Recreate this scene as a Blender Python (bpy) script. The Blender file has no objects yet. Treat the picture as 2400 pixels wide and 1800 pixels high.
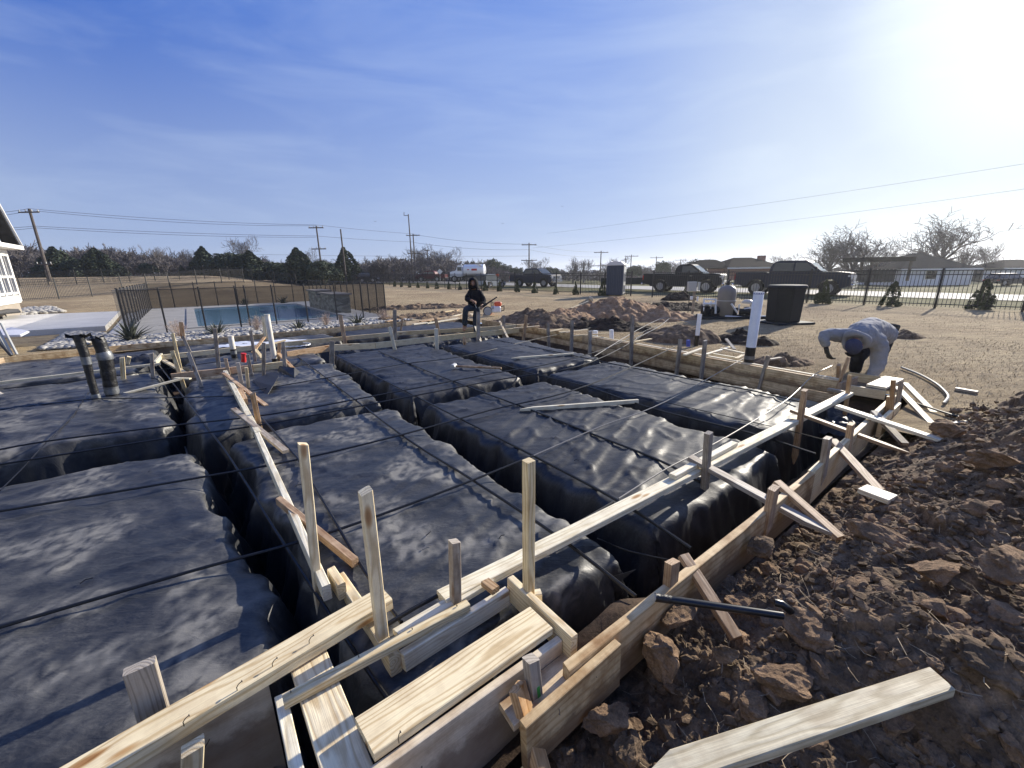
import bpy, bmesh, math, random
import numpy as np
from mathutils import Vector, Matrix
SC = bpy.context.scene
COL = SC.collection
# ---------------------------------------------------------------- camera
FPX, CX, CY, CAMH = 975.0, 1200.0, 900.0, 1.6
PITCH, ROLL = math.atan(263.5/975.0), 0.0133
_F = Vector((0, math.cos(PITCH), -math.sin(PITCH)))
_R0 = Vector((1, 0, 0)); _U0 = Vector((0, math.sin(PITCH), math.cos(PITCH)))
_R = _R0*math.cos(ROLL) - _U0*math.sin(ROLL)
_U = _U0*math.cos(ROLL) + _R0*math.sin(ROLL)
cd = bpy.data.cameras.new('camera'); cam = bpy.data.objects.new('camera', cd); COL.objects.link(cam)
cd.sensor_width = 36.0; cd.lens = 36.0*FPX/2400.0; cd.clip_start = 0.05; cd.clip_end = 3000
m3 = Matrix((_R, _U, -_F)).transposed()
cam.matrix_world = Matrix.Translation((0, 0, CAMH)) @ m3.to_4x4()
SC.camera = cam
# ---------------------------------------------------------------- sky and sun
SUN_AZ, SUN_EL = math.radians(49), math.radians(22)      # azimuth clockwise from +Y
sdir = Vector((math.sin(SUN_AZ)*math.cos(SUN_EL), math.cos(SUN_AZ)*math.cos(SUN_EL), math.sin(SUN_EL)))
HZ_A, HZ_B, HZ_F = (0.02, 0.67, 3.42, 1), (1.21, 2.09, 4.91, 1), 0.98
W = bpy.data.worlds.new("World"); SC.world = W; W.use_nodes = True
nt = W.node_tree; nt.nodes.clear()
wo = nt.nodes.new('ShaderNodeOutputWorld'); bg = nt.nodes.new('ShaderNodeBackground')
sky = nt.nodes.new('ShaderNodeTexSky'); sky.sky_type = 'NISHITA'; sky.sun_disc = False
sky.sun_elevation = SUN_EL; sky.sun_rotation = SUN_AZ
sky.altitude = 200; sky.air_density = 1.0; sky.dust_density = 0.35; sky.ozone_density = 2.0
tc = nt.nodes.new('ShaderNodeTexCoord')
# thin cirrus veils, placed by direction in the sky
mp = nt.nodes.new('ShaderNodeMapping'); mp.inputs['Scale'].default_value = (1.0, 2.2, 6.5); mp.inputs['Rotation'].default_value = (0.15, 0.25, 0.5)
nz = nt.nodes.new('ShaderNodeTexNoise'); nz.inputs['Scale'].default_value = 2.1; nz.inputs['Detail'].default_value = 9; nz.inputs['Roughness'].default_value = 0.55; nz.inputs['Distortion'].default_value = 0.5
rp = nt.nodes.new('ShaderNodeMapRange'); rp.inputs[1].default_value = 0.46; rp.inputs[2].default_value = 0.8; rp.inputs[3].default_value = 0.0; rp.inputs[4].default_value = 0.18
mx = nt.nodes.new('ShaderNodeMix'); mx.data_type = 'RGBA'
nt.links.new(tc.outputs['Generated'], mp.inputs[0]); nt.links.new(mp.outputs[0], nz.inputs['Vector'])
nt.links.new(nz.outputs[0], rp.inputs[0])
# bright veil of thin cloud round the sun
dp = nt.nodes.new('ShaderNodeVectorMath'); dp.operation = 'DOT_PRODUCT'; dp.inputs[1].default_value = sdir
nt.links.new(tc.outputs['Generated'], dp.inputs[0])
gl = nt.nodes.new('ShaderNodeMapRange'); gl.interpolation_type = 'SMOOTHSTEP'
gl.inputs[1].default_value = 0.646; gl.inputs[2].default_value = 1.0; gl.inputs[3].default_value = 0; gl.inputs[4].default_value = 1
nt.links.new(dp.outputs['Value'], gl.inputs[0])
hl = nt.nodes.new('ShaderNodeMapRange'); hl.interpolation_type = 'SMOOTHSTEP'; hl.inputs[1].default_value = 0.142; hl.inputs[2].default_value = 1.0
nt.links.new(dp.outputs['Value'], hl.inputs[0])
flat = nt.nodes.new('ShaderNodeMix'); flat.data_type = 'RGBA'                       # high thin haze evens the sky out and whitens it sunward
flat.inputs[6].default_value = HZ_A; flat.inputs[7].default_value = HZ_B; 
hp_ = nt.nodes.new('ShaderNodeMath'); hp_.operation = 'POWER'; hp_.inputs[1].default_value = 0.623; nt.links.new(hl.outputs[0], hp_.inputs[0]); nt.links.new(hp_.outputs[0], flat.inputs[0])
sx = nt.nodes.new('ShaderNodeSeparateXYZ'); nt.links.new(tc.outputs['Generated'], sx.inputs[0])
hr = nt.nodes.new('ShaderNodeMapRange'); hr.interpolation_type = 'SMOOTHSTEP'; hr.inputs[1].default_value = 0.526; hr.inputs[2].default_value = -0.05; hr.inputs[3].default_value = 0; hr.inputs[4].default_value = 0.61; nt.links.new(sx.outputs[2], hr.inputs[0])
hv = nt.nodes.new('ShaderNodeMix'); hv.data_type = 'RGBA'; hv.inputs[7].default_value = (3.9, 4.6, 5.2, 1); nt.links.new(hr.outputs[0], hv.inputs[0]); 
am_ = nt.nodes.new('ShaderNodeMapRange'); am_.interpolation_type = 'SMOOTHSTEP'; am_.inputs[1].default_value = 0.05; am_.inputs[2].default_value = -0.65; am_.inputs[3].default_value = 0; am_.inputs[4].default_value = 0.95; nt.links.new(dp.outputs['Value'], am_.inputs[0])
av = nt.nodes.new('ShaderNodeMix'); av.data_type = 'RGBA'; av.inputs[7].default_value = (3.3, 3.5, 3.9, 1); nt.links.new(am_.outputs[0], av.inputs[0]); nt.links.new(flat.outputs[2], av.inputs[6]); nt.links.new(av.outputs[2], hv.inputs[6])
hzm = nt.nodes.new('ShaderNodeMix'); hzm.data_type = 'RGBA'; hzm.inputs[0].default_value = HZ_F
nt.links.new(sky.outputs[0], hzm.inputs[6]); nt.links.new(hv.outputs[2], hzm.inputs[7])
nt.links.new(rp.outputs[0], mx.inputs[0]); nt.links.new(hzm.outputs[2], mx.inputs[6]); mx.inputs[7].default_value = (5.0, 5.8, 6.6, 1)
pw = nt.nodes.new('ShaderNodeMath'); pw.operation = 'POWER'; pw.inputs[1].default_value = 3.49; nt.links.new(gl.outputs[0], pw.inputs[0])
mg = nt.nodes.new('ShaderNodeMix'); mg.data_type = 'RGBA'; mg.blend_type = 'ADD'
nt.links.new(pw.outputs[0], mg.inputs[0]); nt.links.new(mx.outputs[2], mg.inputs[6]); mg.inputs[7].default_value = (1.75, 1.6, 0.4, 1)
co_ = nt.nodes.new('ShaderNodeMapRange'); co_.interpolation_type = 'SMOOTHSTEP'; co_.inputs[1].default_value = 0.962; co_.inputs[2].default_value = 1.0; co_.inputs[3].default_value = 0; co_.inputs[4].default_value = 1; nt.links.new(dp.outputs['Value'], co_.inputs[0])
mc_ = nt.nodes.new('ShaderNodeMix'); mc_.data_type = 'RGBA'; mc_.blend_type = 'ADD'; mc_.inputs[7].default_value = (2.0, 1.9, 1.4, 1); nt.links.new(co_.outputs[0], mc_.inputs[0]); nt.links.new(mg.outputs[2], mc_.inputs[6]); nt.links.new(mc_.outputs[2], bg.inputs[0]); bg.inputs[1].default_value = 0.1
nt.links.new(bg.outputs[0], wo.inputs[0])
sl = bpy.data.lights.new('sun', 'SUN'); sl.energy = 5.0; sl.angle = math.radians(0.5); sl.color = (1.0, 0.92, 0.79)
so = bpy.data.objects.new('sun', sl); COL.objects.link(so)
so.rotation_euler = sdir.to_track_quat('Z', 'Y').to_euler()
SC.view_settings.view_transform = 'Standard'; SC.view_settings.look = 'None'; SC.view_settings.exposure = 0.72; SC.view_settings.gamma = 1
# ---------------------------------------------------------------- placing: a photo pixel seen on a level or at a depth
def P(x, y, z=0.0):
    d = _F + _R*((x-CX)/FPX) + _U*((CY-y)/FPX)
    t = (z-CAMH)/d.z
    return Vector((d.x*t, d.y*t, z))
def PY(x, y, Y):
    d = _F + _R*((x-CX)/FPX) + _U*((CY-y)/FPX)
    t = Y/d.y
    return Vector((d.x*t, Y, CAMH+d.z*t))
A37 = math.radians(37); AU = Vector((math.cos(A37), math.sin(A37), 0)); AV = Vector((-math.sin(A37), math.cos(A37), 0)); O0 = Vector((0.16, 1.35, 0))
def G(u, v, z=0.0): return O0 + AU*u + AV*v + Vector((0, 0, z))
def toUV(p):
    d = Vector(p)-O0; return d.dot(AU), d.dot(AV)
# ---------------------------------------------------------------- noise (numpy)
def _hash(ix, iy, iz, s):
    h = (ix.astype(np.int64)*374761393 + iy.astype(np.int64)*668265263 + iz.astype(np.int64)*2147483647 + s*974634777) & 0x7fffffff
    h = ((h ^ (h >> 13))*1274126177) & 0x7fffffff
    h = (h ^ (h >> 16))
    return h
def vnoise(x, y, z=0, s=0):
    x, y, z = np.broadcast_arrays(np.asarray(x, float), np.asarray(y, float), np.asarray(z, float))
    ix, iy, iz = np.floor(x), np.floor(y), np.floor(z)
    fx, fy, fz = x-ix, y-iy, z-iz
    def gr(a, b, c):
        h = _hash(ix+a, iy+b, iz+c, s)
        t1 = (h & 1023)/1023.0*6.2831853; t2 = ((h >> 10) & 1023)/511.5-1
        r = np.sqrt(1-t2*t2)
        return r*np.cos(t1)*(fx-a)+r*np.sin(t1)*(fy-b)+t2*(fz-c)
    q = lambda t: t*t*t*(t*(t*6-15)+10)
    wx, wy, wz = q(fx), q(fy), q(fz)
    def lp(a, b, t): return a+(b-a)*t
    return 1.6*lp(lp(lp(gr(0,0,0), gr(1,0,0), wx), lp(gr(0,1,0), gr(1,1,0), wx), wy),
              lp(lp(gr(0,0,1), gr(1,0,1), wx), lp(gr(0,1,1), gr(1,1,1), wx), wy), wz)
def fbm(x, y, z=0, o=4, s=0, g=0.5):
    r = 0; a = 1.0; f = 1.0
    for i in range(o):
        r = r + a*vnoise(np.asarray(x)*f, np.asarray(y)*f, np.asarray(z)*f, s+i*17); a *= g; f *= 2.03
    return r
def worley(x, y, s=0):
    ix, iy = np.floor(x), np.floor(y); z0 = np.zeros_like(ix)
    best = np.full(x.shape, 9.0); second = np.full(x.shape, 9.0); cid = np.zeros(x.shape)
    for a in (-1, 0, 1):
        for b in (-1, 0, 1):
            h = _hash(ix+a, iy+b, z0, s)
            px = ix+a+(h & 1023)/1023.0; py = iy+b+((h >> 10) & 1023)/1023.0
            d = np.hypot(px-x, py-y); m = d < best
            second = np.where(m, best, np.minimum(second, d))
            cid = np.where(m, ((h >> 20) & 255)/255.0, cid); best = np.where(m, d, best)
    return best, second, cid
# ---------------------------------------------------------------- object helpers
def tag(o, label=None, cat=None, group=None, kind=None):
    if label: o['label'] = label
    if cat: o['category'] = cat
    if group: o['group'] = group
    if kind: o['kind'] = kind
    return o
def empty(name, loc, rz=0, label=None, cat=None, group=None):
    o = bpy.data.objects.new(name, None); COL.objects.link(o); o.location = loc; o.rotation_euler = (0, 0, rz); o.empty_display_size = .1
    return tag(o, label, cat, group)
def mesh_obj(name, verts, faces, mat, parent=None, smooth=False):
    me = bpy.data.meshes.new(name); me.from_pydata([tuple(v) for v in verts], [], faces); me.update()
    if smooth:
        me.polygons.foreach_set('use_smooth', [True]*len(me.polygons))
    me.materials.append(mat)
    o = bpy.data.objects.new(name, me); COL.objects.link(o)
    if parent: o.parent = parent
    return o
def grid_obj(name, X, Y, Z, mat, parent=None, smooth=True, mask=None):
    n, m = X.shape
    me = bpy.data.meshes.new(name)
    co = np.stack([X, Y, Z], -1).reshape(-1, 3)
    i, j = np.meshgrid(np.arange(n-1), np.arange(m-1), indexing='ij')
    q = np.stack([i*m+j, (i+1)*m+j, (i+1)*m+j+1, i*m+j+1], -1)
    if mask is not None: q = q[mask]
    q = q.reshape(-1, 4)
    me.vertices.add(len(co)); me.vertices.foreach_set('co', co.ravel())
    me.loops.add(q.size); me.loops.foreach_set('vertex_index', q.ravel())
    me.polygons.add(len(q)); me.polygons.foreach_set('loop_start', np.arange(0, q.size, 4)); me.polygons.foreach_set('loop_total', np.full(len(q), 4))
    me.update(calc_edges=True); me.validate()
    me.polygons.foreach_set('use_smooth', [smooth]*len(me.polygons))
    me.materials.append(mat)
    o = bpy.data.objects.new(name, me); COL.objects.link(o)
    if parent: o.parent = parent
    return o
def raw_mesh(name, co, faces_np, mat, parent=None, smooth=False):
    """co (n,3), faces (m,k)"""
    k = faces_np.shape[1]; me = bpy.data.meshes.new(name)
    me.vertices.add(len(co)); me.vertices.foreach_set('co', np.asarray(co, float).ravel())
    me.loops.add(faces_np.size); me.loops.foreach_set('vertex_index', faces_np.ravel().astype(np.int32))
    me.polygons.add(len(faces_np)); me.polygons.foreach_set('loop_start', np.arange(0, faces_np.size, k)); me.polygons.foreach_set('loop_total', np.full(len(faces_np), k))
    me.update(calc_edges=True); me.validate()
    me.polygons.foreach_set('use_smooth', [smooth]*len(me.polygons))
    me.materials.append(mat)
    o = bpy.data.objects.new(name, me); COL.objects.link(o)
    if parent: o.parent = parent
    return o
class MB:
    def __init__(s): s.v = []; s.f = []
    def add(s, vs, fs):
        b = len(s.v); s.v += [Vector(v) for v in vs]; s.f += [[b+i for i in f] for f in fs]; return s
    def box(s, c, d, M=None, ch=0.0):
        c = Vector(c); x, y, z = d[0]/2, d[1]/2, d[2]/2
        if ch <= 0:
            vs = [Vector((a*x, b*y, e*z)) for e in (-1, 1) for b in (-1, 1) for a in (-1, 1)]
            fs = [(0,2,3,1),(4,5,7,6),(0,1,5,4),(2,6,7,3),(0,4,6,2),(1,3,7,5)]
        else:
            bm = bmesh.new(); bmesh.ops.create_cube(bm, size=1)
            for v in bm.verts: v.co = Vector((v.co.x*2*x, v.co.y*2*y, v.co.z*2*z))
            bmesh.ops.bevel(bm, geom=bm.edges[:], offset=ch, segments=1, affect='EDGES')
            bm.verts.index_update(); vs = [v.co.copy() for v in bm.verts]; fs = [[v.index for v in f.verts] for f in bm.faces]; bm.free()
        if M is not None: vs = [M @ v for v in vs]
        return s.add([v+c for v in vs], fs)
    def tube(s, pts, r, n=8, cap=True):
        pts = [Vector(p) for p in pts]; rs = r if isinstance(r, (list, tuple)) else [r]*len(pts)
        vs = []; fs = []; prev = None
        for i, p in enumerate(pts):
            d = (pts[min(i+1, len(pts)-1)]-pts[max(i-1, 0)])
            if d.length < 1e-9: d = Vector((0, 0, 1))
            d.normalize()
            if prev is None:
                a = Vector((0, 0, 1)) if abs(d.z) < .9 else Vector((1, 0, 0))
                x = d.cross(a).normalized()
            else:
                x = (prev - d*prev.dot(d)); x = x.normalized() if x.length > 1e-6 else d.orthogonal().normalized()
            prev = x; y = d.cross(x)
            for k in range(n):
                t = 6.2831853*k/n; vs.append(p+(x*math.cos(t)+y*math.sin(t))*rs[i])
        for i in range(len(pts)-1):
            for k in range(n):
                a = i*n+k; b = i*n+(k+1) % n; fs.append((a, b, b+n, a+n))
        if cap:
            fs.append(tuple(range(n-1, -1, -1))); fs.append(tuple(range((len(pts)-1)*n, len(pts)*n)))
        return s.add(vs, fs)
    def prism(s, poly, y0, y1, M=None):
        """poly: (x,z) outline, extruded along y"""
        n = len(poly); vs = [Vector((a, y0, b)) for a, b in poly]+[Vector((a, y1, b)) for a, b in poly]
        fs = [tuple(range(n)), tuple(range(2*n-1, n-1, -1))]+[(i, i+n, (i+1) % n+n, (i+1) % n) for i in range(n)]
        if M is not None: vs = [M @ v for v in vs]
        return s.add(vs, fs)
    def lathe(s, prof, c=(0, 0, 0), n=24):
        """prof: (r,z)"""
        c = Vector(c); vs = []; fs = []
        for r, z in prof:
            for k in range(n):
                t = 6.2831853*k/n; vs.append(c+Vector((r*math.cos(t), r*math.sin(t), z)))
        for i in range(len(prof)-1):
            for k in range(n):
                a = i*n+k; b = i*n+(k+1) % n; fs.append((a, b, b+n, a+n))
        fs.append(tuple(range(n-1, -1, -1))); fs.append(tuple(range((len(prof)-1)*n, len(prof)*n)))
        return s.add(vs, fs)
    def build(s, name, mat, parent=None, smooth=False, bevel=0.0):
        o = mesh_obj(name, s.v, s.f, mat, parent, False)
        bm = bmesh.new(); bm.from_mesh(o.data); bmesh.ops.recalc_face_normals(bm, faces=bm.faces[:])
        if bevel > 0:
            es = [e for e in bm.edges if e.is_manifold and e.calc_face_angle(0) > .6]
            bmesh.ops.bevel(bm, geom=es, offset=bevel, segments=2, affect='EDGES', clamp_overlap=True)
        bm.to_mesh(o.data); bm.free()
        if smooth:
            o.data.polygons.foreach_set('use_smooth', [True]*len(o.data.polygons))
            o.data.set_sharp_from_angle(angle=math.radians(40))
        return o
def sharp(o, deg=40):
    o.data.polygons.foreach_set('use_smooth', [True]*len(o.data.polygons)); o.data.set_sharp_from_angle(angle=math.radians(deg)); return o
def copy_tree(o, parent=None):
    c = o.copy(); COL.objects.link(c)
    if parent: c.parent = parent
    for ch in list(o.children): copy_tree(ch, c)
    return c
# ---------------------------------------------------------------- materials
def newmat(name):
    m = bpy.data.materials.new(name); m.use_nodes = True; n = m.node_tree; n.nodes.clear()
    out = n.nodes.new('ShaderNodeOutputMaterial'); b = n.nodes.new('ShaderNodeBsdfPrincipled'); n.links.new(b.outputs[0], out.inputs[0])
    return m, n, b, out
def N(n, t, **kw):
    x = n.nodes.new(t)
    for k, v in kw.items():
        if k.startswith('i_'):
            key = k[2:]; x.inputs[int(key) if key.isdigit() else key].default_value = v
        else: setattr(x, k, v)
    return x
def ramp(n, src, stops):
    r = n.nodes.new('ShaderNodeValToRGB'); e = r.color_ramp.elements
    while len(e) < len(stops): e.new(0.5)
    for i, (p, c) in enumerate(stops): e[i].position = p; e[i].color = (*c, 1) if len(c) == 3 else c
    n.links.new(src, r.inputs[0]); return r
def mixc(n, f, a, b, mode='MIX'):
    m = n.nodes.new('ShaderNodeMix'); m.data_type = 'RGBA'; m.blend_type = mode
    for i, s in ((0, f), (6, a), (7, b)):
        if hasattr(s, 'is_output'): n.links.new(s, m.inputs[i])
        elif i == 0: m.inputs[0].default_value = s
        else: m.inputs[i].default_value = (*s, 1)
    return m.outputs[2]
def bump(n, b, h, dist, strength=1.0, chain=None):
    x = n.nodes.new('ShaderNodeBump'); x.inputs['Distance'].default_value = dist; x.inputs['Strength'].default_value = strength
    n.links.new(h, x.inputs['Height'])
    if chain: n.links.new(chain, x.inputs['Normal'])
    n.links.new(x.outputs[0], b.inputs['Normal']); return x.outputs[0]
PAINT = dict(spec=.5, coat=.35)
def simple(name, col, rough=0.5, metal=0.0, var=0.0, scale=8.0, spec=0.5, bmp=0.0, coat=0.0):
    m, n, b, o = newmat(name); b.inputs['Roughness'].default_value = rough; b.inputs['Metallic'].default_value = metal
    b.inputs['Specular IOR Level'].default_value = spec; b.inputs['Coat Weight'].default_value = coat; b.inputs['Coat Roughness'].default_value = .08
    if var > 0 or bmp > 0:
        c = N(n, 'ShaderNodeTexCoord'); z = N(n, 'ShaderNodeTexNoise', i_Scale=scale, i_Detail=6.0, i_Roughness=.6); n.links.new(c.outputs['Object'], z.inputs['Vector'])
        lo = tuple(v*(1-var) for v in col); hi = tuple(min(1, v*(1+var)) for v in col)
        r = ramp(n, z.outputs[0], [(0.3, lo), (0.7, hi)]); n.links.new(r.outputs[0], b.inputs['Base Color'])
        if bmp > 0: bump(n, b, z.outputs[0], bmp)
    else: b.inputs['Base Color'].default_value = (*col, 1)
    return m
def wood(name, light, dark, gray=0.0, mud=0.0, rough=0.62, knots=True, stain=0.25, ring=70.0):
    m, n, b, o = newmat(name); L = n.links.new
    tc = N(n, 'ShaderNodeTexCoord'); oi = N(n, 'ShaderNodeObjectInfo')
    off = N(n, 'ShaderNodeVectorMath', operation='SCALE', i_Scale=17.0)
    cmb = N(n, 'ShaderNodeCombineXYZ'); L(oi.outputs['Random'], cmb.inputs[0]); 
    m2 = N(n, 'ShaderNodeMath', operation='MULTIPLY', i_1=0.013); L(oi.outputs['Random'], m2.inputs[0]); L(m2.outputs[0], cmb.inputs[1]); L(m2.outputs[0], cmb.inputs[2])
    L(cmb.outputs[0], off.inputs[0])
    add = N(n, 'ShaderNodeVectorMath', operation='ADD'); L(tc.outputs['Object'], add.inputs[0]); L(off.outputs[0], add.inputs[1])
    # growth rings: cylinders round a pith that wanders along the board
    mpw = N(n, 'ShaderNodeMapping'); mpw.inputs['Scale'].default_value = (1.6, 9, 9); L(add.outputs[0], mpw.inputs[0])
    nz = N(n, 'ShaderNodeTexNoise', i_Scale=1.0, i_Detail=2.0); L(mpw.outputs[0], nz.inputs['Vector'])
    sub = N(n, 'ShaderNodeVectorMath', operation='SUBTRACT'); sub.inputs[1].default_value = (.5, .5, .5); L(nz.outputs['Color'], sub.inputs[0])
    scl = N(n, 'ShaderNodeVectorMath', operation='MULTIPLY'); scl.inputs[1].default_value = (0, .075, .075); L(sub.outputs[0], scl.inputs[0])
    pos = N(n, 'ShaderNodeVectorMath', operation='ADD'); L(tc.outputs['Object'], pos.inputs[0]); L(scl.outputs[0], pos.inputs[1])
    mp2 = N(n, 'ShaderNodeMapping'); mp2.inputs['Location'].default_value = (0, 0.012, 0.045); mp2.inputs['Scale'].default_value = (.03, 1, 1); L(pos.outputs[0], mp2.inputs[0])
    wv = N(n, 'ShaderNodeTexWave', wave_type='RINGS', rings_direction='X', i_Scale=ring/3.0); wv.inputs['Distortion'].default_value = 1.2; wv.inputs['Detail'].default_value = 3; wv.inputs['Detail Scale'].default_value = 2
    L(mp2.outputs[0], wv.inputs[0])
    r1 = ramp(n, wv.outputs['Fac'], [(0.0, dark), (0.28, tuple((a*2+c)/3 for a, c in zip(light, dark))), (0.6, light), (1.0, light)])
    # fibre
    mpf = N(n, 'ShaderNodeMapping'); mpf.inputs['Scale'].default_value = (6, 260, 260); L(add.outputs[0], mpf.inputs[0])
    nf = N(n, 'ShaderNodeTexNoise', i_Scale=1.0, i_Detail=3.0); L(mpf.outputs[0], nf.inputs['Vector'])
    rf = ramp(n, nf.outputs[0], [(0.3, (.74, .74, .74)), (0.7, (1.1, 1.1, 1.1))])
    c = mixc(n, 0.55, r1.outputs[0], rf.outputs[0], 'MULTIPLY')
    # stains and dirt
    ns = N(n, 'ShaderNodeTexNoise', i_Scale=7.0, i_Detail=6.0, i_Roughness=.65); L(add.outputs[0], ns.inputs['Vector'])
    rs = ramp(n, ns.outputs[0], [(0.42, (1, 1, 1)), (0.66, (1-stain*1.6, 1-stain*1.9, 1-stain*2.1))])
    c = mixc(n, 1.0, c, rs.outputs[0], 'MULTIPLY')
    if knots:
        mk = N(n, 'ShaderNodeMapping'); mk.inputs['Scale'].default_value = (2.6, 9, 9); L(add.outputs[0], mk.inputs[0])
        vk = N(n, 'ShaderNodeTexVoronoi', feature='F1', i_Scale=1.0); L(mk.outputs[0], vk.inputs['Vector'])
        rk = ramp(n, vk.outputs['Distance'], [(0.07, (.42, .27, .18)), (0.11, (.62, .47, .35)), (0.17, (1, 1, 1))])
        c = mixc(n, 1.0, c, rk.outputs[0], 'MULTIPLY')
    if mud > 0:                                                     # dried clay splashed on the lower part of the board
        sz = N(n, 'ShaderNodeSeparateXYZ'); L(tc.outputs['Object'], sz.inputs[0]); nm = N(n, 'ShaderNodeTexNoise', i_Scale=9.0, i_Detail=8.0, i_Roughness=.7); L(add.outputs[0], nm.inputs['Vector'])
        ma = N(n, 'ShaderNodeMath', operation='MULTIPLY_ADD', i_1=.22, i_2=-.12); L(nm.outputs[0], ma.inputs[0]); mb = N(n, 'ShaderNodeMath', operation='SUBTRACT'); L(ma.outputs[0], mb.inputs[0]); L(sz.outputs[2], mb.inputs[1])
        mc = N(n, 'ShaderNodeMapRange'); mc.inputs[1].default_value = .09; mc.inputs[2].default_value = .15; mc.inputs[3].default_value = 0; mc.inputs[4].default_value = mud; L(mb.outputs[0], mc.inputs[0]); c = mixc(n, mc.outputs[0], c, (.17, .115, .075))
    hs = N(n, 'ShaderNodeHueSaturation'); L(c, hs.inputs['Color'])
    mr = N(n, 'ShaderNodeMapRange'); mr.inputs[3].default_value = .78; mr.inputs[4].default_value = 1.12; L(oi.outputs['Random'], mr.inputs[0]); L(mr.outputs[0], hs.inputs['Value'])
    mm = N(n, 'ShaderNodeMath', operation='MULTIPLY', i_1=7.31); L(oi.outputs['Random'], mm.inputs[0]); fr = N(n, 'ShaderNodeMath', operation='FRACT'); L(mm.outputs[0], fr.inputs[0])
    mr2 = N(n, 'ShaderNodeMapRange'); mr2.inputs[3].default_value = .95-gray*.7; mr2.inputs[4].default_value = 1.2-gray*.7; L(fr.outputs[0], mr2.inputs[0]); L(mr2.outputs[0], hs.inputs['Saturation'])
    L(hs.outputs[0], b.inputs['Base Color']); b.inputs['Roughness'].default_value = rough; b.inputs['Specular IOR Level'].default_value = .35
    ch = bump(n, b, nf.outputs[0], .0012, .7); bump(n, b, wv.outputs['Fac'], .0012, .5, ch)
    return m
M = {}
M['pine'] = wood('pine', (.84, .72, .48), (.62, .48, .28), stain=.12)
M['pine_pale'] = wood('pine_pale', (.86, .80, .62), (.70, .62, .44), stain=.12)
M['pine_dull'] = wood('pine_dull', (.60, .54, .38), (.43, .37, .24), stain=.15)
M['tan'] = wood('tan_board', (.58, .42, .27), (.40, .26, .15), stain=.25)
M['ply'] = wood('ply_form', (.74, .63, .46), (.64, .52, .36), stain=.2, knots=False, ring=6, mud=.7)
M['gray'] = wood('weathered_board', (.44, .38, .30), (.30, .25, .19), gray=.35, stain=.25)
M['form'] = wood('form_board', (.72, .57, .37), (.55, .40, .24), stain=.3, knots=False, ring=25, mud=.8)
def plastic(name, base, dust, rough, dustamt=0.5, fine=1.0):
    m, n, b, o = newmat(name); L = n.links.new; tc = N(n, 'ShaderNodeTexCoord')
    mp = N(n, 'ShaderNodeMapping'); mp.inputs['Rotation'].default_value = (0, 0, -.9); mp.inputs['Scale'].default_value = (1, 3.2, 1); L(tc.outputs['Object'], mp.inputs[0])
    a = N(n, 'ShaderNodeTexNoise', i_Scale=1.3, i_Detail=9.0, i_Roughness=.74, i_Distortion=.3); L(mp.outputs[0], a.inputs['Vector'])
    f = N(n, 'ShaderNodeTexNoise', i_Scale=70.0, i_Detail=5.0, i_Roughness=.7); L(tc.outputs['Object'], f.inputs['Vector'])
    rr = N(n, 'ShaderNodeTexNoise', i_Scale=3.0, i_Detail=8.0, i_Roughness=.6, i_Distortion=1.5); L(mp.outputs[0], rr.inputs['Vector'])
    # thin pale scuffs: ridges of a noise
    s1 = N(n, 'ShaderNodeMath', operation='SUBTRACT', i_1=.5); L(rr.outputs[0], s1.inputs[0]); s2 = N(n, 'ShaderNodeMath', operation='ABSOLUTE'); L(s1.outputs[0], s2.inputs[0])
    s3 = ramp(n, s2.outputs[0], [(0.0, (1, 1, 1)), (0.035, (0, 0, 0))])
    ra = ramp(n, a.outputs[0], [(0.44, (0.03, .03, .03)), (0.74, (1, 1, 1))]); rf = ramp(n, f.outputs[0], [(0.35, (.25, .25, .25)), (0.65, (1, 1, 1))])
    d = mixc(n, 1.0, ra.outputs[0], rf.outputs[0], 'MULTIPLY')
    d = mixc(n, .16, d, s3.outputs[0], 'ADD')
    at = N(n, 'ShaderNodeAttribute', attribute_name='mud'); cl = N(n, 'ShaderNodeAttribute', attribute_name='clean'); d = mixc(n, cl.outputs['Fac'], d, (0, 0, 0))
    am = N(n, 'ShaderNodeMath', operation='MULTIPLY_ADD', i_1=dustamt, use_clamp=True); L(d, am.inputs[0]); L(at.outputs['Fac'], am.inputs[2])
    c = mixc(n, am.outputs[0], base, dust); L(c, b.inputs['Base Color'])
    mr = N(n, 'ShaderNodeMapRange'); mr.inputs[3].default_value = rough; mr.inputs[4].default_value = min(1, rough+.3); L(am.outputs[0], mr.inputs[0]); L(mr.outputs[0], b.inputs['Roughness'])
    b.inputs['Specular IOR Level'].default_value = .38
    c2 = N(n, 'ShaderNodeTexNoise', i_Scale=6.0, i_Detail=7.0, i_Roughness=.6, i_Distortion=1.2); L(mp.outputs[0], c2.inputs['Vector'])
    ch = bump(n, b, c2.outputs[0], .006*fine, .6); ch = bump(n, b, f.outputs[0], .0015, .5, ch)
    # sharp little creases where the film was folded
    dn = N(n, 'ShaderNodeTexNoise', i_Scale=2.6, i_Detail=4.0); L(tc.outputs['Object'], dn.inputs['Vector']); dm = N(n, 'ShaderNodeVectorMath', operation='MULTIPLY_ADD'); dm.inputs[1].default_value = (.45, .45, .45); L(dn.outputs['Color'], dm.inputs[0]); L(mp.outputs[0], dm.inputs[2])
    vo = N(n, 'ShaderNodeTexVoronoi', feature='DISTANCE_TO_EDGE', i_Scale=3.1); L(dm.outputs[0], vo.inputs['Vector']); vr = ramp(n, vo.outputs['Distance'], [(0.0, (1, 1, 1)), (0.05, (.25, .25, .25)), (0.16, (0, 0, 0))]); bump(n, b, vr.outputs[0], .002, .22, ch)
    return m
M['plastic'] = plastic('dusty_black_plastic', (.016, .018, .022), (.165, .16, .148), .40, .64)
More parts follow.
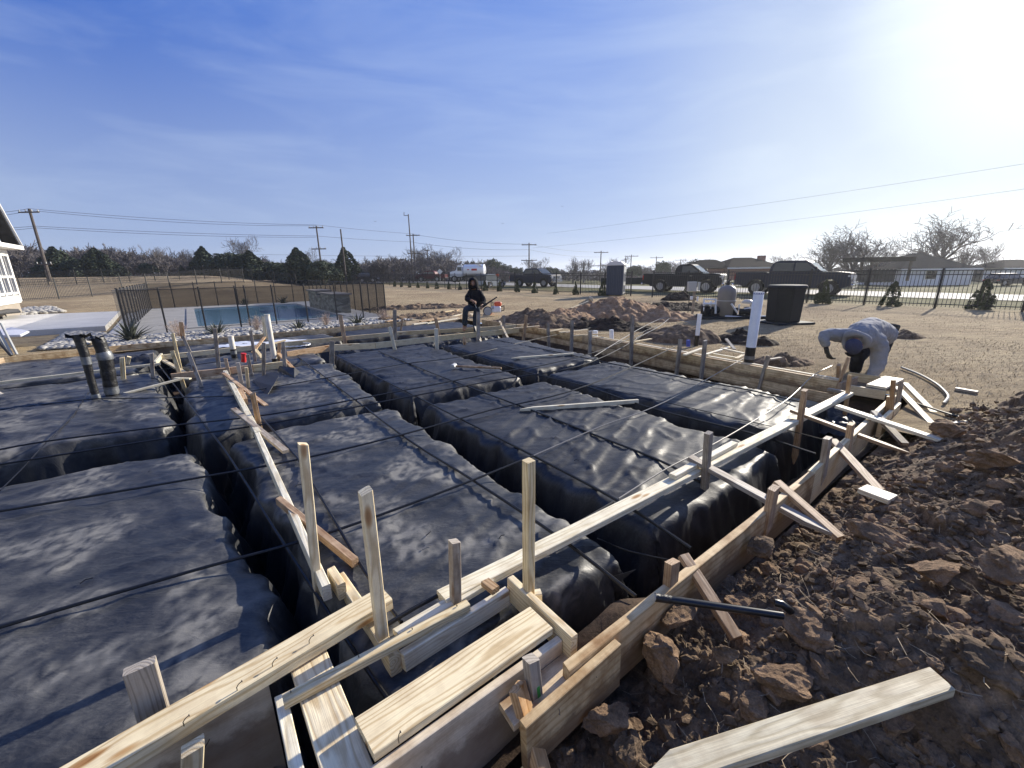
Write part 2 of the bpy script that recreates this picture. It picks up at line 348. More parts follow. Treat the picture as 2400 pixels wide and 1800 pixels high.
M['plastic_clean'] = plastic('black_plastic', (.011, .012, .016), (.15, .15, .148), .48, .6)
M['plastic_shiny'] = plastic('shiny_black_plastic', (.012, .013, .017), (.14, .14, .15), .46, .45)
def soil(name, c0, c1, c2, scale=6.0, bd=.02):
    m, n, b, o = newmat(name); L = n.links.new; tc = N(n, 'ShaderNodeTexCoord')
    a = N(n, 'ShaderNodeTexNoise', i_Scale=scale, i_Detail=10.0, i_Roughness=.65); L(tc.outputs['Object'], a.inputs['Vector'])
    r = ramp(n, a.outputs[0], [(0.30, c0), (0.5, c1), (0.72, c2)])
    f = N(n, 'ShaderNodeTexNoise', i_Scale=scale*14, i_Detail=6.0, i_Roughness=.7); L(tc.outputs['Object'], f.inputs['Vector'])
    rf = ramp(n, f.outputs[0], [(0.3, (.55, .55, .55)), (0.7, (1.35, 1.3, 1.25))])
    c = mixc(n, .8, r.outputs[0], rf.outputs[0], 'MULTIPLY'); L(c, b.inputs['Base Color'])
    b.inputs['Roughness'].default_value = .95; b.inputs['Specular IOR Level'].default_value = .15
    ch = bump(n, b, a.outputs[0], bd, .8); bump(n, b, f.outputs[0], bd*.25, .9, ch)
    return m
M['dirt'] = soil('dark_clay', (.06, .044, .031), (.16, .115, .077), (.37, .265, .17), 7, .03)
M['clod'] = soil('clay_clod', (.11, .078, .05), (.26, .175, .11), (.42, .29, .18), 9, .035)
M['dirt_dark'] = soil('black_soil', (.018, .014, .011), (.04, .03, .023), (.09, .065, .045), 6)
M['sand'] = soil('orange_clay', (.15, .095, .06), (.31, .20, .12), (.47, .33, .21), 5)
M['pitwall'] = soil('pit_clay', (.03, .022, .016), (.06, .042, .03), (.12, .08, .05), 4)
def lawn():
    m, n, b, o = newmat('dead_grass'); L = n.links.new; tc = N(n, 'ShaderNodeTexCoord')
    a = N(n, 'ShaderNodeTexNoise', i_Scale=.22, i_Detail=6.0, i_Roughness=.6); L(tc.outputs['Object'], a.inputs['Vector'])
    r = ramp(n, a.outputs[0], [(0.3, (.25, .19, .125)), (0.5, (.36, .285, .185)), (0.7, (.45, .365, .24))])
    mp = N(n, 'ShaderNodeMapping'); mp.inputs['Scale'].default_value = (1, 3.0, 1); mp.inputs['Rotation'].default_value = (0, 0, -.6); L(tc.outputs['Object'], mp.inputs[0])
    s = N(n, 'ShaderNodeTexNoise', i_Scale=1.7, i_Detail=7.0, i_Roughness=.7, i_Distortion=.4); L(mp.outputs[0], s.inputs['Vector'])
    rs = ramp(n, s.outputs[0], [(0.30, (.42, .38, .36)), (0.48, (.9, .9, .9)), (0.7, (1.25, 1.22, 1.15))])
    c = mixc(n, .9, r.outputs[0], rs.outputs[0], 'MULTIPLY')
    f = N(n, 'ShaderNodeTexNoise', i_Scale=38.0, i_Detail=6.0, i_Roughness=.75); L(tc.outputs['Object'], f.inputs['Vector'])
    rf = ramp(n, f.outputs[0], [(0.3, (.5, .5, .48)), (0.7, (1.45, 1.4, 1.3))]); c = mixc(n, .8, c, rf.outputs[0], 'MULTIPLY')
    # greener verge by the road on the right and beyond the fence
    g = N(n, 'ShaderNodeTexNoise', i_Scale=.5, i_Detail=5.0); L(tc.outputs['Object'], g.inputs['Vector'])
    sp = N(n, 'ShaderNodeSeparateXYZ'); L(tc.outputs['Object'], sp.inputs[0])
    du = N(n, 'ShaderNodeMath', operation='MULTIPLY_ADD', i_1=math.cos(A37), i_2=0.0); L(sp.outputs[0], du.inputs[0])
    dv = N(n, 'ShaderNodeMath', operation='MULTIPLY_ADD', i_1=math.sin(A37)); L(sp.outputs[1], dv.inputs[0]); L(du.outputs[0], dv.inputs[2])
    mr = N(n, 'ShaderNodeMapRange'); mr.inputs[1].default_value = 22; mr.inputs[2].default_value = 26; L(dv.outputs[0], mr.inputs[0])
    rg = ramp(n, g.outputs[0], [(0.35, (.10, .09, .045)), (0.5, (.085, .10, .035)), (0.7, (.19, .165, .095))])
    gm = N(n, 'ShaderNodeMath', operation='MULTIPLY', i_1=.85); L(mr.outputs[0], gm.inputs[0])
    c = mixc(n, gm.outputs[0], c, rg.outputs[0])
    L(c, b.inputs['Base Color']); b.inputs['Roughness'].default_value = .95; b.inputs['Specular IOR Level'].default_value = .1
    ch = bump(n, b, s.outputs[0], .10, .6); bump(n, b, f.outputs[0], .03, 1.0, ch)
    return m
M['lawn'] = lawn()
def concrete(name, col, sc=1.5):
    m, n, b, o = newmat(name); L = n.links.new; tc = N(n, 'ShaderNodeTexCoord')
    a = N(n, 'ShaderNodeTexNoise', i_Scale=sc, i_Detail=8.0, i_Roughness=.6); L(tc.outputs['Object'], a.inputs['Vector'])
    r = ramp(n, a.outputs[0], [(0.3, tuple(v*.82 for v in col)), (0.7, tuple(v*1.08 for v in col))])
    f = N(n, 'ShaderNodeTexNoise', i_Scale=60.0, i_Detail=4.0); L(tc.outputs['Object'], f.inputs['Vector'])
    rf = ramp(n, f.outputs[0], [(0.3, (.88, .88, .88)), (0.7, (1.08, 1.08, 1.08))]); c = mixc(n, 1, r.outputs[0], rf.outputs[0], 'MULTIPLY')
    L(c, b.inputs['Base Color']); b.inputs['Roughness'].default_value = .85; bump(n, b, f.outputs[0], .002, .6); return m
M['concrete'] = concrete('pale_concrete', (.60, .58, .54)); M['concrete_dk'] = concrete('concrete_edge', (.34, .30, .25))
M['road'] = concrete('road_concrete', (.36, .345, .31), .6)
M['iron'] = simple('black_iron', (.014, .014, .016), .5, .0, spec=.5)
M['rebar'] = simple('black_rebar', (.012, .012, .013), .38, .3, .3, 60)
M['sheath'] = simple('gray_sheath', (.20, .19, .18), .4, .3, .2, 40)
M['steel'] = simple('nail_steel', (.10, .09, .08), .4, .9)
M['pvc'] = simple('white_pvc', (.74, .76, .80), .35, 0, .06, 12)
M['pvc_dirty'] = simple('dusty_pvc', (.62, .58, .50), .5, 0, .2, 9)
M['blackpipe'] = simple('black_pipe', (.012, .012, .013), .28, 0, .3, 14)
M['tape'] = simple('silver_tape', (.19, .20, .21), .45, .5, .25, 30)
M['wrap'] = simple('black_wrap', (.012, .012, .013), .42, 0, .5, 25, bmp=.01)
M['blue'] = simple('blue_plastic', (.02, .05, .35), .4)
M['red'] = simple('red_plastic', (.55, .02, .02), .4)
M['redpaint'] = simple('red_paint', (.45, .05, .04), .7)
M['green'] = simple('green_paint', (.04, .26, .05), .6)
M['rock'] = simple('white_river_rock', (.33, .315, .285), .75, 0, .6, 9, bmp=.006)
M['leafdark'] = simple('dark_spiky_leaf', (.07, .08, .06), .6, 0, .4, 10)
M['bark'] = simple('winter_bark', (.15, .135, .125), .9, 0, .3, 6)
M['bark_far'] = simple('far_winter_brush', (.125, .112, .108), .95, 0, .35, 1.2)
M['cedar'] = simple('cedar_foliage', (.035, .052, .026), .8, 0, .5, 1.5)
M['arbor'] = simple('arborvitae_foliage', (.055, .072, .03), .8, 0, .45, 9)
M['oak'] = simple('live_oak_foliage', (.06, .075, .045), .8, 0, .45, 1.3)
M['polewood'] = simple('pole_wood', (.09, .075, .065), .8, 0, .2, 3)
M['wire'] = simple('overhead_wire', (.10, .10, .12), .6)
M['glass'] = simple('dark_glass', (.012, .015, .018), .05, 0, spec=.9)
M['chrome'] = simple('chrome', (.75, .75, .76), .12, 1.0)
M['tyre'] = simple('tyre_rubber', (.015, .015, .015), .8)
M['rim'] = simple('wheel_rim', (.42, .42, .43), .3, .9)
M['carblack'] = simple('black_car_paint', (.006, .008, .014), .5, 0, coat=.0, spec=.3)
M['carblue'] = simple('midnight_car_paint', (.012, .018, .04), .5, 0, coat=.0, spec=.3)
M['carred'] = simple('maroon_car_paint', (.10, .010, .016), .5, 0, coat=.0, spec=.3)
M['carwhite'] = simple('white_car_paint', (.75, .76, .78), .3, 0, coat=1)
M['carsilver'] = simple('silver_blue_paint', (.32, .36, .42), .3, .4, coat=1)
M['lamp'] = simple('headlight_lens', (.65, .66, .68), .1, .3)
M['tail'] = simple('tail_light', (.4, .01, .01), .2)
M['plasblk'] = simple('black_plastic_trim', (.012, .012, .013), .5)
M['paint_w'] = simple('white_trim_paint', (.80, .79, .76), .5, 0, .04, 5)
M['fabric_gray'] = simple('heather_gray_cotton', (.27, .275, .29), .9, 0, .12, 18, spec=.2, bmp=.01)
M['fabric_black'] = simple('black_hoodie_cotton', (.012, .013, .018), .9, 0, .3, 20, spec=.2, bmp=.01)
M['denim'] = simple('denim', (.035, .05, .08), .9, 0, .3, 25, spec=.2, bmp=.006)
M['denim_lt'] = simple('faded_denim', (.035, .047, .065), .9, 0, .3, 18, spec=.2, bmp=.006)
M['cap'] = simple('navy_knit', (.05, .055, .095), .9, 0, .2, 60, spec=.1, bmp=.004)
M['skin'] = simple('skin', (.30, .16, .10), .55, 0, .1, 10)
M['boot'] = simple('tan_boot_leather', (.40, .22, .12), .7, 0, .2, 15)
M['glove'] = simple('dark_glove', (.03, .03, .028), .8, 0, .3, 20)
def mesh_veil():
    m, n, b, o = newmat('pool_fence_mesh'); t = N(n, 'ShaderNodeBsdfTransparent'); x = N(n, 'ShaderNodeMixShader', i_0=.5)
    b.inputs['Base Color'].default_value = (.008, .008, .009, 1); b.inputs['Roughness'].default_value = .7
    n.links.new(t.outputs[0], x.inputs[1]); n.links.new(b.outputs[0], x.inputs[2]); n.links.new(x.outputs[0], o.inputs[0]); return m
M['veil'] = mesh_veil()
def water():
    m, n, b, o = newmat('pool_water'); L = n.links.new; tc = N(n, 'ShaderNodeTexCoord')
    a = N(n, 'ShaderNodeTexNoise', i_Scale=2.0, i_Detail=4.0); L(tc.outputs['Object'], a.inputs['Vector'])
    r = ramp(n, a.outputs[0], [(0.3, (.12, .26, .38)), (0.7, (.20, .39, .52))]); L(r.outputs[0], b.inputs['Base Color'])
    b.inputs['Roughness'].default_value = .04; b.inputs['IOR'].default_value = 1.33
    w = N(n, 'ShaderNodeTexNoise', i_Scale=9.0, i_Detail=3.0); L(tc.outputs['Object'], w.inputs['Vector']); bump(n, b, w.outputs[0], .004, .6); return m
M['water'] = water()
def stone():
    m, n, b, o = newmat('ledger_stone'); L = n.links.new; tc = N(n, 'ShaderNodeTexCoord')
    mp = N(n, 'ShaderNodeMapping'); mp.inputs['Scale'].default_value = (4, 4, 11); L(tc.outputs['Object'], mp.inputs[0])
    v = N(n, 'ShaderNodeTexVoronoi', feature='F1', i_Scale=1.0); L(mp.outputs[0], v.inputs['Vector'])
    r = ramp(n, v.outputs['Color'], [(0.2, (.20, .19, .15)), (0.8, (.42, .40, .32))]); L(r.outputs[0], b.inputs['Base Color'])
    b.inputs['Roughness'].default_value = .85; bump(n, b, v.outputs['Distance'], .03, .8); return m
M['stone'] = stone()
def brick():
    m, n, b, o = newmat('red_brick'); L = n.links.new; tc = N(n, 'ShaderNodeTexCoord')
    mp = N(n, 'ShaderNodeMapping'); mp.inputs['Rotation'].default_value = (math.pi/2, 0, 0); L(tc.outputs['Object'], mp.inputs[0])
    k = N(n, 'ShaderNodeTexBrick', i_Scale=4.0); k.inputs['Color1'].default_value = (.24, .09, .06, 1); k.inputs['Color2'].default_value = (.32, .14, .09, 1); k.inputs['Mortar'].default_value = (.35, .31, .27, 1)
    L(mp.outputs[0], k.inputs[0]); L(k.outputs[0], b.inputs['Base Color']); b.inputs['Roughness'].default_value = .9; return m
M['brick'] = brick()
M['shingle'] = simple('roof_shingle', (.020, .020, .021), 1, 0, .3, 5, spec=.03)
M['shingle2'] = simple('slate_gray_shingle', (.022, .026, .031), 1, 0, .3, 5, spec=.03)
M['siding'] = simple('white_siding', (.78, .80, .84), .7, 0, .06, 3)
M['woodfence'] = simple('dark_wood_fence', (.045, .05, .055), .9, 0, .3, 2, spec=.1)
M['porta'] = simple('navy_polyethylene', (.02, .035, .075), .5, 0, .1, 4)
M['porta_roof'] = simple('pale_gray_polyethylene', (.55, .56, .62), .5)
M['drum'] = simple('black_polyethylene', (.010, .013, .018), .55, 0, .2, 3, spec=.25)
M['tank'] = simple('taupe_fibreglass', (.20, .18, .16), .5, 0, .1, 4)
M['ebox'] = simple('gray_metal_box', (.42, .43, .42), .5, .2, .06, 3)
# ---------------------------------------------------------------- ground
def sstep(a, b, x): t = np.clip((x-a)/(b-a), 0, 1); return t*t*(3-2*t)
def ground_z(X, Y):
    X = np.asarray(X, float); Y = np.asarray(Y, float)
    side = 1-sstep(-44-.0*Y, -27, X*60/np.maximum(Y, 20)*1.0)          # bank only on the left
    bank = 1.62*sstep(34, 62, Y)*side
    far = -.35*sstep(60, 120, Y)*(1-side)
    bumps = .014*fbm(X*.35, Y*.35, 0, 3, 5)*sstep(6, 14, np.hypot(X, Y))
    uu = (X-O0.x)*AU.x+(Y-O0.y)*AU.y
    drop = -.85*sstep(38, 52, uu)*sstep(-40, 10, Y)
    return bank+far+bumps+drop
def axis(knots):
    out = []
    for (a, b, st) in knots:
        n = max(1, int(round((b-a)/st))); out += list(np.linspace(a, b, n, endpoint=False))
    out.append(knots[-1][1]); return np.array(out)
def UVW(u, v): return O0.x+u*AU.x+v*AV.x, O0.y+u*AU.y+v*AV.y
HU0, HU1, HV0, HV1 = -7.0, 6.05, -6.0, 11.65
ua = axis([(-900, -200, 70), (-200, -60, 7), (-60, -12, 2), (-12, -7, .5), (-7, 4.5, .6), (4.5, 6.05, .31), (6.05, 20, .5), (20, 60, 2), (60, 200, 8), (200, 900, 70)])
va = axis([(-900, -200, 70), (-200, -40, 8), (-40, -6, 2), (-6, -.05, .6), (-.05, 11.65, .6), (11.65, 30, .8), (30, 110, 2), (110, 300, 10), (300, 1200, 90)])
u, v = np.meshgrid(ua, va, indexing='ij')
def warp(u, v):
    wu = np.clip(1-np.abs(u-6.05)/3, 0, 1); wv = np.clip(1-np.abs(v-11.65)/3, 0, 1)
    return u+wu*.046*np.clip(v-.7, 0, 11), v+wv*.078*np.clip(u, -8, 8)
u2, v2 = warp(u, v); X, Y = UVW(u2, v2)
uc = (u[:-1, :-1]+u[1:, 1:])/2; vc = (v[:-1, :-1]+v[1:, 1:])/2
hole = ((uc > -7) & (uc < 6.05) & (vc > -.05) & (vc < 11.65)) | ((uc > -7) & (uc < 4.5) & (vc > -6) & (vc <= -.05))
tag(grid_obj('ground', X, Y, ground_z(X, Y), M['lawn'], mask=~hole), 'tan dormant lawn spreading round the excavation to the fences', 'ground', kind='structure')
# pit floor
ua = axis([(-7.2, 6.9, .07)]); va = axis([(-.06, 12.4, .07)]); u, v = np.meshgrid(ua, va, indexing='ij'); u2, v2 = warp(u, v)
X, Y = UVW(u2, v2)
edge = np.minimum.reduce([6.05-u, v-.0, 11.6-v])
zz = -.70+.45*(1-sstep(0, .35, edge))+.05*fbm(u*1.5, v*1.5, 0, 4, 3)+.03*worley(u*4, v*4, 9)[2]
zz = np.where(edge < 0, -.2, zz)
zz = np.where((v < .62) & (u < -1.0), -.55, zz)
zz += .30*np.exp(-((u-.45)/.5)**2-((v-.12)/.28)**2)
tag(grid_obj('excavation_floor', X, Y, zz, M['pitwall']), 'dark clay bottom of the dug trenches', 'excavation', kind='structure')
# ---------------------------------------------------------------- plastic covered pads
def pad(label, c, mat, res=.035, ztop=0.0, seed=0, depth=.66, r=.075, crown=.02, wr=1.0, flare=.16):
    uL0, uL1, uR0, uR1, v0, v1 = c
    hx = ((uR0-uL0)+(uR1-uL1))/4; hy = (v1-v0)/2; ext = r*(math.pi/2-1)+depth
    xs = np.arange(-hx-ext, hx+ext+res, res); ys = np.arange(-hy-ext, hy+ext+res, res)
    a, b = np.meshgrid(xs, ys, indexing='ij')
    nu, nv = toUV(Vector((0, 0, 0)))
    dx = np.sign(a)*np.maximum(np.abs(a)-(hx-r), 0); dy = np.sign(b)*np.maximum(np.abs(b)-(hy-r), 0)
    e = np.hypot(dx, dy); es = np.maximum(e, 1e-9); nx, ny = dx/es, dy/es
    e1 = np.minimum(e, r*math.pi/2); off = r*np.sin(e1/r); dz = -(r-r*np.cos(e1/r)); e2 = np.minimum(e-e1, depth)
    cx = np.clip(a, -(hx-r), hx-r); cy = np.clip(b, -(hy-r), hy-r)
    # tangential coordinate for pleats
    ang = np.arctan2(cy+dy*.6, cx+dx*.6); tq = cx*np.abs(ny)*np.sign(ny)+cy*np.abs(nx)*np.sign(nx)*1.3+ang*.3
    side = np.clip(e2/depth, 0, 1)
    pl = vnoise(tq*3.1, e*.9, 0, seed+3)*.09+np.abs(vnoise(tq*11, e*1.4, 0, seed+7))*.05+vnoise(tq*24, e*3, 0, seed+8)*.008+.055*np.clip(1-np.abs(fbm(tq*2.6+e*.5, e*.7, 0, 2, seed+60)), 0, 1)**6
    off = off+flare*e2+pl*np.clip(e/r*.5, 0, 1)*(.35+side)
    x = cx+nx*off; y = cy+ny*off; z = dz-e2*.97
    # wrinkles on the top, running mostly along u
    g = vnoise(a*.5+9, b*.5, 0, seed)*1.3
    rd = 1-np.abs(fbm(a*.5+g, b*3.0+g*1.5, 0, 3, seed+1)); rd = np.clip(rd, 0, 1)**7
    rd2 = np.clip(1-np.abs(fbm(a*1.3+b*1.2+g, b*.8-a*.7+g, 0, 2, seed+4)), 0, 1)**16
    big = fbm(a*.9, b*.9, 0, 2, seed+11); sm = fbm(a*7, b*10, 0, 3, seed+12)
    top = 1-side; rd4 = np.clip(1-np.abs(fbm(a*2.2-b*.8, b*13+g*4, 0, 2, seed+50)), 0, 1)**5; rd3 = np.clip(1-np.abs(fbm(a*.8+g*2, b*6.5+g*3, 0, 2, seed+40)), 0, 1)**4
    z = z+top*wr*(.017*rd+.014*rd2+.014*big+.0008*sm+.006*rd3+.0035*rd4)+crown*(1-(cx/hx)**2)*(1-(cy/hy)**2)-top*.045*np.exp(-(np.maximum(hx-np.abs(a), 0)/.12)**2)*np.clip(vnoise(b*2.3, 0, 0, seed+70)*1.6, 0, 1)-top*.05*np.exp(-(np.maximum(hy-np.abs(b), 0)/.12)**2)*np.clip(vnoise(a*2.1, 0, 0, seed+71)*1.6, 0, 1)+.012*vnoise(a*3, b*3, 0, seed+6)*side
    edge_w = (.10*vnoise(tq*1.1, 0, 0, seed+20)+.05*vnoise(tq*3.1, 0, 0, seed+21))*np.clip(e/r, 0, 1); x = x+nx*edge_w; y = y+ny*edge_w
    t = (x+hx)/(2*hx); s = (y+hy)/(2*hy); uu = (uL0+(uL1-uL0)*s)*(1-t)+(uR0+(uR1-uR0)*s)*t; vv = v0+(v1-v0)*s
    X, Y = UVW(uu, vv)
    o = grid_obj('plastic_covered_pad', X, Y, z+ztop, mat)
    o.data.attributes.new('clean', 'FLOAT', 'POINT').data.foreach_set('value', (np.clip((e-r*1.3)/.25, 0, 1)*.8).ravel().astype(np.float32))
    if mat is M['plastic']:
        q = np.exp(-((e-.02)/.17)**2)*np.clip(fbm(a*2.2, b*2.2, 0, 4, seed+30)*1.6+.15, 0, 1)*np.clip(.5+fbm(a*16, b*16, 0, 4, seed+31), 0, 1.2)*1.25
        o.data.attributes.new('mud', 'FLOAT', 'POINT').data.foreach_set('value', q.ravel().astype(np.float32))
    return tag(o, label, 'plastic sheeting', 'soil pads wrapped in black plastic sheeting')
pad('dusty black plastic over the big soil pad filling the lower left corner', (-5.0, -4.6, -.86, -1.18, .72, 3.85), M['plastic'], .028, seed=1, wr=.8)
pad('dusty black plastic pad pierced by the two tape-wrapped pipes', (-5.2, -5.2, -1.36, -1.62, 4.75, 8.35), M['plastic'], .035, seed=2, crown=.05)
pad('pale dusty plastic pad lying in front of the patio slab at far left', (-6.4, -6.4, -1.9, -1.75, 8.65, 11.35), M['plastic'], .06, seed=3)
pad('dusty plastic pad under the diagonal brace, with a torn flap of plastic on top', (-1.15, -1.2, .80, .95, 4.22, 7.2), M['plastic'], .035, seed=4)
pad('plastic pad under the cluster of stakes and white pipes', (-1.15, -1.2, .95, 1.0, 7.45, 9.4), M['plastic'], .05, seed=5)
pad('dusty black plastic pad with scratches behind the tall square stakes', (-.60, -.88, .82, .78, .30, 3.85), M['plastic'], .028, seed=6, wr=1.0)
pad('dark plastic pad with the sledgehammer lying on it', (1.16, 1.2, 3.05, 3.2, 4.05, 7.9), M['plastic_clean'], .035, seed=7, wr=1.1)
pad('smooth dark plastic pad crossed by a thin pointed board in the middle', (1.13, 1.13, 3.02, 3.08, .32, 3.6), M['plastic_clean'], .028, seed=8, wr=1.2)
pad('dark plastic pad below the far right stakes, with a short pale board', (3.42, 3.4, 5.0, 5.3, 4.12, 7.4), M['plastic_clean'], .04, seed=9, wr=1.1, crown=.05)
pad('shiny crumpled plastic pad beside the right-hand form boards', (3.45, 3.42, 5.0, 5.0, .55, 3.85), M['plastic_shiny'], .03, seed=10, wr=.9)
pad('flat gray plastic strip between the back beams and the far form board', (-1.4, -1.4, 1.9, 1.9, 9.85, 11.4), M['plastic'], .06, seed=12)
pad('flat plastic strip in front of the standing worker', (2.2, 2.2, 6.0, 6.0, 9.7, 11.5), M['plastic_clean'], .06, seed=13)
# loose crumpled sheet in the far trench, catching the light
def crumple(label, u0, u1, v0, v1, z, mat, seed, amp=.09, res=.03):
    ua = np.arange(u0, u1, res); va = np.arange(v0, v1, res); u, v = np.meshgrid(ua, va, indexing='ij')
    r1 = 1-np.abs(fbm(u*3, v*3, 0, 3, seed)); r2 = 1-np.abs(fbm(u*7+3, v*7, 0, 2, seed+5))
    su = np.minimum(np.minimum(u-u0, u1-u), np.minimum(v-v0, v1-v)); zz = z+amp*(r1-.5)+amp*.4*(r2-.5)-.12*np.exp(-(su/.08)**2)
    X, Y = UVW(u+.05*vnoise(u*4, v*4, 0, seed+2), v+.05*vnoise(u*4, v*4, 0, seed+3))
    return tag(grid_obj('crumpled_plastic_sheet', X, Y, zz, mat), label, 'plastic sheeting')
crumple('crumpled glossy plastic in the trench below the back beam', 1.3, 5.6, 8.0, 8.75, -.12, M['plastic_clean'], 21, .14)
crumple('glinting loose plastic by the corner box of the forms', 4.7, 5.6, .12, .75, -.25, M['plastic_shiny'], 31, .22)
# torn flap standing on the pad
fb = MB()
def flap(pts, thick, mat, label):
    ps = [Vector(p) for p in pts]; n = len(ps); mb = MB()
    nrm = (ps[1]-ps[0]).cross(ps[2]-ps[0]).normalized()*thick
    mb.add(ps+[p+nrm for p in ps], [tuple(range(n)), tuple(range(2*n-1, n-1, -1))]+[(i, (i+1) % n, (i+1) % n+n, i+n) for i in range(n)])
    return tag(mb.build('plastic_flap', mat), label, 'plastic flap')
flap([P(592, 892, .03), P(625, 930, .02), P(640, 905, .10), P(655, 880, .12), P(636, 872, .09)], .004, M['plastic_clean'], 'small torn plastic flap folded up near the thick white pipe')
flap([P(650, 870, .03), P(690, 885, .03), P(704, 872, .03), P(690, 862, .13), P(655, 858, .12)], .004, M['plastic_clean'], 'dark torn plastic flap by the leaning brace at the pipe box')
flap([P(1440, 1350, -.10), P(1490, 1335, -.03), P(1395, 1410, -.28), P(1340, 1400, -.25)], .004, M['plastic_shiny'], 'pointed corner of shiny plastic hanging over the near trench')
# ---------------------------------------------------------------- dug dirt in the foreground
def dirt_base(u, v):
    d = -(v+.05)
    low = -.20*(1-sstep(.1, 1.3, u))
    z = low-.17+.20*sstep(.06, .55, d)+.03*sstep(.3, 1.6, d)
    z += .27*np.exp(-((u-4.3)/.9)**2-((v+1.15)/.42)**2)+.22*np.exp(-((u-2.7)/.8)**2-((v+1.45)/.5)**2)+.25*np.exp(-((u-5.6)/.8)**2-((v+2.0)/.8)**2)
    z += .07*np.exp(-((u-1.3)/.5)**2-((v+1.0)/.35)**2)-.05*np.exp(-((u-2.3)/1.2)**2-((v+.35)/.3)**2)
    return z
def dirt_rough(u, v):
    r = 0
    f1, f2, c = worley(u*2.6+fbm(u*2, v*2, 0, 2, 91)*.25, v*2.6, 41); amt = .35+.65*sstep(-.1, -.9, -(-v)) if False else 1.0
    r = r+.13*np.clip(1-f1*1.5, 0, 1)**.6*np.clip(c*1.7-.55, 0, 1)
    f1, f2, c = worley(u*6.2+.2*vnoise(u*9, v*9), v*6.2, 42); r = r+.055*np.clip(1-f1*1.45, 0, 1)**.6*np.clip(c*1.5-.25, 0, 1)
    f1, f2, c = worley(u*15, v*15, 43); r = r+.022*np.clip(1-f1*1.4, 0, 1)**.7*c
    f1, f2, c = worley(u*38, v*38, 44); r = r+.008*np.clip(1-f1*1.3, 0, 1)*c
    return r+.035*fbm(u*3.1, v*3.1, 0, 4, 45)+.012*fbm(u*17, v*17, 0, 3, 46)
ua = axis([(-2.6, -1.2, .03), (-1.2, 3.2, .0125), (3.2, 5.4, .02), (5.4, 9.5, .045)])
va = axis([(-5.5, -2.6, .05), (-2.6, -1.7, .022), (-1.7, -.03, .0115), (-.03, .62, .03)])
u, v = np.meshgrid(ua, va, indexing='ij'); X, Y = UVW(u, v)
bz = dirt_base(u, v); flat = sstep(3.0, 4.6, u+.8*(v+.6))*.0+1
near = sstep(-.02, -.55, v)
amp = np.where(u > 1.5, .28+.72*sstep(-.3, -.9, v), 1.0); amp = amp*(1-.55*sstep(-.12, -.03, v))
z = bz+dirt_rough(u, v)*amp
z -= .30*sstep(6.5, 9.3, u+.35*vnoise(u*.8, v*.8)); z -= .25*sstep(4.4, 6.2, u)*sstep(-1.0, -.3, v)
left_m = (u < -.98); z = np.where(left_m, -.34+dirt_rough(u, v)*.6, z); z = np.where((v > -.09) & ~left_m, np.minimum(z, -.30)-.25*sstep(-.04, .15, v), z)
uc = (u[:-1, :-1]+u[1:, 1:])/2; vc = (v[:-1, :-1]+v[1:, 1:])/2
msk = np.where(uc < -.93, vc < .56, vc < .40)
tag(grid_obj('dirt_berm', X, Y, z, M['dirt'], mask=msk, smooth=False), 'churned dark clay heaped along the outside of the near forms', 'dirt', kind='stuff')
# loose crumbs of clay
def ico(sub=1):
    bm = bmesh.new(); bmesh.ops.create_icosphere(bm, subdivisions=sub, radius=1); bm.verts.index_update()
    vs = np.array([v.co[:] for v in bm.verts]); fs = np.array([[v.index for v in f.verts] for f in bm.faces]); bm.free(); return vs, fs
def dz_at(uu, vv):
    a = np.array([uu], float); b = np.array([vv], float)
    return float((dirt_base(a, b)+dirt_rough(a, b)*(1.0 if uu < 1.5 else .28+.72*float(sstep(-.3, -.9, vv))))[0])
rng = np.random.default_rng(4)
iv, if_ = ico(1); V = []; Fa = []; k = 0
def scatter(n, us, vs, smin, smax, seed, fz=None, squash=.75):
    global k
    rg = np.random.default_rng(seed); out = []
    uu = rg.uniform(us[0], us[1], n); vv = rg.uniform(vs[0], vs[1], n)
    zb = dirt_base(uu, vv)+dirt_rough(uu, vv)*np.where(uu > 1.5, .28+.72*sstep(-.3, -.9, vv), 1.0)
    zb = np.where(uu < -.98, -.34+dirt_rough(uu, vv)*.6, zb)
    for i in range(n):
        if uu[i] > -.93 and vv[i] > -.13: continue
        s = smin*(smax/smin)**(rg.random()**2.2); a = rg.uniform(0, 6.28); w = iv*(1+.38*rg.uniform(-1, 1, (len(iv), 1)))
        w = w*np.array([s*rg.uniform(.8, 1.4), s*rg.uniform(.7, 1.1), s*squash]); ca, sa = math.cos(a), math.sin(a)
        w = np.stack([w[:, 0]*ca-w[:, 1]*sa, w[:, 0]*sa+w[:, 1]*ca, w[:, 2]], -1)
        x, y = UVW(uu[i], vv[i]); V.append(w+np.array([x, y, zb[i]+s*.25])); Fa.append(if_+k); k += len(iv)
scatter(11000, (-1.2, 3.0), (-1.7, .5), .005, .03, 1); scatter(5000, (1.5, 6.0), (-2.6, -.1), .006, .04, 2)
tag(raw_mesh('clay_crumbs', np.concatenate(V), np.concatenate(Fa), M['dirt']), 'loose crumbs of clay strewn over the dug dirt', 'dirt', kind='stuff')
iv2, if2 = ico(3); V = []; Fa = []; k = 0; rg = np.random.default_rng(77)
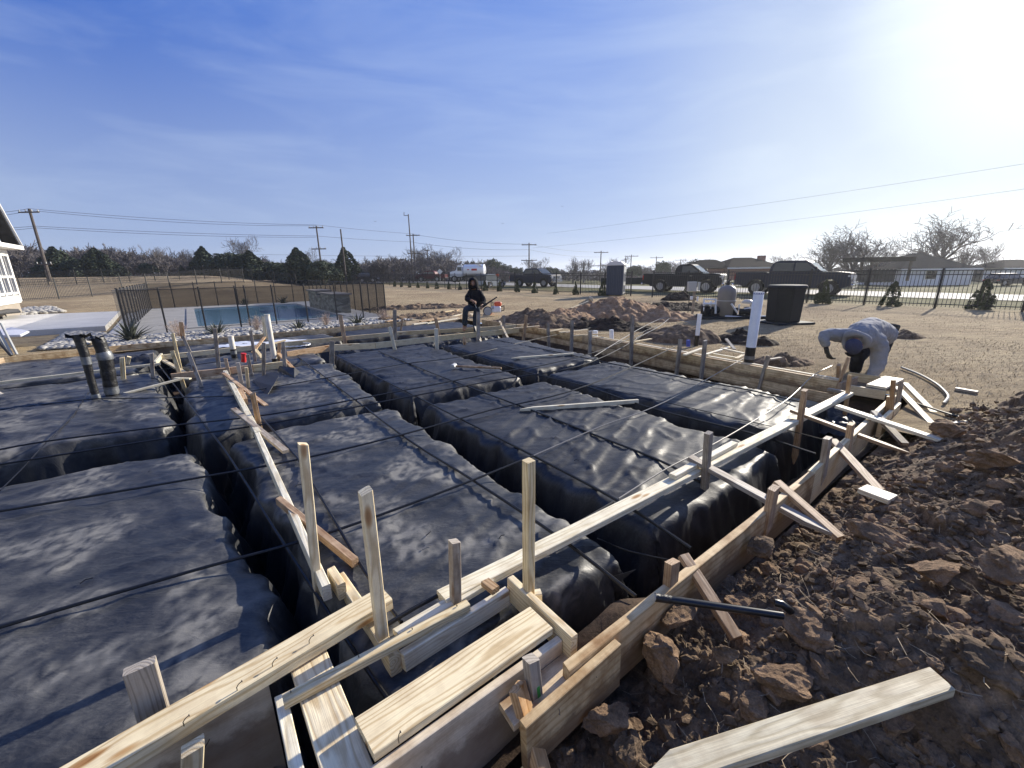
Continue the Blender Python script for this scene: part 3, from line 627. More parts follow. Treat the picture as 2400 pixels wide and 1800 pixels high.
for i in range(520):
    uu = rg.uniform(-.6, 3.4) if i < 330 else rg.uniform(1.5, 5.6); vv = rg.uniform(-1.5, -.2) if i < 330 else rg.uniform(-2.2, -.35); w = iv2.copy(); s = .016*(4.2**rg.random())
    for c_ in range(11): d = rg.normal(size=3); d /= np.linalg.norm(d); q = w@d; w = w-np.outer(np.maximum(q-rg.uniform(.4, .75), 0), d)
    w = w+iv2*(.17*fbm(w[:, 0]*2.4, w[:, 1]*2.4, w[:, 2]*2.4+i, 4, i, .6))[:, None]; w = w*np.array([s*rg.uniform(.9, 1.5), s, s*rg.uniform(.6, .95)]); ay, ax = rg.uniform(0, 6.28), rg.uniform(-.5, .5)
    w = w@np.array(Matrix.Rotation(ay, 3, 'Z') @ Matrix.Rotation(ax, 3, 'X')).T; x, y = UVW(uu, vv); V.append(w+np.array([x, y, dz_at(uu, vv)+s*.15])); Fa.append(if2+k); k += len(iv2)
tag(raw_mesh('broken_clay', np.concatenate(V), np.concatenate(Fa), M['clod']), 'fist-sized broken lumps of clay scattered over the dirt', 'dirt', kind='stuff')
# the big clods, one by one
iv3, if3 = ico(4)
def clod(name, label, px, py, z, size, yaw=0, tilt=(0, 0), seed=0, mat='clod', cuts=9, sink=.35, group=None):
    rg = np.random.default_rng(seed+500); w = iv3.copy()
    for i in range(cuts):
        d = rg.normal(size=3); d /= np.linalg.norm(d); t = rg.uniform(.40, .72); q = w@d; w = w-np.outer(np.maximum(q-t, 0), d)
    nrm = iv3; q = fbm(w[:, 0]*1.7+seed*3, w[:, 1]*1.7, w[:, 2]*1.7, 5, seed, .55); rr = 1-np.abs(vnoise(w[:, 0]*3.2, w[:, 1]*3.2, w[:, 2]*3.2, seed+2))
    w = w+nrm*(.13*q-.10*np.clip(rr-.8, 0, 1)*4*.3)[:, None]+nrm*(.06*fbm(w[:, 0]*5, w[:, 1]*5, w[:, 2]*5, 5, seed+9, .62))[:, None]
    w = w*np.array(size)/2
    R = (Matrix.Rotation(yaw, 3, 'Z') @ Matrix.Rotation(tilt[0], 3, 'X') @ Matrix.Rotation(tilt[1], 3, 'Y')); w = w@np.array(R).T
    w = w*.88; c = P(px, py, z); o = raw_mesh(name, w, if3, M[mat]); o.location = c; return tag(o, label, 'dirt clod', group)
CG = 'large clods of dug clay'
clod('clay_clod', 'blocky tan-topped clod beside the near form, below the black pipe', 1560, 1535, -.02, (.26, .24, .24), .6, (.1, .1), 1, group=CG)
clod('clay_clod', 'wide pale clod with a lit top edge near the doubled form board', 1415, 1690, -.12, (.26, .15, .15), .35, (.1, -.1), 2, group=CG)
clod('clay_clod', 'flat clod leaning on the form under the end of the black pipe', 1590, 1445, .00, (.30, .16, .11), .6, (.2, 0), 3, group=CG)
clod('clay_clod', 'long slab of clay tipped up between the lying block and the braces', 2060, 1258, .10, (.50, .20, .16), -.75, (.25, .2), 4, group=CG, cuts=12)
clod('clay_clod', 'rounded pale clod where the black pipe enters the dirt', 1905, 1475, .06, (.26, .24, .17), .3, (0, .1), 5, group=CG)
clod('clay_clod', 'low pale clod left of the bottom plank end', 1850, 1590, .0, (.30, .18, .15), -.2, (0, .1), 6, group=CG)
clod('clay_clod', 'dark rounded clod in the hollow at the right', 1700, 1530, -.03, (.13, .12, .10), 0, (0, 0), 7, 'dirt', group=CG)
clod('clay_clod', 'angular clod close behind the bottom plank', 1775, 1655, -.05, (.16, .13, .12), .4, (.1, 0), 8, group=CG)
clod('clay_clod', 'brown clod at the top of the right-hand heap', 2330, 1075, .30, (.50, .32, .20), .2, (0, .1), 9, group=CG)
clod('clay_clod', 'orange-brown clod low on the right edge of the photo', 2370, 1325, .28, (.36, .25, .16), .5, (.1, 0), 10, 'clod', group=CG)
clod('clay_clod', 'humped clod above the middle of the dirt heap', 2120, 1420, .13, (.30, .22, .16), -.4, (.1, .1), 11, group=CG)
clod('clay_clod', 'gray cracked clod against the outside of the form below the long gray brace', 1790, 1290, .02, (.24, .18, .16), .6, (0, 0), 12, 'dirt', group=CG)
clod('clay_clod', 'red-brown clod sloping up between two dirt heaps', 2190, 1340, .18, (.36, .20, .13), .1, (.2, 0), 13, group=CG)
clod('clay_clod', 'dark clod under the near corner at the foot of the leaning stud', 1320, 1775, -.22, (.14, .12, .10), .2, (0, 0), 14, 'dirt', group=CG)
clod('clay_clod', 'small tan clod right of the black pipe end', 1990, 1395, .08, (.20, .14, .12), .8, (0, .2), 15, group=CG)
clod('clay_clod', 'dark heap clod behind the lying square plank on the lawn', 2230, 1010, .16, (.46, .30, .22), .1, (0, 0), 16, group=CG)
clod('clay_clod', 'pale-edged clod below the far end of the bottom plank', 2100, 1700, .02, (.22, .14, .12), .3, (0, 0), 17, group=CG)
clod('clay_clod', 'broad dark clod halfway up the right edge', 2330, 1560, .22, (.44, .30, .18), -.3, (0, .2), 18, 'dirt', group=CG)
clod('clay_clod', 'clod at the bottom edge of the photo right of the bottom plank', 2180, 1770, .0, (.20, .15, .12), .9, (0, 0), 19, group=CG)
clod('clay_clod', 'crumbly clod at the bottom edge left of the bottom plank', 1480, 1765, -.12, (.20, .14, .12), .5, (0, 0), 20, 'dirt', group=CG)
# roots and straw in the dug soil
rg = np.random.default_rng(31); V = []; Fq = []; k = 0
for i in range(1500):
    uu = rg.uniform(-.7, 3.4) if i < 900 else rg.uniform(1.5, 5.8); vv = rg.uniform(-1.5, -.14) if i < 900 else rg.uniform(-2.2, -.2); x, y = UVW(uu, vv); p = np.array([x, y, dz_at(uu, vv)+.004]); a = rg.uniform(0, 6.28); l = rg.uniform(.012, .05); w = rg.uniform(.0006, .0014); b = p.copy()
    for j in range(3):
        n_ = b+np.array([math.cos(a)*l, math.sin(a)*l, rg.uniform(-.2, .5)*l]); s_ = np.array([-math.sin(a), math.cos(a), .3])*w; V += [b-s_, b+s_, n_+s_, n_-s_]; Fq.append([k, k+1, k+2, k+3]); k += 4; b = n_; a += rg.uniform(-1, 1)
M['root'] = simple('dry_root', (.36, .28, .18), .9, 0, .3, 20)
tag(raw_mesh('roots', np.array(V), np.array(Fq), M['root']), 'fine dry roots and straw sticking out of the dug clay', 'roots', kind='stuff')
# ---------------------------------------------------------------- boards, stakes and braces
ZF = 0.12
def plank(name, label, cat, p0, p1, w, h, mat='pine', group=None, point=None, twist=0.0, top=True, bow=0.0, seed=0):
    """board from p0 to p1 (centre line of its top face); w across, h downwards"""
    p0, p1 = Vector(p0), Vector(p1); d = p1-p0; L = d.length; x = d.normalized()
    up = Vector((0, 0, 1)) if abs(x.z) < .95 else Vector((AU.x, AU.y, 0))
    y = up.cross(x).normalized(); z = x.cross(y)
    R = Matrix((x, y, z)).transposed() @ Matrix.Rotation(twist, 3, 'X')
    c = min(.004, w*.08, h*.08); prof = [(-w/2+c, 0), (w/2-c, 0), (w/2, -c), (w/2, -h+c), (w/2-c, -h), (-w/2+c, -h), (-w/2, -h+c), (-w/2, -c)]
    n = max(2, int(L/.25)+1); xs = [L*(i/(n-1)-.5) for i in range(n)]; vs = []; rg = random.Random(seed+len(label)*7+int(L*1000))
    tp = min(.16, L*.25)
    if point == 'end': xs = xs[:-1]; xs = [q for q in xs if q < L/2-tp-.01]+[L/2-tp, L/2]
    if point == 'start': xs = [-L/2, -L/2+tp]+[q for q in xs if q > -L/2+tp+.01]
    n = len(xs); j1 = rg.uniform(-.006, .006)
    for i, q in enumerate(xs):
        s = 1.0; sh = 0
        if (point == 'end' and i == n-1) or (point == 'start' and i == 0): s = .12; sh = w*.25
        b = bow*(1-(2*q/L)**2)
        for a, e in prof:
            ex = (j1*a/w*2 if i == 0 else 0)
            vs.append((q+ex, a*s+sh, e*(.6 if s < 1 else 1)+(-.2*h if s < 1 else 0)+b))
    fs = [tuple(range(7, -1, -1)), tuple(range((n-1)*8, n*8))]
    for i in range(n-1):
        for k in range(8): a = i*8+k; b = i*8+(k+1) % 8; fs.append((a, b, b+8, a+8))
    o = mesh_obj(name, vs, fs, M[mat]); bm = bmesh.new(); bm.from_mesh(o.data); bmesh.ops.recalc_face_normals(bm, faces=bm.faces[:]); bm.to_mesh(o.data); bm.free()
    o.matrix_world = Matrix.Translation((p0+p1)/2) @ R.to_4x4()
    return tag(o, label, cat, group)
def nail(parent, wp, d, L=.035, bend=.02):
    """bent nail standing in a board; wp world point, d world direction"""
    inv = parent.matrix_world.inverted(); a = Vector(wp); d = Vector(d).normalized(); s = d.orthogonal().normalized()
    pts = [a-d*.004, a+d*L*.5, a+d*L*.85+s*bend*.4, a+d*L+s*bend]
    m = MB(); m.tube([inv @ p for p in pts], .0016, 6); m.tube([inv @ (pts[-1]-s*.001), inv @ (pts[-1]+s*.0015)], .0038, 8); return m.build('nail', M['steel'], parent)
def stake(label, xb, yb, zb, xt, yt, w=.043, d=.043, mat='tan', ext=.25, yaw=0.0, group='wooden stakes in the formwork', tip=False, name='stake', Yt=None):
    B = P(xb, yb, zb); T = PY(xt, yt, B.y if Yt is None else Yt); x = (T-B).normalized(); E = B-x*ext
    L = (T-E).length; c = .003
    prof = [(-w/2+c, -d/2), (w/2-c, -d/2), (w/2, -d/2+c), (w/2, d/2-c), (w/2-c, d/2), (-w/2+c, d/2), (-w/2, d/2-c), (-w/2, -d/2+c)]
    rg = random.Random(int(xb*13+yb)); sl = rg.uniform(-.01, .01); vs = []; zs = [-L/2, -L/2+.1, 0, L/2]
    for i, q in enumerate(zs):
        s = .2 if i == 0 else 1
        for a, b in prof: vs.append((q+(sl*a/w*2+.5*sl*b/d if i == 3 else 0), a*s, b*s))
    fs = [tuple(range(7, -1, -1)), tuple(range(24, 32))]+[(i*8+k, i*8+(k+1) % 8, (i+1)*8+(k+1) % 8, (i+1)*8+k) for i in range(3) for k in range(8)]
    o = mesh_obj(name, vs, fs, M[mat]); bm = bmesh.new(); bm.from_mesh(o.data); bmesh.ops.recalc_face_normals(bm, faces=bm.faces[:]); bm.to_mesh(o.data); bm.free()
    h = Vector((math.cos(A37+yaw), math.sin(A37+yaw), 0)); y = (h-x*h.dot(x)).normalized(); z = x.cross(y)
    o.matrix_world = Matrix.Translation((T+E)/2) @ Matrix((x, y, z)).transposed().to_4x4()
    return tag(o, label, 'stake', group)
FB = 'form_board'; FG = 'long boards forming the slab edge'; BG = 'diagonal braces propping the forms'; LG = 'loose boards lying about the site'
def on(x, y, z=ZF): return P(x, y, z)
# near left: two-by-four nailed flat on the form, and the form below it
b1 = plank(FB, 'pale two-by-four with a big knot and bent nails running into the lower left corner', 'board', P(250, 1768, .175)+(P(250, 1768, .175)-P(905, 1388, .175)).normalized()*1.6, P(905, 1388, .175), .112, .058, 'pine', 'boards of the near formwork', seed=1)
for px, py in ((431, 1700), (556, 1618), (639, 1562), (725, 1508)): nail(b1, P(px, py, .175), (.1, -.1, 1), .03, .018)
f1 = plank(FB, 'tan shaded form panel under the knotty two-by-four, going down into the dirt', 'form board', G(-3.2, .575, .105), G(-.95, .575, .105), .022, .50, 'ply', FG, seed=2)
nail(f1, G(-1.15, .564, .0), (.2, -1, .1), .03, .01)
b2 = plank(FB, 'wide flat board streaked with sap, lying across the near trench to the bottom edge', 'board', P(722, 1540, .108), G(-.79, -.22, .108), .135, .036, 'pine', 'boards of the near formwork', seed=33)
b3 = plank(FB, 'narrow gray-white board beside the wide sap-streaked board', 'board', P(657, 1628, .10), G(-.925, -.2, .10), .04, .036, 'pine_pale', 'boards of the near formwork', seed=4)
b4 = plank(FB, 'straight-grained two-by-two nailed over the wide board, parallel to the long beam', 'board', P(662, 1636, .150), P(1097, 1410, .150), .040, .038, 'pine', 'boards of the near formwork', seed=5)
for q in (.12, .38, .62, .85):
    w0 = b4.matrix_world @ Vector((( q-.5)*.92, .004, 0)); nail(b4, w0, (0, 0, 1), .006, 0)
b5 = plank(FB, 'wide board with a round knot and saw marks, lying on top of the near form', 'board', G(-.73, .118, .158), G(.035, .128, .158), .15, .036, 'pine', 'boards of the near formwork', seed=6)
b6 = plank(FB, 'dusty form board under the wide knotty board at the bottom edge', 'form board', G(-.95, .03, .118), G(.052, .028, .118), .032, .42, 'ply', FG, seed=7)
for px, py, dz in ((935, 1740, .05), (1105, 1680, -.02), (985, 1775, -.01)): nail(b6, P(px, py, ZF+dz-.1) if dz < 0 else P(px, py, .16), (.5, -1, .2) if dz < 0 else (0, -.1, 1), .04, .01)
b7 = plank(FB, 'short two-by-six on edge closing the end of the knotty board', 'board', G(.075, .40, .165), G(.075, -.035, .165), .036, .13, 'pine', 'boards of the near formwork', seed=8)
b8 = plank(FB, 'board on edge with a dark oval knot under the long beam', 'board', P(940, 1530, .085), P(1188, 1378, .115), .034, .095, 'pine_pale', 'boards of the near formwork', seed=9)
plank('wood_block', 'short orange wood block sitting across the long pale beam', 'block', P(1137, 1358, .165), P(1162, 1378, .165), .045, .03, 'tan', seed=10)
plank('wood_block', 'small square block nailed behind the tall square stake', 'block', P(1225, 1392, .13), P(1268, 1385, .13), .04, .05, 'pine_pale', seed=12)
# the long pale beam above the trenches
plank(FB, 'long pale two-by-four beam running diagonally over the plastic to the far corner box', 'beam', P(1035, 1395, .135), P(1990, 918, .135), .092, .044, 'pine_pale', 'beams spanning the pads', seed=13)
plank(FB, 'short splice board with nails laid on the long pale beam', 'board', P(1576, 1112, .172), P(1722, 1035, .172), .055, .034, 'pine_pale', 'beams spanning the pads', seed=14)
plank(FB, 'near end piece of the long beam, half hidden behind the nailed two-by-two', 'beam', P(930, 1482, .12), P(1150, 1352, .128), .060, .030, 'pine_pale', 'beams spanning the pads', seed=15)
# cross beam over the near trench
plank(FB, 'stubby two-by-four sloping under the nailed two-by-two, with a cracked end grain face', 'beam', P(795, 1345, .08), P(925, 1535, .09), .05, .10, 'pine', 'beams spanning the pads', seed=16)
plank(FB, 'upright offcut with striped end grain beside the near end of the diagonal beam', 'block', P(775, 1330, .14), P(800, 1368, .14), .040, .09, 'pine', seed=17)
plank(FB, 'long pale two-by-four running from the near corner up to the stake cluster, near half', 'beam', P(600, 1008, .145), P(764, 1372, .145), .040, .085, 'pine_pale', 'beams spanning the pads', seed=18)
plank(FB, 'long pale two-by-four running from the near corner up to the stake cluster, far half', 'beam', P(527, 868, .15), P(604, 1012, .15), .055, .070, 'pine_pale', 'beams spanning the pads', seed=19)
plank('brace', 'cracked board crossing under the square stake beside the diagonal beam', 'brace', P(652, 1165, .165), P(832, 1310, .10), .04, .05, 'tan', BG, seed=20)
plank('brace', 'weathered board with a rusty stain crossing over the diagonal beam', 'brace', P(547, 956, .20), P(670, 1055, .10), .055, .03, 'gray', BG, seed=21)
plank('brace', 'thin pale lath from the far end of the diagonal beam down to the plastic', 'brace', P(522, 872, .22), P(624, 949, .03), .050, .022, 'tan', BG, seed=22)
plank('wood_block', 'square orange block at the side of the diagonal beam', 'block', P(560, 910, .12), P(572, 935, .12), .075, .08, 'tan', seed=23)
# stakes near
stake('short thick weathered stake at the lower left, behind the knotty two-by-four', 355, 1655, .13, 327, 1560, .085, .038, 'gray')
stake('splintered pale stake end below the knotty two-by-four at the bottom edge', 450, 1800, .02, 452, 1748, .06, .04, 'pine')
stake('tall clean square stake in the very middle of the near beam', 1239, 1405, .10, 1239, 1079, .043, .043, 'pine')
stake('tall clean square stake left of the middle, above the near trench', 895, 1484, .10, 856, 1150, .046, .046, 'pine')
stake('slim square stake standing by the near end of the diagonal beam', 745, 1380, .02, 710, 1040, .040, .046, 'pine', ext=.45)
stake('short brown square stake between the two tall square stakes', 1068, 1408, .12, 1065, 1268, .043, .043, 'gray')
s7 = stake('rough brown stake with a green paint mark at the near form', 1252, 1620, .06, 1244, 1543, .05, .046, 'gray', ext=.2)
m = MB(); m.box((0, 0, 0), (.05, .0135, .0012)); gp = m.build('paint_mark', M['green'], s7); gp.location = (.035, .004, -.0236)
plank('brace', 'nail-pocked stud leaning outward against the near form at the bottom edge', 'brace', P(1222, 1610, .140), P(1300, 1880, -.24), .070, .036, 'tan', BG, seed=30, twist=-.35)
plank('wood_block', 'bright splinter of wood stuck in the dirt at the bottom edge', 'offcut', P(1220, 1800, -.2), P(1240, 1775, -.1), .03, .02, 'pine', seed=31)
stake('orange two-by-four stake with a chewed top at the near end of the right-hand form', 1566, 1420, -.02, 1576, 1316, .075, .04, 'tan', ext=.1)
plank('brace', 'brown brace leaning from the chewed-top stake down to the dirt', 'brace', P(1604, 1298, .15), P(1730, 1492, -.03), .058, .032, 'tan', BG, seed=32)
# right-hand form
plank(FB, 'long knotty form board along the dug dirt, behind the black pipe end', 'form board', G(-.02, -.085, ZF), G(2.55, -.070, ZF), .044, .29, 'form', FG, seed=40)
plank(FB, 'long sunlit form board from the gray brace to the middle right stake', 'form board', G(2.552, -.062, ZF+.004), G(4.35, .005, ZF+.004), .044, .29, 'pine', FG, seed=41)
plank(FB, 'far short form board ending at the corner box', 'form board', G(4.352, .015, ZF), G(5.55, .06, ZF), .044, .27, 'pine', FG, seed=42)
plank(FB, 'sunlit board lapped against the outside of the form near the far braces', 'form board', G(4.5, -.055, ZF-.03), G(5.35, -.03, ZF-.03), .036, .2, 'pine', FG, seed=43)
fo = plank(FB, 'outer form board with a round knot, lapped outside the near end of the form', 'form board', G(-.27, -.128, .085), G(.24, -.125, .105), .036, .23, 'form', FG, seed=44)
nail(fo, P(1305, 1655, .04), (.5, -1, .3), .03, .01); nail(fo, P(1390, 1570, .04), (.5, -1, .3), .03, .01)
plank(FB, 'shadowed board forming the floor of the corner notch beside the painted stake', 'form board', G(-.28, -.045, .05), G(.10, -.04, .05), .10, .03, 'form', FG, seed=45)
stake('dark weathered upright crossing the long beam at the gray brace', 1650, 1165, -.08, 1661, 1014, .056, .043, 'gray')
stake('orange stake on the outside of the form at the long gray brace', 1796, 1235, .0, 1814, 1143, .078, .042, 'tan', ext=.1)
stake('grayish stake with a clean top in the middle of the sunlit form', 1926, 1115, .0, 1940, 1026, .078, .042, 'gray', ext=.1)
stake('tan stake just beyond the middle of the sunlit form, at the thin cross brace', 1986, 1050, .02, 1995, 993, .078, .042, 'tan', ext=.1)
stake('stake standing in the trench at the far third of the long beam', 1868, 1035, -.1, 1886, 914, .062, .043, 'tan')
stake('stake at the near left corner of the corner box', 1984, 943, .02, 1992, 879, .05, .038, 'tan')
stake('stake on the outer side of the corner box, nearest the braces', 2088, 978, .0, 2094, 891, .045, .038, 'tan', ext=.1)
stake('short stake beside the outer corner of the corner box', 2077, 976, .0, 2084, 929, .05, .038, 'tan', ext=.1)
stake('stake at the outer far corner of the corner box', 2103, 955, .0, 2112, 895, .05, .038, 'gray', ext=.1)
stake('upright stud just in front of the stooping worker', 1964, 915, -.05, 1966, 855, .055, .038, 'tan')
stake('long stud tilted in front of the stooping worker', 1955, 930, -.1, 1989, 838, .06, .03, 'tan')
plank('brace', 'long gray board crossing from the long beam over the form to the dirt', 'brace', P(1618, 1068, .205), P(1962, 1255, .02), .075, .034, 'gray', BG, point='end', seed=50)
plank('brace', 'brown brace meeting the tip of the long gray board', 'brace', P(1822, 1126, .165), P(1972, 1257, .01), .066, .034, 'tan', BG, seed=51)
plank('brace', 'reddish brace running down from the middle stake to the lying block', 'brace', P(1952, 1028, .15), P(2062, 1146, .02), .070, .032, 'tan', BG, seed=52)
plank('brace', 'thin tan cross brace with a pointed tip, from the long beam over the form', 'brace', P(1853, 958, .215), P(2132, 1060, .03), .062, .03, 'tan', BG, point='end', seed=53)
plank('brace', 'long pale board lying from the corner box over the dirt heap', 'brace', P(1963, 949, .20), P(2232, 1037, .10), .085, .03, 'pine_pale', BG, seed=54)
plank('brace', 'pale board tip poking out of the dirt beyond the heap', 'board', P(2235, 1040, .08), P(2284, 1052, .06), .05, .02, 'pine_pale', LG, seed=55)
plank('brace', 'short brown brace crossing the long pale board', 'brace', P(2049, 962, .17), P(2122, 1038, .02), .066, .03, 'gray', BG, seed=56)
plank('brace', 'inner pale brace from the corner box down to the lawn', 'brace', P(2102, 905, .14), P(2184, 991, .0), .065, .028, 'pine', BG, seed=57)
plank('brace', 'outer pale brace from the corner box down to the lawn', 'brace', P(2121, 896, .14), P(2189, 965, .0), .065, .028, 'pine', BG, seed=58)
plank('wood_block', 'pale square block lying flat on the dirt beside the reddish brace', 'block', P(2022, 1140, .075), P(2094, 1166, .075), .135, .035, 'pine_pale', seed=59)
plank('board', 'pointed two-by-four lying in the bottom right foreground', 'board', P(2208, 1588, .20), P(1475, 1828, .16), .085, .038, 'pine_dull', LG, point='end', seed=60)
plank('board', 'pointed pale board lying on the lawn beyond the braces', 'board', P(2359, 981, .04), P(2190, 992, .03), .05, .038, 'gray', LG, point='end', seed=61)
plank('wood_block', 'short gray offcut on the lawn at the far right', 'offcut', P(2240, 908, .04), P(2292, 917, .04), .07, .035, 'gray', LG, seed=62)
plank('board', 'pointed two-by-four lying on the middle plastic pad', 'board', P(1496, 936, .085), P(1218, 956, .075), .036, .045, 'pine_pale', LG, point='end', seed=63)
plank('board', 'short thin board lying on the plastic below the far right stakes', 'board', P(1345, 827, .09), P(1198, 838, .08), .04, .03, 'pine_pale', LG, point='end', seed=64)
# corner box
plank(FB, 'straight-grained front board of the corner box', 'form board', P(1990, 902, .125), P(2077, 916, .125), .036, .115, 'pine', 'boards of the corner box', seed=70)
plank(FB, 'sunlit flat board on top of the corner box', 'board', P(2054, 904, .165), P(2096, 884, .165), .20, .03, 'pine_pale', 'boards of the corner box', seed=71)
plank(FB, 'back board of the corner box reaching under the worker', 'form board', P(1990, 872, .12), P(2118, 890, .12), .036, .16, 'pine', 'boards of the corner box', seed=72)
plank(FB, 'left side board of the corner box', 'form board', P(1968, 898, .13), P(2010, 882, .13), .03, .14, 'tan', 'boards of the corner box', seed=73)
plank(FB, 'short end board where the long beam meets the corner box', 'form board', P(1942, 909, .145), P(1978, 916, .145), .04, .035, 'gray', 'boards of the corner box', seed=74)
# right back form, two boards high, doubled
RB = [(1130, 749), (1233, 764), (1366, 786), (1482, 806), (1660, 838), (1968, 893)]
lab = ['far end beyond the standing worker', 'below the orange dirt pile', 'under the crossing laths', 'by the dark dirt heap', 'beside the thick white pipe']
for i in range(5):
    a, b = P(*RB[i], ZF), P(*RB[i+1], ZF)
    plank(FB, 'upper board of the far right form, '+lab[i], 'form board', a, b, .038, .19, 'form', FG, seed=80+i)
    plank(FB, 'lower board of the far right form, '+lab[i], 'form board', a-Vector((.004, .004, .196)), b-Vector((.004, .004, .196)), .036, .17, 'form', FG, seed=90+i)
    if i > 1:
        d = Vector((.07, .055, .0)); plank(FB, 'pale backing strip behind the far right form, '+lab[i], 'board', a+d+Vector((0, 0, .012)), b+d+Vector((0, 0, .012)), .05, .035, 'pine_pale', FG, seed=100+i)
for n, (xb, yb, xt, yt, mt, lb) in enumerate([
    (1479, 842, 1482, 740, 'gray', 'tall stake with crossing laths in the middle of the far right form'), (1339, 822, 1341, 751, 'gray', 'stake on the far right form left of the white pipe stubs'),
    (1286, 807, 1284, 758, 'gray', 'small stake on the far right form below the orange pile, leftmost of three'), (1382, 826, 1383, 776, 'gray', 'stake half hidden at the short white pipe stub'),
    (1587, 864, 1595, 795, 'gray', 'stake beside the blue can on the far right form'), (1644, 880, 1653, 798, 'gray', 'stake at the triangular frame right of the blue can'),
    (1227, 795, 1234, 739, 'tan', 'leaning stake at the meeting of the back beam and the far right form'), (1782, 903, 1801, 834, 'gray', 'stake just right of the thick white pipe'),
    (1181, 795, 1180, 739, 'gray', 'stake right of the pale leaning lath near the standing worker')]):
    stake(lb, xb, yb, -.16, xt, yt, .085, .038, mt, ext=.2)
plank('brace', 'pale lath leaning near the far right corner of the back beam', 'brace', P(1171, 752, .3), P(1191, 792, .0), .05, .02, 'pine', BG, seed=110)
for n, (x0, y0, x1, y1, z, mt, lb) in enumerate([
    (1204, 768, 1264, 763, .16, 'pine', 'thin board crossing the back beam end'), (1285, 776, 1318, 770, .16, 'pine', 'pale scrap on the far right form below the orange pile'),
    (1312, 778, 1378, 772, .17, 'pine', 'pale board lying across the corner of the far right form'), (1340, 786, 1430, 780, .16, 'pine', 'long pale lath lying along the far right form'),
    (1486, 800, 1526, 793, .17, 'pine', 'short board at the foot of the tall far stake'), (1604, 830, 1645, 815, .17, 'pine_pale', 'left bar of the triangular frame beside the blue can'),
    (1655, 829, 1712, 812, .17, 'pine_pale', 'upper bar of the triangular frame'), (1690, 815, 1745, 827, .18, 'pine_pale', 'right bar of the triangular frame'), (1660, 826, 1730, 838, .15, 'pine_pale', 'lower bar of the triangular frame'),
    (1725, 839, 1748, 828, .16, 'pine', 'end block of the triangular frame at the thick white pipe'), (1804, 841, 1830, 837, .15, 'gray', 'scrap board behind the thick white pipe')]):
    plank('board', lb, 'board', P(x0, y0, z), P(x1, y1, z), .055, .025, mt, LG, seed=120+n)
plank('board', 'weathered lath propped up behind the triangular frame', 'board', P(1702, 793, .3), P(1722, 818, .16), .06, .02, 'gray', LG, seed=140)
# back beams
RR = [(375, 832), (510, 818), (652, 803), (788, 790), (950, 776), (1110, 768), (1245, 758)]
rl = ['behind the wrapped pipes', 'behind the short white pipe', 'at the coiled wire', 'in front of the pool wall', 'before the worker', 'near the far corner']
for i in range(6): plank(FB, 'rear rail of the back beam, '+rl[i], 'beam', P(*RR[i], ZF), P(*RR[i+1], ZF), .038, .10, 'pine', 'rails of the back beam', seed=150+i)
FR = [(672, 824), (775, 808), (879, 803), (1034, 786), (1216, 768)]
fl = ['red-stained piece right of the pipe box', 'gray and tan spliced piece', 'piece right of the leaning lath', 'piece in front of the worker']
for i in range(4): plank(FB, 'front rail of the back beam, '+fl[i], 'beam', P(*FR[i], ZF), P(*FR[i+1], ZF), .038, .135, 'tan' if i < 1 else 'pine', 'rails of the back beam', seed=160+i)
plank(FB, 'knotty front board of the pipe box', 'beam', P(400, 876, ZF), P(592, 855, ZF), .038, .11, 'tan', 'rails of the back beam', seed=170)
plank(FB, 'pale right end of the pipe box front board', 'beam', P(592, 855, ZF+.003), P(669, 846, ZF+.003), .04, .12, 'pine', 'rails of the back beam', seed=171)
plank(FB, 'long thin rail from the left edge of the photo to the stub box', 'beam', P(-60, 901, ZF), P(376, 850, ZF), .038, .04, 'pine_pale', 'rails of the back beam', seed=172)
plank(FB, 'short board joining the stub box to the rear rail', 'beam', P(362, 848, ZF), P(378, 828, ZF), .038, .08, 'pine_pale', 'rails of the back beam', seed=173)
plank('board', 'pale board leaning across the left trench from the pipe box', 'board', P(289, 921, .03), P(425, 886, .11), .06, .025, 'pine_pale', LG, seed=174)
plank('board', 'pale board end sticking out by the left trench', 'board', P(410, 885, .11), P(446, 886, .10), .05, .02, 'pine_pale', LG, seed=175)
plank('board', 'short pointed board tip at the left edge below the long thin rail', 'board', P(-15, 914, .05), P(13, 929, .03), .05, .02, 'pine_pale', LG, seed=176)
plank('brace', 'pale stud slanting down to the pipe box from the stub box', 'brace', P(383, 843, .2), P(432, 871, .10), .06, .03, 'pine', BG, seed=177)
plank('board', 'pale board slanting behind the thick white pipe', 'board', P(635, 805, .22), P(668, 796, .26), .05, .03, 'pine', LG, seed=178)
plank('brace', 'brown brace from the pipe box down to the torn flap', 'brace', P(650, 824, .22), P(700, 876, .01), .06, .025, 'tan', BG, seed=179)
plank('brace', 'crossed lath behind the pipe box sloping down to the left', 'brace', P(620, 789, .3), P(592, 825, .12), .06, .02, 'tan', BG, seed=180)
plank('brace', 'crossed pale lath inside the pipe box sloping down to the right', 'brace', P(597, 816, .16), P(615, 838, .08), .06, .02, 'pine', BG, seed=181)
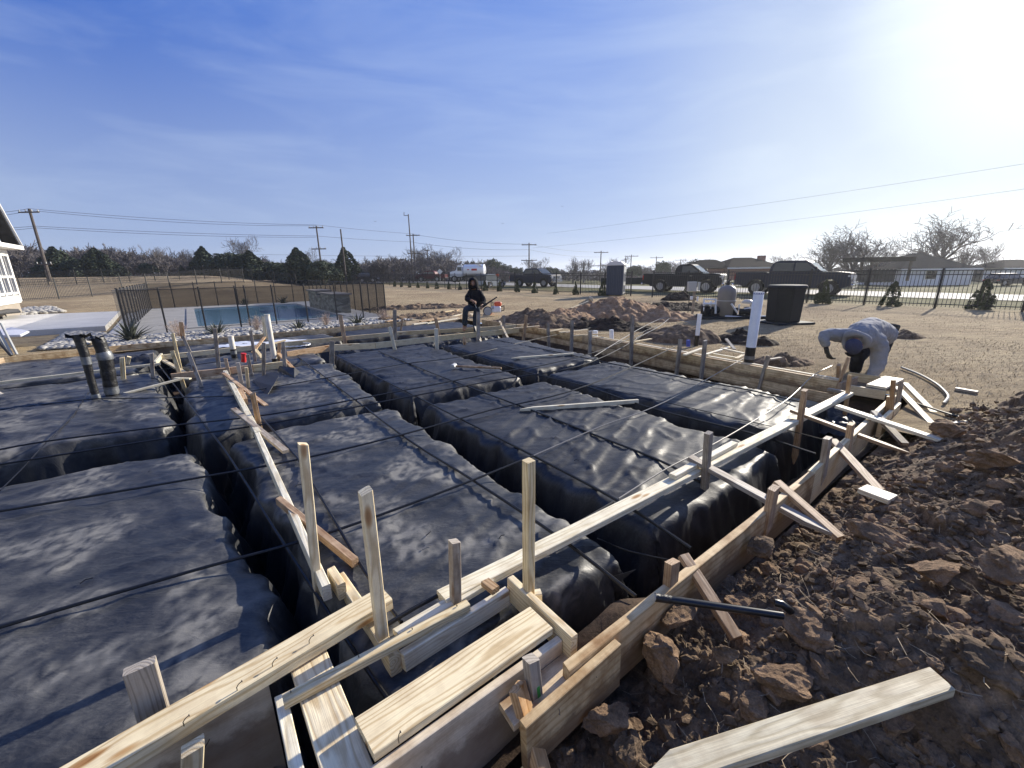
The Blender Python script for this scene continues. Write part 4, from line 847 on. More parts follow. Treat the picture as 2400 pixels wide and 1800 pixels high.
for n, (xb, yb, zb, xt, yt, w, d, mt, lb) in enumerate([
    (423, 862, .05, 404, 781, .045, .04, 'pine', 'pale leaning stake at the left end of the pipe box'), (452, 840, .1, 428, 788, .05, .04, 'gray', 'upper half of a broken gray stake by the pipe box'),
    (476, 915, -.05, 441, 826, .05, .04, 'gray', 'lower half of the broken gray stake by the pipe box'), (430, 903, -.1, 403, 822, .055, .03, 'pine', 'short pale stake standing in the pipe box end'),
    (537, 880, .0, 528, 840, .05, .04, 'tan', 'short stake behind the pipe box front board, far left'), (567, 903, -.02, 557, 850, .05, .045, 'gray', 'dark stake in front of the pipe box board'),
    (583, 915, -.02, 577, 861, .04, .04, 'pine', 'clean pale stake in front of the pipe box board'), (590, 880, .0, 580, 831, .05, .04, 'gray', 'gray stake inside the pipe box below the red cap'),
    (618, 1050, -.25, 592, 922, .05, .04, 'tan', 'red-stained stake standing in the trench by the diagonal beam'), (618, 885, .0, 618, 803, .05, .04, 'gray', 'gray stake left of the thick dusty pipe'),
    (599, 850, .0, 587, 774, .05, .04, 'gray', 'slim stake leaning behind the pipe box'), (513, 865, .0, 503, 769, .06, .04, 'gray', 'wide gray stake behind the pipe box board'),
    (668, 871, .0, 663, 801, .055, .03, 'gray', 'stake at the right end of the pipe box'), (652, 850, .02, 655, 803, .055, .03, 'tan', 'stake right beside the thick dusty pipe'),
    (778, 857, -.1, 778, 799, .085, .038, 'gray', 'stake under the red-stained rail over the dark trench'), (623, 800, .0, 617, 742, .07, .03, 'pine', 'pale stake behind the thick dusty pipe'),
    (809, 806, -.05, 797, 738, .085, .04, 'tan', 'stake against the far form in front of the pool wall'), (926, 800, .0, 925, 726, .085, .038, 'gray', 'tall stake at the middle of the back beam'),
    (926, 823, -.02, 913, 766, .07, .03, 'pine_pale', 'pale leaning stake at the middle of the back beam'), (1024, 818, -.03, 1022, 770, .085, .03, 'pine_pale', 'pale stake right of the middle of the back beam'),
    (1029, 785, .05, 1021, 746, .08, .03, 'tan', 'bent brown stake behind the back beam'), (1121, 803, -.05, 1121, 731, .09, .04, 'gray', 'wide stake right of the standing worker'),
    (359, 893, -.05, 355, 828, .05, .04, 'gray', 'gray stake at the stub box'), (290, 897, -.05, 286, 838, .06, .04, 'pine', 'left stub of a pair behind the thick wrapped pipe'),
    (299, 850, .05, 303, 836, .06, .04, 'pine', 'right stub of a pair behind the thick wrapped pipe'), (1089, 820, -.1, 1088, 790, .06, .04, 'tan', 'short stake below the boot of the standing worker'),
    (939, 775, .02, 943, 748, .05, .03, 'tan', 'short leaning stake behind the tall middle stake')]):
    stake(lb, xb, yb, zb, xt, yt, w, d, mt, ext=.15)
stake('short reddish stake in the rock bed beside the pool', 430, 800, .0, 424, 755, .09, .03, 'tan', ext=.1)
plank('brace', 'pale lath leaning on the back beam right of the standing worker', 'brace', P(1111, 758, .26), P(1131, 808, -.03), .05, .02, 'pine_pale', BG, seed=182)
# outer back form
BB = [(-90, 852), (8, 838), (284, 809), (500, 793), (720, 774), (950, 754), (1086, 738)]
bl = ['leftmost piece at the stacked metal legs', 'plain tan piece behind the wrapped pipes', 'tan piece below the spiky plant', 'piece with red marks below the pool', 'piece in front of the pool wall end', 'far right piece below the scrap heap']
for i in range(6): plank(FB, 'back edge form board, '+bl[i], 'form board', P(*BB[i], ZF), P(*BB[i+1], ZF), .03, .30, 'form', 'form boards along the pool side', seed=190+i)
# ---------------------------------------------------------------- cables, rods and pipes
def rod(label, pts, z, r=.0075, mat='rebar', name='cable', cat='cable', group='black cables stretched over the pads', zs=None):
    ps = [P(a, b, z if zs is None else zs[i]) for i, (a, b) in enumerate(pts)]; m = MB()
    # gentle interpolation
    q = []
    for i in range(len(ps)-1):
        p0 = ps[max(i-1, 0)]; p1, p2 = ps[i], ps[i+1]; p3 = ps[min(i+2, len(ps)-1)]
        for k in range(6):
            t = k/6; q.append(.5*((2*p1)+(p2-p0)*t+(2*p0-5*p1+4*p2-p3)*t*t+(3*p1-p0-3*p2+p3)*t*t*t))
    q.append(ps[-1]); m.tube(q, r*(1.2 if mat == 'rebar' else 1), 7); o = m.build(name, M[mat], smooth=True); return tag(o, label, cat, group)
ZR = .062
rod('far cable of the pair crossing the pad with the wrapped pipes', [(-60, 1066), (110, 1034), (391, 999), (640, 970), (898, 924), (1150, 876), (1286, 853), (1424, 815), (1538, 763)], ZR, zs=[ZR]*7+[.11, .16])
rod('near cable of the pair crossing the pad with the wrapped pipes', [(-60, 1098), (391, 1027), (616, 995), (900, 941), (1150, 893), (1389, 847), (1540, 766)], ZR, zs=[ZR]*5+[.1, .16])
rod('cable passing behind the slim square stake and curving up past the tall far stake', [(-60, 1208), (434, 1125), (702, 1076), (941, 1019), (1150, 961), (1375, 904), (1584, 812)], ZR, zs=[ZR]*5+[.09, .13])
rod('nearest black cable crossing the big left pad and the middle pads', [(-60, 1487), (450, 1338), (686, 1274), (854, 1220), (1080, 1136), (1250, 1068)], ZR)
rod('gray-white sheathed cable rising from the middle pad to the far right form', [(1250, 1068), (1407, 1000), (1562, 940), (1744, 839)], ZR, .0062, 'sheath', zs=[ZR, ZR, .08, .16])
rod('black cable lying along the edge of the long pale beam', [(905, 1465), (1010, 1404), (1222, 1301), (1437, 1178)], .10, .009)
rod('pale sheathed cable curving from the long beam up to the stooping worker', [(1450, 1169), (1560, 1100), (1649, 1054), (1744, 1000), (1847, 935), (1906, 880), (1950, 857)], ZR, .0062, 'sheath', zs=[.12, .11, .08, .07, .11, .17, .17])
rod('thin cable crossing the pads far behind the wrapped pipes', [(-60, 968), (197, 937), (289, 934), (541, 928), (597, 915), (820, 876), (947, 853), (1089, 834), (1250, 796), (1400, 765)], ZR, .006)
rod('short thin cable near the left edge below the thin rail', [(9, 911), (200, 890), (367, 868), (443, 857), (540, 844)], ZR, .006)
rod('cable running down the dark left trench to the near corner', [(373, 856), (420, 917), (503, 1024), (535, 1067), (588, 1150), (650, 1250), (779, 1449), (908, 1638)], .02, .0075)
rod('cable lying right of the diagonal beam down to the near beam', [(613, 979), (697, 1074), (730, 1128), (797, 1242), (862, 1350), (941, 1459)], ZR, .008)
rod('thick cable running over the dusty middle pads to the near trench', [(696, 834), (784, 900), (941, 1019), (1103, 1122), (1304, 1255), (1490, 1398)], .045, .009)
rod('cable along the edge of the wide central trench', [(784, 832), (901, 892), (1082, 983), (1244, 1065), (1447, 1173), (1620, 1285)], .04, .009)
rod('cable crossing the sledgehammer pad and the pad with the pointed board', [(887, 823), (961, 853), (1059, 892), (1245, 961), (1378, 1013), (1543, 1078), (1640, 1130)], .045, .009)
rod('cable along the far side of the pad with the pointed board', [(1029, 805), (1139, 841), (1250, 876), (1378, 907), (1524, 956), (1751, 1013), (1912, 1064)], .045, .008)
rod('cable over the far right pads', [(1158, 796), (1296, 823), (1437, 853), (1646, 894), (1750, 913), (1873, 941)], .055, .008)
rod('thin line above the trench between the right-hand pads', [(1204, 866), (1340, 894), (1750, 986), (1930, 1030)], .02, .004)
rod('thin cable dipping into the near trench under the long beam', [(1400, 1262), (1470, 1290), (1570, 1313)], -.05, .004)
rod('seam in the sheeting running across the wrapped-pipe pad', [(208, 918), (170, 975), (115, 1030), (60, 1090), (0, 1150)], .045, .004)
rod('thin wire trailing from the pad edge into the left trench', [(230, 905), (330, 950), (400, 960)], .0, .003)
rod('gray lath-like bar standing in the bottom of the left trench', [(423, 1015), (448, 1090), (462, 1130)], -.3, .008, 'sheath')
for n, pts in enumerate([[(1246, 745), (1315, 730), (1380, 705)], [(1254, 752), (1340, 725), (1390, 712)], [(1393, 835), (1500, 770), (1560, 745), (1620, 757)], [(1489, 793), (1540, 768), (1570, 745)]]):
    rod(['left', 'second', 'third', 'rightmost'][n]+' loose rod poking up over the dirt piles', pts, .1, .008 if n > 1 else .006, 'sheath' if n > 1 else 'rebar', zs=[.15, .22, .32, .36][:len(pts)], group='loose rods by the dirt piles')
rod('black rod lying on the lawn at the far right', [(2141, 943), (2240, 975), (2346, 1003)], .03, .009, name='rod', cat='rod', group=None)
rod('curved length of gray conduit lying on the lawn', [(2113, 861), (2154, 877), (2192, 898), (2215, 918), (2222, 931), (2212, 945)], .03, .016, 'sheath', name='conduit', cat='conduit', group=None)
def pipe(name, label, xb, yb, zb, xt, yt, wpx, mat, ext=.3, cat='pipe', group=None, ring=True):
    B = P(xb, yb, zb); T = PY(xt, yt, B.y); zc = (T-Vector((0, 0, CAMH))).dot(_F); r = wpx*zc/FPX/2; d = (T-B).normalized()
    m = MB(); m.tube([B-d*ext, T-d*.002, T], [r, r, r*.98], 20, cap=False); m.tube([T, T-d*.06], [r*.86, r*.86], 20)
    m.tube([T-d*.0, T-d*.03], [r*1.04, r*1.04], 20, cap=False) if ring else None
    o = m.build(name, M[mat], smooth=True); return tag(o, label, cat, group), B, T, r, d
def sleeve(parent, B, d, r, t0, t1, mat, name, rough=0.0):
    n = max(2, int((t1-t0)/.03)); pts = [B+d*(t0+(t1-t0)*i/n) for i in range(n+1)]; rg = random.Random(int(t0*100))
    m = MB(); m.tube(pts, [r*(1+rg.uniform(-rough, rough)) for _ in pts], 14); return m.build(name, M[mat], parent, smooth=True)
p, B, T, r, d = pipe('drain_pipe', 'thick white pipe with a blue rim standing at the far right form', 1748, 895, -.2, 1779, 684, 22, 'pvc', ext=.3)
hs = (T-B).length*.40; sleeve(p, B, d, r*1.03, -.30, hs, 'blackpipe', 'pipe_sleeve'); sleeve(p, B, d, r*1.08, hs*.66, hs*.76, 'tape', 'tape_band'); sleeve(p, B, d, r*1.045, (T-B).length-.035, (T-B).length-.012, 'blue', 'rim_band')
p, B, T, r, d = pipe('drain_pipe', 'slim white pipe with a black lower half behind the blue can', 1634, 787, .22, 1640, 736, 9.5, 'pvc', ext=0)
sleeve(p, B, d, r*1.04, -.6, .01, 'blackpipe', 'pipe_sleeve')
p, B, T, r, d = pipe('drain_pipe', 'tall dusty white pipe leaning over the pipe box', 643, 840, .12, 625, 737, 12, 'pvc_dirty', ext=0)
sleeve(p, B, d, r*1.05, -.45, .0, 'blackpipe', 'pipe_sleeve')
p, B, T, r, d = pipe('drain_pipe', 'short white pipe with black and gray bands in the pipe box', 546, 818, .2, 540, 787, 12, 'pvc_dirty', ext=0)
sleeve(p, B, d, r*1.05, -.30, .0, 'blackpipe', 'pipe_sleeve'); sleeve(p, B, d, r*1.1, -.10, -.03, 'tape', 'tape_band')
pipe('drain_pipe', 'stubby white pipe end poking up behind the far right form', 1433, 786, .14, 1433, 773, 10, 'pvc', ext=.2)
pipe('drain_pipe', 'low white pipe end left of the stubby one', 1395, 782, .14, 1395, 775, 12, 'pvc', ext=.2)
p, B, T, r, d = pipe('marker_cap', 'red cap on a short pipe in the pipe box', 571, 842, .14, 571, 828, 11, 'red', ext=.05, cat='cap')
p, B, T, r, d = pipe('can', 'blue can standing on the far right form', 1613, 812, .155, 1613, 797, 9, 'blue', ext=0, cat='can')
# tape-wrapped pipes
def wrapped(label, pts, wpx, bands, top_ragged, seed):
    rg = np.random.default_rng(seed); B = P(*pts[-1], .02); ps = [PY(a, b, B.y) for a, b in pts]; ps.reverse()
    zc = (ps[-1]-Vector((0, 0, CAMH))).dot(_F); q = []; rs = []
    for i in range(len(ps)-1):
        for k in range(8): q.append(ps[i].lerp(ps[i+1], k/8)); rs.append((wpx[::-1][i]*(1-k/8)+wpx[::-1][i+1]*k/8)*zc/FPX/2*(1+rg.uniform(-.07, .07)))
    q.append(ps[-1]); rs.append(wpx[0]*zc/FPX/2)
    e = empty('wrapped_pipe', B, 0, label, 'pipe', 'pipes wrapped in black plastic and tape'); e['group'] = 'pipes wrapped in black plastic and tape'
    m = MB(); m.tube([a-B for a in q], rs, 16); o = m.build('plastic_wrap', M['wrap'], e, smooth=True)
    for (a, b) in bands:
        i0, i1 = int(a*(len(q)-1)), max(int(a*(len(q)-1))+1, int(b*(len(q)-1)))
        m = MB(); m.tube([x-B for x in q[i0:i1+1]], [x*1.05+.002 for x in rs[i0:i1+1]], 16); m.build('tape_band', M['tape'], e, smooth=True)
    # ragged folded plastic round the top
    top = q[-1]-B
    for k in range(top_ragged):
        a = rg.uniform(0, 6.28); d = Vector((math.cos(a), math.sin(a), 0)); s = Vector((-d.y, d.x, 0)); l = rg.uniform(.05, .12)
        f = [top+s*.03-Vector((0, 0, .05)), top-s*.03-Vector((0, 0, .05)), top+d*l-s*.03+Vector((0, 0, rg.uniform(-.03, .05))), top+d*l*1.1+s*.02+Vector((0, 0, rg.uniform(-.05, .03)))]
        mm = MB(); mm.add(f+[x+Vector((0, 0, .004)) for x in f], [(0, 1, 2, 3), (7, 6, 5, 4), (0, 4, 5, 1), (1, 5, 6, 2), (2, 6, 7, 3), (3, 7, 4, 0)]); mm.build('torn_plastic', M['wrap'], e)
    return e
wrapped('slimmer left pipe wrapped in gray plastic with a silver tape band', [(182, 784), (200, 836), (211, 882), (227, 937)], [21, 18, 15, 15], [(0.0, .12), (.58, .68)], 5, 1)
wrapped('thicker right pipe wrapped in black plastic with two silver tape bands', [(229, 792), (246, 836), (255, 882), (264, 928)], [24, 27, 28, 25], [(0.05, .17), (.66, .76)], 7, 2)
o = crumple('black plastic torn from the thick wrapped pipe, lying toward the rock bed', -2.4, -1.7, 9.6, 10.1, .05, M['plastic_clean'], 71, .12, .04)
# black pipe in the foreground
pa, pb = P(1536, 1400, .155), P(1834, 1443, .10); e = empty('black_drain_pipe', (pa+pb)/2, 0, 'black pipe lying over the near form with its end buried in the dirt', 'pipe'); c0 = e.location.copy()
dd = (pb-pa).normalized(); m = MB(); m.tube([pa-c0, pa+dd*.012-c0, pb-c0], [.0155, .017, .0165], 20); m.build('pipe_body', M['blackpipe'], e, smooth=True)
m = MB(); m.tube([pa-c0-dd*.001, pa-c0+dd*.07], .0185, 20); m.build('tape_collar', M['wrap'], e, smooth=True)
m = MB(); m.tube([pa-c0-dd*.003, pa-c0], .0145, 20); m.build('cap', M['ebox'], e)
q = [P(1815, 1412, .12), P(1832, 1416, .12), P(1848, 1428, .10), P(1860, 1440, .05)]; m = MB(); m.tube([x-c0 for x in q], .017, 16); m.build('elbow', M['blackpipe'], e, smooth=True)
# sledgehammer
h0, h1 = P(1064, 858, .075), P(1175, 863, .06); e = empty('sledgehammer', h0, 0, 'long-handled sledgehammer lying on the plastic pad', 'hammer'); dd = (h1-h0).normalized()
m = MB(); m.tube([Vector((0, 0, 0)), h1-h0], [.016, .019], 10); m.build('handle', M['tan'], e, smooth=True)
ax = Vector((-dd.y, dd.x, 0)); m = MB(); m.tube([ax*-.075-dd*.005, ax*-.065-dd*.005, ax*.065-dd*.005, ax*.075-dd*.005], [.034, .042, .042, .034], 8); m.build('head', M['ebox'], e)
# coil of white wire in the back trench, and a white cloth
m = MB(); c = P(690, 812, .02); m.tube([c+Vector((.35*math.cos(t), .25*math.sin(t), .03+.01*(i % 3))) for i, t in enumerate(np.linspace(0, 15, 70))], .008, 6)
tag(m.build('wire_coil', M['pvc'], smooth=True), 'coil of white tubing lying behind the pipe box', 'coil')
ua = np.linspace(0, 1, 20); a, b = np.meshgrid(ua, ua, indexing='ij'); c = P(575, 810, .04)
o = grid_obj('white_cloth', c.x-.6+1.6*a+.1*b, c.y-.3+.7*b+.4*a, .05+.05*fbm(a*4, b*4, 0, 3, 9)+0*a, M['pvc']); tag(o, 'crumpled white wrapping lying behind the pipe box', 'wrapping')
# scraps of lumber behind the far corner (left of the standing worker)
SCR = [(974, 741, 1062, 727, 'long pale batten topmost on the scrap heap'), (1060, 741, 1090, 733, 'pale board nearest the worker in the scrap heap'), (985, 752, 1060, 742, 'middle board of the scrap heap'), (940, 746, 1010, 752, 'lowest left board of the scrap heap'),
       (1000, 757, 1075, 745, 'front board of the scrap heap'), (1068, 727, 1075, 725, 'tiny pale offcut beyond the scrap heap'), (1030, 735, 1082, 740, 'short crossing board in the scrap heap'), (968, 759, 1000, 755, 'small front offcut of the scrap heap'), (905, 752, 945, 745, 'left end board of the scrap heap'),
       (1100, 738, 1108, 734, 'pale bar between the legs of the worker'), (955, 737, 966, 735, 'gray block at the left of the scrap heap')]
for n, (x0, y0, x1, y1, lb) in enumerate(SCR): plank('board', lb, 'board', P(x0, y0, .06+.03*(n % 3)), P(x1, y1, .08), .09 if n < 9 else .2, .035, ['pine', 'pine_pale', 'tan'][n % 3] if n != 10 else 'gray', 'scrap lumber behind the far corner', seed=200+n)
plank('board', 'thin pale lath lying on the lawn in front of the fence gap', 'board', P(1228, 693, .02), P(1362, 698, .02), .09, .03, 'pine', LG, seed=220)
# ---------------------------------------------------------------- pool, deck and patio
def slab(name, label, pts, z0, z1, mat, kind=None, cat=None, bevel=0.0):
    n = len(pts); m = MB(); vs = [Vector((p[0], p[1], z0)) for p in pts]+[Vector((p[0], p[1], z1)) for p in pts]
    m.add(vs, [tuple(range(n-1, -1, -1)), tuple(range(n, 2*n))]+[(i, (i+1) % n, (i+1) % n+n, i+n) for i in range(n)])
    return tag(m.build(name, mat, bevel=bevel), label, cat, kind=kind)
PFu0, PFu1, PFv0, PFv1 = -2.55, 4.74, 14.15, 26.3
PLu0, PLu1, PLv0, PLv1 = -.9, 3.6, 15.2, 24.4
def frame(name, label, o, i, z0, z1, mat, kind, cat=None):
    (a0, a1, b0, b1), (c0, c1, d0, d1) = o, i; m = MB()
    for (u0, u1, v0, v1) in ((a0, a1, b0, d0), (a0, a1, d1, b1), (a0, c0, d0, d1), (c1, a1, d0, d1)):
        q = [G(u0, v0), G(u1, v0), G(u1, v1), G(u0, v1)]; m.add([Vector((p.x, p.y, z)) for z in (z0, z1) for p in q], [(3, 2, 1, 0), (4, 5, 6, 7), (0, 1, 5, 4), (1, 2, 6, 5), (2, 3, 7, 6), (3, 0, 4, 7)])
    return tag(m.build(name, mat), label, cat, kind=kind)
frame('pool_deck', 'pale concrete deck round the pool', (PFu0-.4, PFu1+.1, PFv0-.12, PFv1+.2), (PLu0, PLu1, PLv0, PLv1), -.2, .06, M['concrete'], 'structure')
frame('pool_coping', 'pale coping edge of the pool', (PLu0-.28, PLu1+.28, PLv0-.28, PLv1+.28), (PLu0+.004, PLu1-.004, PLv0+.004, PLv1-.004), -.1, .085, M['concrete'], 'structure')
m = MB(); q = [G(PLu0-.1, PLv0-.1,   .035), G(PLu1+.1, PLv0-.1,   .035), G(PLu1+.1, PLv1+.1,   .035), G(PLu0-.1, PLv1+.1,   .035)]; m.add(q, [(0, 1, 2, 3)])
tag(m.build('pool_water', M['water']), 'blue-green water of the swimming pool', 'pool water', kind='structure')
# raised stone feature at the right end
e = empty('pool_stone_wall', G(3.85, 17.6), A37, 'raised stone-clad wall with a stepped notch at the right end of the pool', 'stone wall')
def ubox(mb, u0, u1, v0, v1, z0, z1, ch=0.0): mb.box(((u0+u1)/2, (v0+v1)/2, (z0+z1)/2), (u1-u0, v1-v0, z1-z0), ch=ch)
m = MB(); ubox(m, -.25, .35, -.9, 1.3, 0, .78); ubox(m, -.25, .35, 2.0, 3.6, 0, .84); ubox(m, -.25, .35, 1.301, 1.999, 0, .62); m.build('wall', M['stone'], e)
m = MB(); ubox(m, -.33, .43, -.98, 1.36, .78, .84); ubox(m, -.33, .43, 1.94, 3.68, .84, .90); ubox(m, -.33, .43, 1.37, 1.93, .62, .67); m.build('cap_stone', M['concrete_dk'], e)
# mesh fence round the pool
e = empty('pool_safety_fence', G(1, 14.2), 0, 'black mesh safety fence enclosing the pool', 'pool fence'); c0 = e.location
FH = 1.25
front = [-2.45, -1.62, -.72, .16, .40, 1.13, 2.06, 3.0, 3.9, 4.74]; lv = list(np.linspace(PFv0, PFv1, 14)); 
posts = [(a, PFv0+.1) for a in front]+[(a, PFv1) for a in np.linspace(PFu0, PFu1, 9)]+[(PFu0, b) for b in lv[1:-1]]+[(PFu1, b) for b in lv[1:-1]]
for a, b in posts:
    p = G(a, b, .03)-c0; m = MB(); m.tube([p, p+Vector((0, 0, FH))], .022, 8); m.tube([p+Vector((0, 0, FH)), p+Vector((0, 0, FH+.02))], .028, 8); m.build('post', M['iron'], e)
def panels(pts):
    for (a, b), (c, d) in zip(pts[:-1], pts[1:]):
        p, q = G(a, b, .06)-c0, G(c, d, .06)-c0; h = Vector((0, 0, FH-.06)); m = MB(); m.add([p, q, q+h, p+h], [(0, 1, 2, 3)]); m.build('mesh_panel', M['veil'], e)
        m = MB(); m.tube([p+h, q+h], .009, 5);  m.build('border', M['iron'], e)
panels([(a, PFv0+.1) for a in front]); panels([(a, PFv1) for a in np.linspace(PFu0, PFu1, 9)]); panels([(PFu0, b) for b in [PFv0+.1]+lv[1:]]); panels([(PFu1, b) for b in [PFv0+.1]+lv[1:]])
# folded mesh section standing at the near left corner
# patio slabs in front of the house
pt = [P(250, 776, .16), P(248, 764, .16), P(282, 729, .16), P(30, 740, .16), P(-260, 765, .16), P(-260, 790, .16), P(55, 777, .16)]
slab('patio', 'raised pale concrete patio in front of the white house', [P(246, 764, .16), P(281, 729, .16), P(30, 739, .16), P(-320, 770, .16), P(-320, 800, .16), P(55, 775, .16)], -.1, .16, M['concrete'], 'structure')
slab('path', 'lower concrete walk between patio and pool deck', [P(252, 785, .02), P(297, 735, .02), P(345, 730, .02), P(310, 790, .02)], -.1, .028, M['concrete'], 'structure')
# river rocks: strips of cobbles
def rocks(label, quad, n, smin, smax, seed, z=.0):
    rg = np.random.default_rng(seed); V = []; Fc = []; k = 0; iv, fc = ico(1); q = [np.array(p[:2]) for p in quad]
    for i in range(n):
        a, b = rg.random(2); c = (q[0]*(1-a)+q[1]*a)*(1-b)+(q[3]*(1-a)+q[2]*a)*b; s = rg.uniform(smin, smax); t = rg.uniform(0, 6.28)
        w = iv*(1+.22*rg.uniform(-1, 1, (len(iv), 1)))*np.array([s*rg.uniform(1, 1.5), s, s*.6]); w = np.stack([w[:, 0]*math.cos(t)-w[:, 1]*math.sin(t), w[:, 0]*math.sin(t)+w[:, 1]*math.cos(t), w[:, 2]], -1)
        V.append(w+np.array([c[0], c[1], z+s*.35])); Fc.append(fc+k); k += len(iv)
    return tag(raw_mesh('river_rocks', np.concatenate(V), np.concatenate(Fc), M['rock'], smooth=True), label, 'rocks', kind='stuff')
rocks('white river rocks in the strip between the pool fence and the back form', [G(-2.6, 12.15), G(5.4, 12.6), G(5.3, 13.9), G(-2.9, 13.95)], 5200, .03, .085, 1, .01)
rocks('white river rocks heaped at the corner of the patio', [P(95, 822), P(190, 815), P(250, 785), P(165, 778)], 900, .04, .09, 2, .01)
rocks('white river rocks along the foot of the white house', [P(40, 742), P(150, 733), P(120, 722), P(60, 726)], 420, .08, .17, 3, .01)
rocks('white river rocks under the spiky plant beside the pool corner', [P(235, 800), P(330, 800), P(330, 789), P(250, 789)], 260, .04, .09, 4, .01)
# spiky plants
def agave(label, px, py, s, seed, name='spiky_plant', mat='leafdark', n=34):
    rg = np.random.default_rng(seed); m = MB()
    for i in range(n):
        a = rg.uniform(0, 6.28); t = rg.uniform(.15, 1.25); l = s*rg.uniform(.7, 1.1); d = Vector((math.cos(a), math.sin(a), 0)); w = Vector((-d.y, d.x, 0))*.028*s/.5
        p0 = d*.03; p1 = p0+(d*math.sin(t)+Vector((0, 0, math.cos(t))))*l*.55; p2 = p1+(d*math.sin(t+.25)+Vector((0, 0, math.cos(t+.25))))*l*.45
        m.add([p0-w, p0+w, p1+w*.9, p1-w*.9, p2, p1-Vector((0, 0, .012))], [(0, 1, 2, 3), (3, 2, 4), (0, 3, 5), (1, 5, 2), (2, 5, 4), (3, 4, 5)])
    o = m.build(name, M[mat]); o.location = P(px, py, .02); return tag(o, label, 'plant', 'spiky plants in the rock bed')
agave('spiky plant at the left end of the rock bed, by the folded fence', 308, 800, .62, 1); agave('spiky plant below the middle of the pool', 510, 786, .50, 2)
agave('small spiky plant right of the thick dusty pipe', 700, 772, .36, 3); agave('spiky plant at the right end of the rock bed, below the stone wall', 838, 760, .44, 4)
agave('low spiky plant beyond the pool at its left', 575, 716, .5, 5); agave('low spiky plant beyond the pool near the stone wall', 664, 712, .55, 6)
def twiggy(label, px, py, s, seed):
    rg = np.random.default_rng(seed); m = MB()
    for i in range(46):
        a = rg.uniform(0, 6.28); t = rg.uniform(.0, .8); d = Vector((math.cos(a)*math.sin(t), math.sin(a)*math.sin(t), math.cos(t))); p = d*s*rg.uniform(.6, 1)
        m.tube([Vector((0, 0, 0)), p*.5+Vector(rg.normal(size=3)*.02), p], [.005, .004, .002], 3)
        for k in range(4): q = p*rg.uniform(.5, 1); m.tube([q, q+Vector(rg.normal(size=3)*.07)], [.003, .0015], 3)
    o = m.build('dry_shrub', M['twig']); o.location = P(px, py, .02); return tag(o, label, 'shrub', 'dry twiggy shrubs in the rock bed')
M['twig'] = simple('dry_twigs', (.42, .33, .27), .8, 0, .2, 20)
twiggy('leafless pinkish shrub at the near left corner of the pool', 420, 792, .5, 1); twiggy('leafless tan shrub in front of the middle of the pool', 603, 777, .5, 2)
twiggy('leafless shrub in front of the stone wall', 765, 765, .45, 3); twiggy('leafless shrub by the right corner post of the pool fence', 898, 752, .42, 4)
# mesh section folded at near-left gate: leaning stack of metal legs at the far left
e = empty('metal_trestle', P(10, 830), 0, 'leaning bundle of gray metal legs at the left edge, with pale padding', 'metal frame'); c0 = e.location
for n, (x0, y0, x1, y1) in enumerate([(-12, 770, 22, 832), (-8, 765, 28, 832), (2, 757, 40, 831), (10, 735, 24, 752), (-6, 800, 26, 834)]):
    b = P(x1, y1, .02); t = PY(x0, y0, b.y+.1); m = MB(); m.tube([b-c0, t-c0], .022, 8); m.build('leg', M['ebox'] if n != 4 else M['plasblk'], e)
def mat_quad(name, label, pts, th, mat, cat): 
    n = len(pts); m = MB(); m.add(list(pts)+[p+Vector((0, 0, th)) for p in pts], [tuple(range(n-1, -1, -1)), tuple(range(n, 2*n))]+[(i, (i+1) % n, (i+1) % n+n, i+n) for i in range(n)]); return tag(m.build(name, mat, bevel=th*.3), label, cat)
mat_quad('cushion', 'white padded sheet lying folded over the metal legs at the left', [P(-8, 792, .35), P(50, 790, .35), P(70, 780, .35), P(30, 771, .38), P(-8, 778, .38)], .05, M['porta_roof'], 'sheet')
mat_quad('table_top', 'flat black panel resting near the house corner at the left edge', [P(-40, 742, .35), P(50, 733, .35), P(45, 727, .35), P(-40, 725, .35)], .05, M['plasblk'], 'panel')
# ---------------------------------------------------------------- white house at the left edge
HY = 13.8
def hp(x, y, dy=0.0): return PY(x, y, HY+dy)
cn = P(54, 737, .05); hx = cn.x
e = empty('white_house', (hx, cn.y, 0), math.radians(127), 'white house corner with large windows and a gabled roof at the left edge', 'house'); Yh = cn.y
def zpx(x, y): return PY(x, y, Yh).z
xr = PY(57, 705, Yh).x; zt = PY(30, 585, Yh).z; zb = PY(57, 706, Yh).z
m = MB(); m.box((-4.0, 2.0, zb/2+.0), (8.0, 4.0, zb)); m.build('foundation', M['concrete_dk'], e)
m = MB(); m.box((-4.0, 2.02, (zb+zt)/2), (7.98, 3.9, zt-zb)); m.build('wall', M['siding'], e)
H = zt-zb
m = MB()
m.box((-4.0, .02, zb+.10), (8.12, .16, .30)); m.box((.0, .0, (zb+zt)/2), (.16, .18, H)); m.box((-4.0, .0, zt-.05), (8.12, .17, .22)); m.build('corner_trim', M['paint_w'], e)
for k in range(6):
    x0 = -.16-k*.86; fr = MB(); wz0, wz1 = zb+.36, zt-.22; cx = x0-.37
    fr.box((cx-.39, -.05, (wz0+wz1)/2), (.09, .10, wz1-wz0)); fr.box((cx+.39, -.05, (wz0+wz1)/2), (.09, .10, wz1-wz0)); 
    for zz_ in (wz0, wz0+(wz1-wz0)*.43, wz1): fr.box((cx, -.051, zz_), (.69, .085, .09))
    fr.box((cx, -.048, (wz0+wz1)/2), (.035, .07, wz1-wz0-.09))
    w = fr.build('window', M['paint_w'], e); g = MB(); g.box((cx, -.012, (wz0+wz1)/2), (.70, .02, wz1-wz0)); g.build('pane', M['paneg'] if 'paneg' in M else M['glass'], w)
